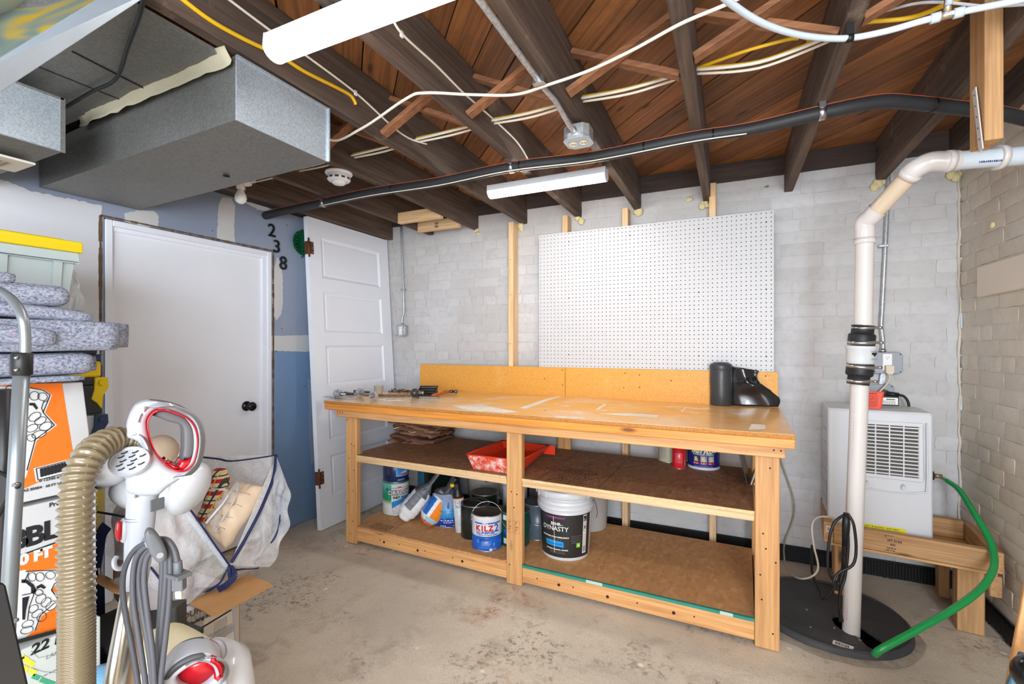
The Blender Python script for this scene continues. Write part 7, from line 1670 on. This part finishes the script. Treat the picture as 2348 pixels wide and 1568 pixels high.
grip_o = sp2d(prof([(735, 305), (850, 288), (965, 322), (1075, 370), (1150, 442), (1190, 535), (1197, 650), (1180, 770), (1150, 815)]), 5, False); grip_i = sp2d(prof([(1045, 838), (1055, 760), (1062, 700), (1064, 560), (1052, 480), (1010, 440), (900, 412), (800, 372), (720, 345)]), 5, False)
v, f = profile_solid([grip_o+grip_i], .036, .004, 1); place(v, f, VG, 'handle_grip')
redb_o = sp2d(prof([(1180, 780), (1150, 860), (1080, 928), (1000, 938), (905, 895), (850, 855)]), 5, False); redb_i = sp2d(prof([(870, 860), (930, 898), (985, 903), (1018, 868), (1044, 835), (1100, 835)]), 5, False)
v, f = profile_solid([redb_o+redb_i], .046, .004, 1); place(v, f, RED, 'red_inset')
back_o = [(x+.0015*0, y) for x, y in sp2d(prof([(700, 178), (880, 196), (1050, 245), (1165, 315), (1240, 420), (1268, 545), (1262, 640)]), 5, False)]; back_i = [(x, y) for x, y in sp2d(prof([(1240, 640), (1240, 545), (1215, 425), (1145, 330), (1040, 262), (880, 216), (720, 196)]), 5, False)]
v, f = profile_solid([back_o+back_i], .030, .002, 1); place(v, f, VG, 'back_strip', -.004)
# body below the handle: tapering oval column
def col(px, py, rx, ry, dz=0): return vp(px, py)+Vector((0, 0, 0)), rx, ry
cols = [(336, 1075, .024, .018), (334, 1095, .0275, .021), (329, 1120, .0245, .0225), (327, 1145, .0212, .0212), (324, 1170, .0200, .0200), (320, 1220, .0195, .0195), (316, 1290, .0180, .0180), (310, 1345, .0160, .0160)]
mb = MB(); sg = 28
for i, (px, py, rx, ry) in enumerate(cols):
    c = vp(px, py)
    for k in range(sg): a = 2*pi*k/sg; mb.v.append(c+CAMR*cos(a)*rx-CAMF*sin(a)*ry)
for i in range(len(cols)-1):
    for k in range(sg): mb.f.append([i*sg+k, i*sg+(k+1) % sg, (i+1)*sg+(k+1) % sg, (i+1)*sg+k]); mb.m.append(0); mb.sm.append(True)
mb.f.append([(len(cols)-1)*sg+k for k in range(sg)]); mb.m.append(0); mb.sm.append(False); build('wand_housing', mb, VW, r, world=True)
mb = MB(); 
for py in (1181, 1187): c = vp(321, py); mb.tube([c+CAMR*cos(a)*.0200-CAMF*sin(a)*.0200 for a in [2*pi*k/30 for k in range(31)]], .0005, 5)
build('joint_line', mb, INKG, r, world=True)
# hose port with slotted hood
pcx = vp(296, 1056, VZ-.040); vdir = (pcx-EYE).normalized(); hoodn = (-vdir+UP*.30-CAMR*.30).normalized(); hu = hoodn.cross(UP).normalized()*-1; hu = UP.cross(hoodn).normalized(); hv = hoodn.cross(hu)
def ell(a, k=1, off=0): return pcx+hu*cos(a)*.026*k+hv*sin(a)*.0225*k+hoodn*off
mb = MB(); rings = [(1.0, 0.0), (1.05, -.003), (1.04, -.008), (.86, -.022), (.55, -.036)]
hx = [[ell(2*pi*k/32, kk, of)+(CAMF*.0) for k in range(32)] for kk, of in [(.90, -.004), (1.0, .001)]+rings]
n0 = 0
for ring in hx: mb.v += ring
for i in range(len(hx)-1):
    for k in range(32): mb.f.append([i*32+k, i*32+(k+1) % 32, (i+1)*32+(k+1) % 32, (i+1)*32+k]); mb.m.append(0); mb.sm.append(True)
mb.f.append(list(range(32))); mb.m.append(0); mb.sm.append(False); hood = build('slotted_hood', mb, VW, r, world=True)
mb = MB()
for row in range(5):
    for k in range(2+(row % 2)):
        a = -.62+k*.62+(row % 2)*-.15; y = (-.62+.31*row); L = .34
        p = pcx+hu*(a+.05)*.022+hv*y*.021-hoodn*.0030; q_ = pcx+hu*(a+.05+L)*.022+hv*(y+.16)*.021-hoodn*.0030
        mb.tube([p, (p+q_)/2+hv*-.001, q_], .0011, 6)
build('vent_slot', mb, mat((40, 40, 44), .8, name='vent_dark'), hood, world=True)
for px, py in ((288, 1100), (312, 1138), (334, 935)):
    c = vp(px, py, VZ-.0275); mb = MB(); mb.sphere(c, .0024, 10, 6, sq=(1, 1, 1)); build('screw', mb, mat((120, 124, 130), .5, .5, name='dull_screw'), r, world=True)
c = vp(357, 1157, VZ-.012); mb = MB(); mb.box(c-CAMR*.005-UP*.010-CAMF*.006, c+CAMR*.006+UP*.009+CAMF*.012); build('grey_clip', mb, GREYP, r, world=True, bevel=.002)
c = vp(273, 1217, VZ-.022); mb = MB(); mb.sphere(c, .0095, 14, 10, sq=(.55, .55, 1.75)); build('red_button', mb, RED, r, world=True)
mb = MB(); c2_ = vp(285, 1216, VZ-.014); mb.sphere(c2_, .013, 14, 10, sq=(.8, .6, 1.55)); build('button_mount', mb, VW, r, world=True)
mb = MB(); mb.tube(spline([vp(268, 1276, .745), vp(262, 1286, .740), vp(264, 1300, .738), vp(275, 1304, .742), vp(285, 1296, .75), vp(292, 1282, .76)], 6), .0035, 10); build('lower_hook', mb, VW, r, world=True)
# grey cord hook
PH = Plane(D(356, 1248, .672), .05)
v, f = profile_solid([sp2d([PH.px(x, y) for x, y in ((338, 1212), (352, 1214), (366, 1230), (379, 1254), (383, 1270), (377, 1284), (362, 1287), (347, 1272), (336, 1248), (331, 1226))])], .018, .005, 3)
place(v, f, GREYP, 'cord_hook', 0, pl=PH)
mb = MB(); q_ = PH.at(*PH.px(366, 1268), .009); mb.cyl(q_, q_-PH.n*.001, .0042, 14); mb.cyl(D(350, 1245, .68), D(338, 1240, .75), .008, 10); build('hook_screw', mb, mat((150, 154, 158), .4, .5, name='hook_metal'), r, world=True)
# wand tubes
mb = MB(); w0, w1 = vp(305, 1345), vp(248, 1640); wd = (w1-w0).normalized(); mb.tube([w0-wd*.02, w0+wd*.20, w0+wd*.62], [.0150, .0152, .0152], 22); build('metal_wand', mb, mat((176, 170, 158), .25, .9, name='wand_steel'), r, world=True)
mb = MB(); w0, w1 = vp(322, 1320, .80), vp(300, 1600, .80); wd2 = (w1-w0).normalized(); mb.tube([w0, w0+wd2*.5], [.011, .011], 16); build('crevice_tool', mb, mat((186, 160, 134), .5, name='tool_beige'), r, world=True)
# ribbed hose
HZ = [(318, 1013, .755), (292, 1008, .745), (262, 1008, .725), (230, 1022, .700), (202, 1050, .675), (184, 1090, .660), (177, 1140, .650), (174, 1200, .645), (175, 1300, .640), (176, 1420, .640), (176, 1568, .640)]
hpts = [D(*p) for p in HZ]; e_ = hpts[-1]; hpts += [e_-UP*.15, e_-UP*.32+CAMR*.0, e_-UP*.44+CAMR*.03+CAMF*.02, e_-UP*.50+CAMR*.10+CAMF*.08]
cen_ = spline(hpts, 40); S = [0]
for a, b in zip(cen_[:-1], cen_[1:]): S.append(S[-1]+(b-a).length)
def at_s(s):
    import bisect
    i = min(max(bisect.bisect_left(S, s), 1), len(S)-1); t = (s-S[i-1])/max(1e-9, S[i]-S[i-1]); return cen_[i-1].lerp(cen_[i], t)
pth = []; rad_ = []; s = 0
tight = None
while s < S[-1]:
    p = at_s(s); far = p.z < (D(176, 1395, .64).z)
    pitch = .0048 if far else .0100; amp = .0016 if far else .0034
    for q in range(6): ss = min(s+pitch*q/6, S[-1]); pth.append(at_s(ss)); rad_.append((.0196 if far else .0184)*(.88 if s < .04 else 1)+amp*(.5+.5*cos(2*pi*q/6))**1.5*1.2-.001)
    s += pitch
mb = MB(); mb.tube(pth, rad_, 28); build('ribbed_hose', mb, mat((112, 99, 76), .26, coat=.4, name='hose_beige'), r, world=True)
# wrapped cord
CG = mat((74, 74, 80), .5, name='cord_grey')
def vc_(pts, rad=.0038): mb = MB(); mb.tube(spline([D(*p) for p in pts], 8), rad, 10); build('cord_loop', mb, CG, r, world=True)
vc_([(352, 1248, .70), (335, 1245, .70), (308, 1262, .70), (287, 1300, .70), (281, 1350, .70), (290, 1420, .70), (304, 1490, .70), (322, 1600, .70), (340, 1700, .70)])
vc_([(352, 1250, .69), (330, 1256, .69), (312, 1280, .69), (305, 1320, .69), (306, 1380, .69), (318, 1460, .69), (334, 1570, .69), (345, 1700, .69)])
vc_([(354, 1256, .695), (338, 1262, .695), (324, 1285, .695), (318, 1330, .695), (326, 1400, .695), (340, 1480, .695), (354, 1600, .695)])
vc_([(356, 1262, .685), (342, 1270, .685), (333, 1295, .685), (331, 1340, .685), (340, 1420, .685), (352, 1520, .685), (358, 1700, .685)])
vc_([(366, 1240, .70), (378, 1258, .70), (381, 1300, .70), (378, 1360, .70), (370, 1440, .70), (358, 1560, .70), (350, 1700, .70)])
vc_([(366, 1240, .69), (386, 1250, .69), (391, 1300, .69), (388, 1380, .69), (380, 1460, .69), (368, 1570, .69), (362, 1700, .69)])
vc_([(368, 1262, .705), (372, 1300, .705), (368, 1380, .705), (362, 1480, .705), (352, 1600, .705)])
vc_([(366, 1236, .69), (385, 1240, .69), (400, 1262, .69), (407, 1290, .69)], .0044)
mb = MB(); mb.tube([D(407, 1286, .69), D(409, 1318, .69)], [.0058, .0062], 10); mb.box(D(410, 1316, .69)-CAMR*.017-CAMF*.004-UP*.004, D(410, 1316, .69)+CAMR*.018+CAMF*.004+UP*.002); mb.beam(D(411, 1320, .69), D(411, 1352, .69), .016, .011, up=CAMF); mb.beam(D(400, 1352, .69), D(424, 1346, .69), .004, .010, up=CAMF); pg = build('plug', mb, GREYP, r, world=True, bevel=.001)
mb = MB(); mb.beam(D(409, 1352, .69), D(410, 1372, .69), .009, .002, up=CAMF); build('plug_sleeve', mb, mat((196, 176, 150), .5, name='prong_sleeve'), pg, world=True)
# canister with its red cup and grey grip
def cz(px, py, d=.80): return D(px, py, d)
cc = cz(455, 1568, .84); base = Vector((cc.x, cc.y, 0))
M = Matrix.Translation(base)
mb = MB(); mb.lathe([(.10, .16), (.105, .20), (.098, .45), (.090, .60), (.082, .655), (.060, .675), (0, .68)], 32, M); build('dust_cup', mb, mat((206, 208, 212), .25, coat=.3, name='cup_plastic'), r, world=True)
PC = Plane(D(440, 1550, .76), .0)
def prof2(pts): return [PC.px(380+x/5.85, 1300+y/5.85) for x, y in pts]
def place2(v, f, mt, nm, off=0): return place(v, f, mt, nm, off, pl=PC)
o2 = sp2d(prof2([(-90, 1420), (0, 1290), (120, 1160), (260, 1090), (400, 1050), (520, 1050), (640, 1080), (720, 1150), (755, 1250), (770, 1340), (820, 1430), (820, 1560), (760, 1700), (500, 1800), (0, 1800), (-140, 1600)]))
h2 = sp2d(prof2([(150, 1370), (240, 1280), (370, 1200), (500, 1155), (600, 1160), (700, 1180), (745, 1260), (730, 1330), (640, 1400), (540, 1490), (430, 1545), (300, 1530), (200, 1480)]))
v, f = profile_solid([o2, h2], .060, .010, 2); place2(v, f, VW, 'carry_handle')
v, f = profile_solid([h2], .030, 0); place2(v, f, RED, 'red_bowl', -.008)
v, f = profile_solid([sp2d(prof2([(-20, 1370), (60, 1240), (180, 1140), (340, 1070), (480, 1050), (535, 1075), (520, 1110), (400, 1130), (260, 1190), (140, 1280), (60, 1360)]))], .064, .006, 2); place2(v, f, VG, 'grip_pad', .0)
v, f = profile_solid([sp2d(prof2([(600, 1075), (680, 1110), (735, 1180), (765, 1290), (755, 1345), (670, 1370), (640, 1360), (700, 1300), (720, 1220), (690, 1170), (625, 1150)]))], .064, .006, 2); place2(v, f, RED, 'red_cheek', .001)
mb = soft_box(base+Vector((-.15, -.12, .001)), base+Vector((.15, .14, .10)), (8, 8, 4), 0, 1, .04); build('floor_head', mb, VW, r, world=True)
mb = MB(); mb.lathe([(.075, .06), (.09, .10), (.10, .165)], 28, M); build('motor_base', mb, GREYP, r, world=True)
for s in (-1, 1): mb = MB(); mb.cyl(base+Vector((s*.15, .10, .045)), base+Vector((s*.17, .10, .045)), .045, 18); build('wheel', mb, BLACK, r, world=True)

# ---- cream cloth behind the canister
c = D(395, 1500, 1.05); r = root('cream_cloth', (c.x, c.y, 0), 'cream cloth bag standing behind the red and white vacuum canister', 'cloth bag')
mb = soft_box(c+Vector((-.085, -.07, -.62)), c+Vector((.085, .07, .028)), (10, 8, 22), .018, 7, .03, 4); mb.v = [Vector((v.x, v.y, max(v.z, .002))) for v in mb.v]; build('cloth', mb, mat((222, 212, 176), .85, var=.08, bump=.3, bs=40, name='cream_cotton'), r, world=True)
c = D(226, 1560, 1.05); r = root('blue_balloon', (c.x, c.y, 0), 'light blue plastic bag of cloths in the dark gap right of the hose', 'bag'); mb = MB(); mb.sphere(c-UP*.06, .045, 14, 9, sq=(1, 1, 1.7)); mb.sphere(Vector((c.x, c.y, .26)), .12, 14, 9, sq=(1, 1, 2.1)); build('plastic', mb, mat((120, 176, 214), .3, name='pale_blue', coat=.3), r, world=True)
bpy.data.objects['blue_balloon'].name = 'plastic_sack'
# ---- black bins between the stack and the open box
r = root('storage_bin', (-1.55, .78, 0), 'black storage bin in the dark gap behind the vacuum', 'bin')
mb = MB(); z = onx(300, 1395, -1.42).z
mb.box((-1.86, .735, 0), (-1.50, .905, .34)); build('bin_body', mb, mat((30, 30, 32), .5, name='bin_black'), r, world=True, bevel=.008, seg=2)
mb = MB(); mb.box((-1.87, .728, .335), (-1.492, .912, .355)); build('bin_rim', mb, mat((38, 38, 40), .5, name='bin_black2'), r, world=True, bevel=.004)
q = D(392, 1440, 1.45); r = root('box_fan', (q.x, q.y, 0), 'dark grey tapered speaker-like box beside the open carton', 'box')
mb = MB(); zt2 = D(392, 1392, 1.45).z; mb.prism([D(372, 1396, 1.42), D(403, 1392, 1.42), D(404, 1480, 1.42), D(392, 1560, 1.42)-UP*.12, D(360, 1560, 1.42)-UP*.12], CAMF*.05); build('case', mb, mat((62, 60, 58), .6, name='dark_grey_case'), r, world=True, bevel=.003)
pr = Print(flat_map(D(393, 1470, 1.4185), CAMR, UP), .0006); pr.scribble(-.008, .008, .02, .005, INK, 6, .010).done(r)
r.name = 'dark_case'
# ---- open carton with packing slip
KX = -1.672; r, F = carton('open_carton', Vector((KX, 1.150, .0)), (0, 0, 1), .235, .335, .28, 'white-fronted cardboard carton with a packing slip and open brown flaps, on the floor', mat((204, 204, 208), .6, name='slip_white'))
mb = MB(); mb.box((KX-.283, .912, 0), (KX-.001, .918, .337)); mb.box((KX-.283, 1.148, 0), (KX-.001, 1.153, .337)); build('kraft_side', mb, KRAFT, r, world=True)
pr = Print(F.map(), .0007)
q = F.px(455, 1400); 
for t_x, x, y, m in (('DURA', 440, 1405, mat((122, 100, 84), .7, name='brown_print')), ('DELUX', 446, 1418, mat((176, 178, 168), .7, name='pale_print'))): q = F.px(x, y); pr.text(t_x, q[0]+.01, q[1]-.002, .030, m, .0010, lay=1)
pxpoly(pr, F, [(428, 1434), (531, 1394), (533, 1428), (430, 1478)], PAPER, 1)
q = F.px(453, 1422); pr.text('Packing Slip', q[0]+.01, q[1], .0165, INK, .0005, .2, lay=3)
pxline(pr, F, [(437, 1454), (529, 1398)], .0055, INK, 3)
for k in range(5): a = F.px(438, 1436+k*3.2); pr.scribble(a[0], a[0]+.045, a[1], .0022, INKG, 1, lay=3)
for k in range(7): a = F.px(490, 1432+k*4); pr.scribble(a[0], a[0]+.05, a[1]+.004, .0022, INKG, 1, lay=3)
pxpoly(pr, F, [(479, 1470), (538, 1430), (541, 1520), (480, 1590)], mat((190, 190, 196), .5, name='label_grey'), 1)
pxpoly(pr, F, [(481, 1485), (535, 1446), (540, 1508), (483, 1560)], PAPER, 2); pxpoly(pr, F, [(489, 1478), (500, 1471), (501, 1482), (490, 1490)], INK, 3)
for k in range(14): y = 1482+k*2.6; pxline(pr, F, [(505, y+4), (519, y-4)], .0012+.0012*(k % 3 == 0), INK, 4)
pxpoly(pr, F, [(510, 1524), (540, 1503), (540, 1518), (512, 1538)], INK, 3); q = F.px(526, 1536); pr.text('sparkle' if False else 'handle', q[0], q[1], .016, INK, .0006, .3, lay=3)
for k in range(5): a = F.px(522, 1545+k*4); pr.scribble(a[0]-.01, a[0]+.03, a[1], .002, INKG, 1, lay=3)
pr.done(r)
fz = .337
mb = MB(); A = [onz(430, 1382, fz+.002), onz(484, 1414, fz+.000), onz(497, 1413, fz+.000), onz(626, 1343, fz+.004), onz(570, 1318, fz+.006)]; mb.prism(A, (0, 0, .004)); build('carton_flap', mb, KRAFT, r, world=True)
mb = MB(); A = [D(218, 1335, 1.50), D(262, 1360, 1.46), D(292, 1368, 1.46), D(300, 1352, 1.55), D(230, 1316, 1.62)]; mb.prism(A, (0, 0, .004)); build('carton_flap', mb, KRAFT, r, world=True)
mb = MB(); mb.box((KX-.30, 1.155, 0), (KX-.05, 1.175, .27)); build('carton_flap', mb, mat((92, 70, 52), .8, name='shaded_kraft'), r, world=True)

# ---- clear zip bag with bedding, resting on the carton
r = root('zip_bag', (-1.80, 1.06, .30), 'open clear plastic zip bag with navy trim, holding bedding, on the open carton', 'bag')
def m_plastic(name, a, tint=(226, 226, 226)):
    m, t, b = nt(name); v = coords(t, rand=False); n1 = noise_n(t, v, 9, 5, .7, 1.5); n2 = noise_n(t, v, 26, 4, .6, 2.0)
    b.inputs['Base Color'].default_value = (*lin(tint), 1); b.inputs['Roughness'].default_value = .22
    t.links.new(ramp(t, n1, [(.35, g(a*.75)), (.65, g(min(1, a*1.3)))]), b.inputs['Alpha']); bumpn(t, b, n2, .5, .015); return m
CP = m_plastic('clear_vinyl', .34, (244, 244, 246))
K = {'tr': D(633, 1043, 1.95), 'tl': D(448, 1046, 1.98), 'bulge': D(660, 1115, 1.86), 'low': D(618, 1300, 1.78), 'tip': D(526, 1296, 1.70), 'ftop': D(388, 1108, 1.56), 'bot': D(414, 1403, 1.60), 'bl': D(345, 1300, 1.52), 'lt': D(222, 1108, 1.60), 'lb': D(222, 1270, 1.55), 'back': D(600, 1120, 2.0), 'bb': D(470, 1180, 2.0)}
def patch(a, b, c, d, amp, seed, n=18):
    a, b, c, d = map(Vector, (a, b, c, d)); nn = (b-a).cross(d-a).normalized()
    return lambda u, v: (a*(1-u)*(1-v)+b*u*(1-v)+c*u*v+d*(1-u)*v)+nn*(amp*(nz(u*2.2, v*2.2, seed, 1.6)+.4*nz(u*7, v*7, seed, 1))*4*min(u, 1-u, v, 1-v, .25))
def vinyl(nm, a, b, c, d, amp, seed, bow=0):
    f0 = patch(a, b, c, d, amp, seed); mb = MB(); mb.grid(lambda u, v: f0(u, v)+CAMR*bow*(sin(pi*v)*u+.25*sin(pi*v*5)*u*u), 20, 20); return build(nm, mb, CP, r, world=True)
vinyl('front_panel', K['ftop'], K['tip'], K['bot'], K['bl'], .030, 1); vinyl('side_panel', K['tr'], K['bulge'], K['low'], K['tip'], .035, 2, .035); vinyl('back_panel', K['tl'], K['tr'], D(575, 1165, 2.0), D(470, 1130, 2.0), .020, 3)
vinyl('left_panel', K['lt'], K['ftop'], K['bl'], K['lb'], .035, 4); vinyl('bottom_panel', K['bot'], K['tip'], K['low'], D(540, 1310, 1.9), .01, 5); vinyl('left_panel', D(250, 1330, 1.5), K['bl'], K['bot'], D(330, 1395, 1.58), .02, 6)
def trim(pts, w_=.011, th=.005):
    mb = MB(); s_p = spline([Vector(p) for p in pts], 8); mb.tube(s_p, w_/2, 8, flat=th/w_*1.2); build('navy_trim', mb, NAVY, r, world=True)
trim([K['tl'], D(500, 1052, 1.97), D(530, 1057, 1.96), D(590, 1050, 1.96), K['tr']], .016); trim([K['tr'], D(628, 1090, 1.90), D(612, 1135, 1.85), D(592, 1180, 1.80), D(560, 1240, 1.75), D(530, 1290, 1.70)], .012)
trim([K['ftop'], D(415, 1142, 1.58), D(445, 1180, 1.61), D(490, 1245, 1.66), K['tip']], .014); trim([K['tip'], D(526, 1310, 1.69), D(528, 1330, 1.69)], .012)
trim([D(649, 1165, 1.84), D(642, 1185, 1.83), D(640, 1205, 1.82), D(628, 1235, 1.80), D(600, 1270, 1.79), D(584, 1290, 1.78), D(592, 1302, 1.77), D(560, 1304, 1.74), D(530, 1308, 1.70)], .007); trim([D(345, 1300, 1.52), D(368, 1330, 1.53), D(395, 1380, 1.57), D(412, 1402, 1.60), D(428, 1386, 1.61)], .009)
trim([D(212, 1172, 1.50), D(250, 1178, 1.50), D(292, 1186, 1.50)], .010)
mb = MB(); mb.grid(lambda u, v: D(386+u*140-v*10, 1114+u*180+4-v*0, 1.562+u*.14).lerp(D(378+u*138, 1124+u*178, 1.562+u*.14), v), 30, 2); build('zip_tape', mb, mat((176, 186, 200), .35, name='zip_tape', bump=1, bs=160), r, world=True)
mb = MB()
def strap(pts, w_, up_): 
    sp = spline([Vector(p) for p in pts], 8)
    for a, b in zip(sp[:-1], sp[1:]): mb.beam(a, b+(b-a)*.05, w_, .003, up=up_)
strap([D(520, 1304, 1.70), D(505, 1335, 1.69), D(480, 1352, 1.68), D(455, 1352, 1.67), D(430, 1358, 1.66)], .030, UP); strap([D(528, 1300, 1.70), D(538, 1320, 1.69), D(520, 1340, 1.68), D(500, 1352, 1.68)], .022, CAMF)
build('carry_strap', mb, NAVY, r, world=True)
mb = MB(); strap([D(245, 1205, 1.49), D(232, 1225, 1.49), D(225, 1265, 1.49), D(218, 1300, 1.49)], .035, CAMF); build('carry_strap', mb, NAVY, r, world=True)
# pillow, plaid cloth, hanger inside
def m_cloth(name, c1, c2, stripe=None):
    m, t, b = nt(name); v = coords(t, rand=False); n1 = noise_n(t, v, 16, 4)
    col = ramp(t, n1, [(.3, lin(c1)), (.7, lin(c2))]); t.links.new(col, b.inputs['Base Color']); b.inputs['Roughness'].default_value = .85; bumpn(t, b, n1, .2, .01); return m
pc_ = D(535, 1195, 1.83)
rp = root('pillow', pc_-UP*.14, 'beige stitched pillow slumped inside the clear zip bag', 'pillow')
Bq = [D(540, 1105, 1.93), D(612, 1118, 1.88), D(520, 1262, 1.74), D(470, 1215, 1.78)]
def pil(u, v, s):
    a, b, c, d = Bq; base_ = a*(1-u)*(1-v)+b*u*(1-v)+c*u*v+d*(1-u)*v; nn = (b-a).cross(d-a).normalized()
    if nn.dot(CAMF) > 0: nn = -nn
    e = (min(1, 5*u)*min(1, 5*(1-u))*min(1, 5*v)*min(1, 5*(1-v)))**.5
    return base_+nn*s*(.055*e+.006*sin(v*26)*e)+nn*.01*nz(u*3, v*3, 0, 2)
mb = MB(); mb.grid(lambda u, v: pil(u, v, 1), 22, 30); mb.grid(lambda u, v: pil(u, v, -.4), 22, 30); build('pillow_body', mb, m_cloth('beige_cotton', (214, 188, 160), (226, 202, 176)), rp, world=True)
mb = MB()
for v_ in (.22, .42, .62, .80): mb.tube([pil(.12+.76*k/12, v_+.05*sin(k/12*pi), 1.01) for k in range(13)], .0012, 5)
build('stitch_line', mb, mat((176, 148, 122), .8, name='stitching'), rp, world=True)
m_, t_, b_ = nt('plaid'); tc = t_.nodes.new('ShaderNodeTexCoord')
def band_(axis, sc, th, ph_=0):
    sx = t_.nodes.new('ShaderNodeSeparateXYZ'); t_.links.new(tc.outputs['UV'] if False else tc.outputs['Object'], sx.inputs[0]); m1 = N(t_, 'ShaderNodeMath', operation='MULTIPLY_ADD'); m1.inputs[1].default_value = sc; m1.inputs[2].default_value = ph_; t_.links.new(sx.outputs[axis], m1.inputs[0]); fr = N(t_, 'ShaderNodeMath', operation='FRACT'); t_.links.new(m1.outputs[0], fr.inputs[0]); lt = N(t_, 'ShaderNodeMath', operation='LESS_THAN'); lt.inputs[1].default_value = th; t_.links.new(fr.outputs[0], lt.inputs[0]); return lt.outputs[0]
colp = mixc(t_, band_(2, 24, .34), lin((222, 206, 176)), lin((186, 34, 44))); colp = mixc(t_, band_(0, 30, .22), colp, lin((60, 66, 52))); colp = mixc(t_, band_(2, 24, .10, .45), colp, lin((36, 40, 36))); colp = mixc(t_, band_(0, 30, .10, .5), colp, lin((226, 182, 60)))
t_.links.new(colp, b_.inputs['Base Color']); b_.inputs['Roughness'].default_value = .9; PLAID = m_
c = D(490, 1120, 1.86); rq = root('plaid_cloth', c-UP*.1, 'red and black plaid cloth rolled up in the clear zip bag beside the pillow', 'cloth')
mb = MB(); pts = spline([D(506, 1075, 1.90), D(500, 1100, 1.88), D(498, 1130, 1.86), D(488, 1165, 1.83), D(470, 1200, 1.80)], 6); mb.tube(pts, [.022+.020*min(1, i/5) for i in range(len(pts))], 18, flat=.8); build('cloth_roll', mb, PLAID, rq, world=True)
rq = root('clothes_hanger', D(505, 1160, 1.78), 'clear plastic clip hanger lying on the pillow in the zip bag', 'hanger')
mb = MB(); mb.tube([D(540, 1108, 1.86), D(510, 1155, 1.78), D(472, 1200, 1.72)], .005, 8); mb.tube(spline([D(484, 1120, 1.82), D(505, 1122, 1.80), D(520, 1124, 1.80)], 4), .003, 8); build('hanger_bar', mb, mat((232, 232, 236), .2, coat=.5, name='clear_bar'), rq, world=True)
mb = MB(); mb.grid(lambda u, v: D(540+u*10-v*62, 1104+u*16+v*92, 1.85-.13*v)+CAMR*.01*sin(v*9), 4, 14); mb.tube(spline([D(545, 1105, 1.85), D(540, 1140, 1.80), D(498, 1210, 1.73), D(490, 1222, 1.72), D(502, 1216, 1.72)], 5), .004, 8); build('clip', mb, m_plastic('glossy_clear', .35), rq, world=True)
# folded pinkish bedding behind the left panel
c = D(290, 1220, 1.70); rb = root('folded_bedding', c-UP*.2, 'pale pink and grey bedding filling the left end of the zip bag', 'bedding')
mb = soft_box(Vector((-1.97, .86, .300)), Vector((-1.72, 1.04, .69)), (10, 10, 14), .03, 5, .06, 3); build('bedding', mb, m_cloth('pink_grey', (178, 168, 168), (206, 192, 188)), rb, world=True)
# white shell with tan cushion
c = D(352, 1105, 1.46); rs = root('booster_shell', c-UP*.10, 'rounded white plastic seat shell with a tan cushion, behind the vacuum handle', 'child seat')
SH_ = WHITE_GLOSS
def shell(cx, cy, d, rx, ry, rz, nm, m, tilt_=0):
    mb = MB(); mb.sphere((0, 0, 0), 1, 30, 18); Mx = Matrix.Translation(D(cx, cy, d)) @ Matrix(((CAMR.x, CAMF.x, 0, 0), (CAMR.y, CAMF.y, 0, 0), (0, 0, 1, 0), (0, 0, 0, 1))) @ Matrix.Rotation(tilt_, 4, 'Y') @ Matrix.Diagonal((rx, ry, rz, 1)); mb.v = [Mx @ v for v in mb.v]; build(nm, mb, m, rs, world=True)
shell(434, 1120, 1.50, .048, .07, .088, 'side_wing', SH_, .45); shell(250, 1078, 1.44, .050, .06, .050, 'side_wing', SH_, -.3); shell(372, 1062, 1.48, .072, .06, .080, 'seat_back', SH_, .4); shell(366, 1040, 1.45, .052, .05, .058, 'tan_cushion', mat((158, 138, 118), .6, name='tan_vinyl'), .3); shell(340, 1125, 1.50, .11, .08, .06, 'seat_base', SH_, .1)

# ---- bottom right corner: board and blue door with a black knob
r = root('blue_panel', (.93, .78, 0), 'blue painted panel with a glossy black knob at the bottom right corner', 'panel')
def vd(p, k): d = Vector((p.x, p.y, 0)).normalized(); return d*k
def plank(L0, L1, z0, z1, wdt):
    d = (L1-L0)/(L1.z-L0.z); a_ = L0+d*(z0-L0.z); b_ = L0+d*(z1-L0.z); W = Vector((a_.x+b_.x, a_.y+b_.y, 0)).normalized().cross(UP)*wdt; return [a_, b_, b_+W, a_+W]
A = plank(D(2300, 1600, .90), D(2352, 1470, .90), .002, .64, .26)
mb = MB(); mb.prism(A, vd(A[0], .018)); build('panel', mb, mat((70, 106, 128), .7, var=.12, vs=60, bump=.3, bs=200, name='teal_paint'), r, world=True, bevel=.002)
kc = D(2372, 1550, .80); mb = MB(); mb.sphere(kc, .030, 26, 16, sq=(1, 1, 1.1)); mb.cyl(kc, kc+vd(kc, .08), .012, 14); build('knob', mb, GLOSSBLK, r, world=True)
r = root('leaning_board', (.98, .95, 0), 'pale bare wooden board standing on edge at the bottom right corner', 'board')
mb = MB(); A = plank(D(2308, 1568, 1.04), D(2356, 1310, 1.06), .002, .95, .095)
mb.prism(A, vd(A[0], .03)); build('board', mb, PINE['z'], r, world=True, bevel=.002)
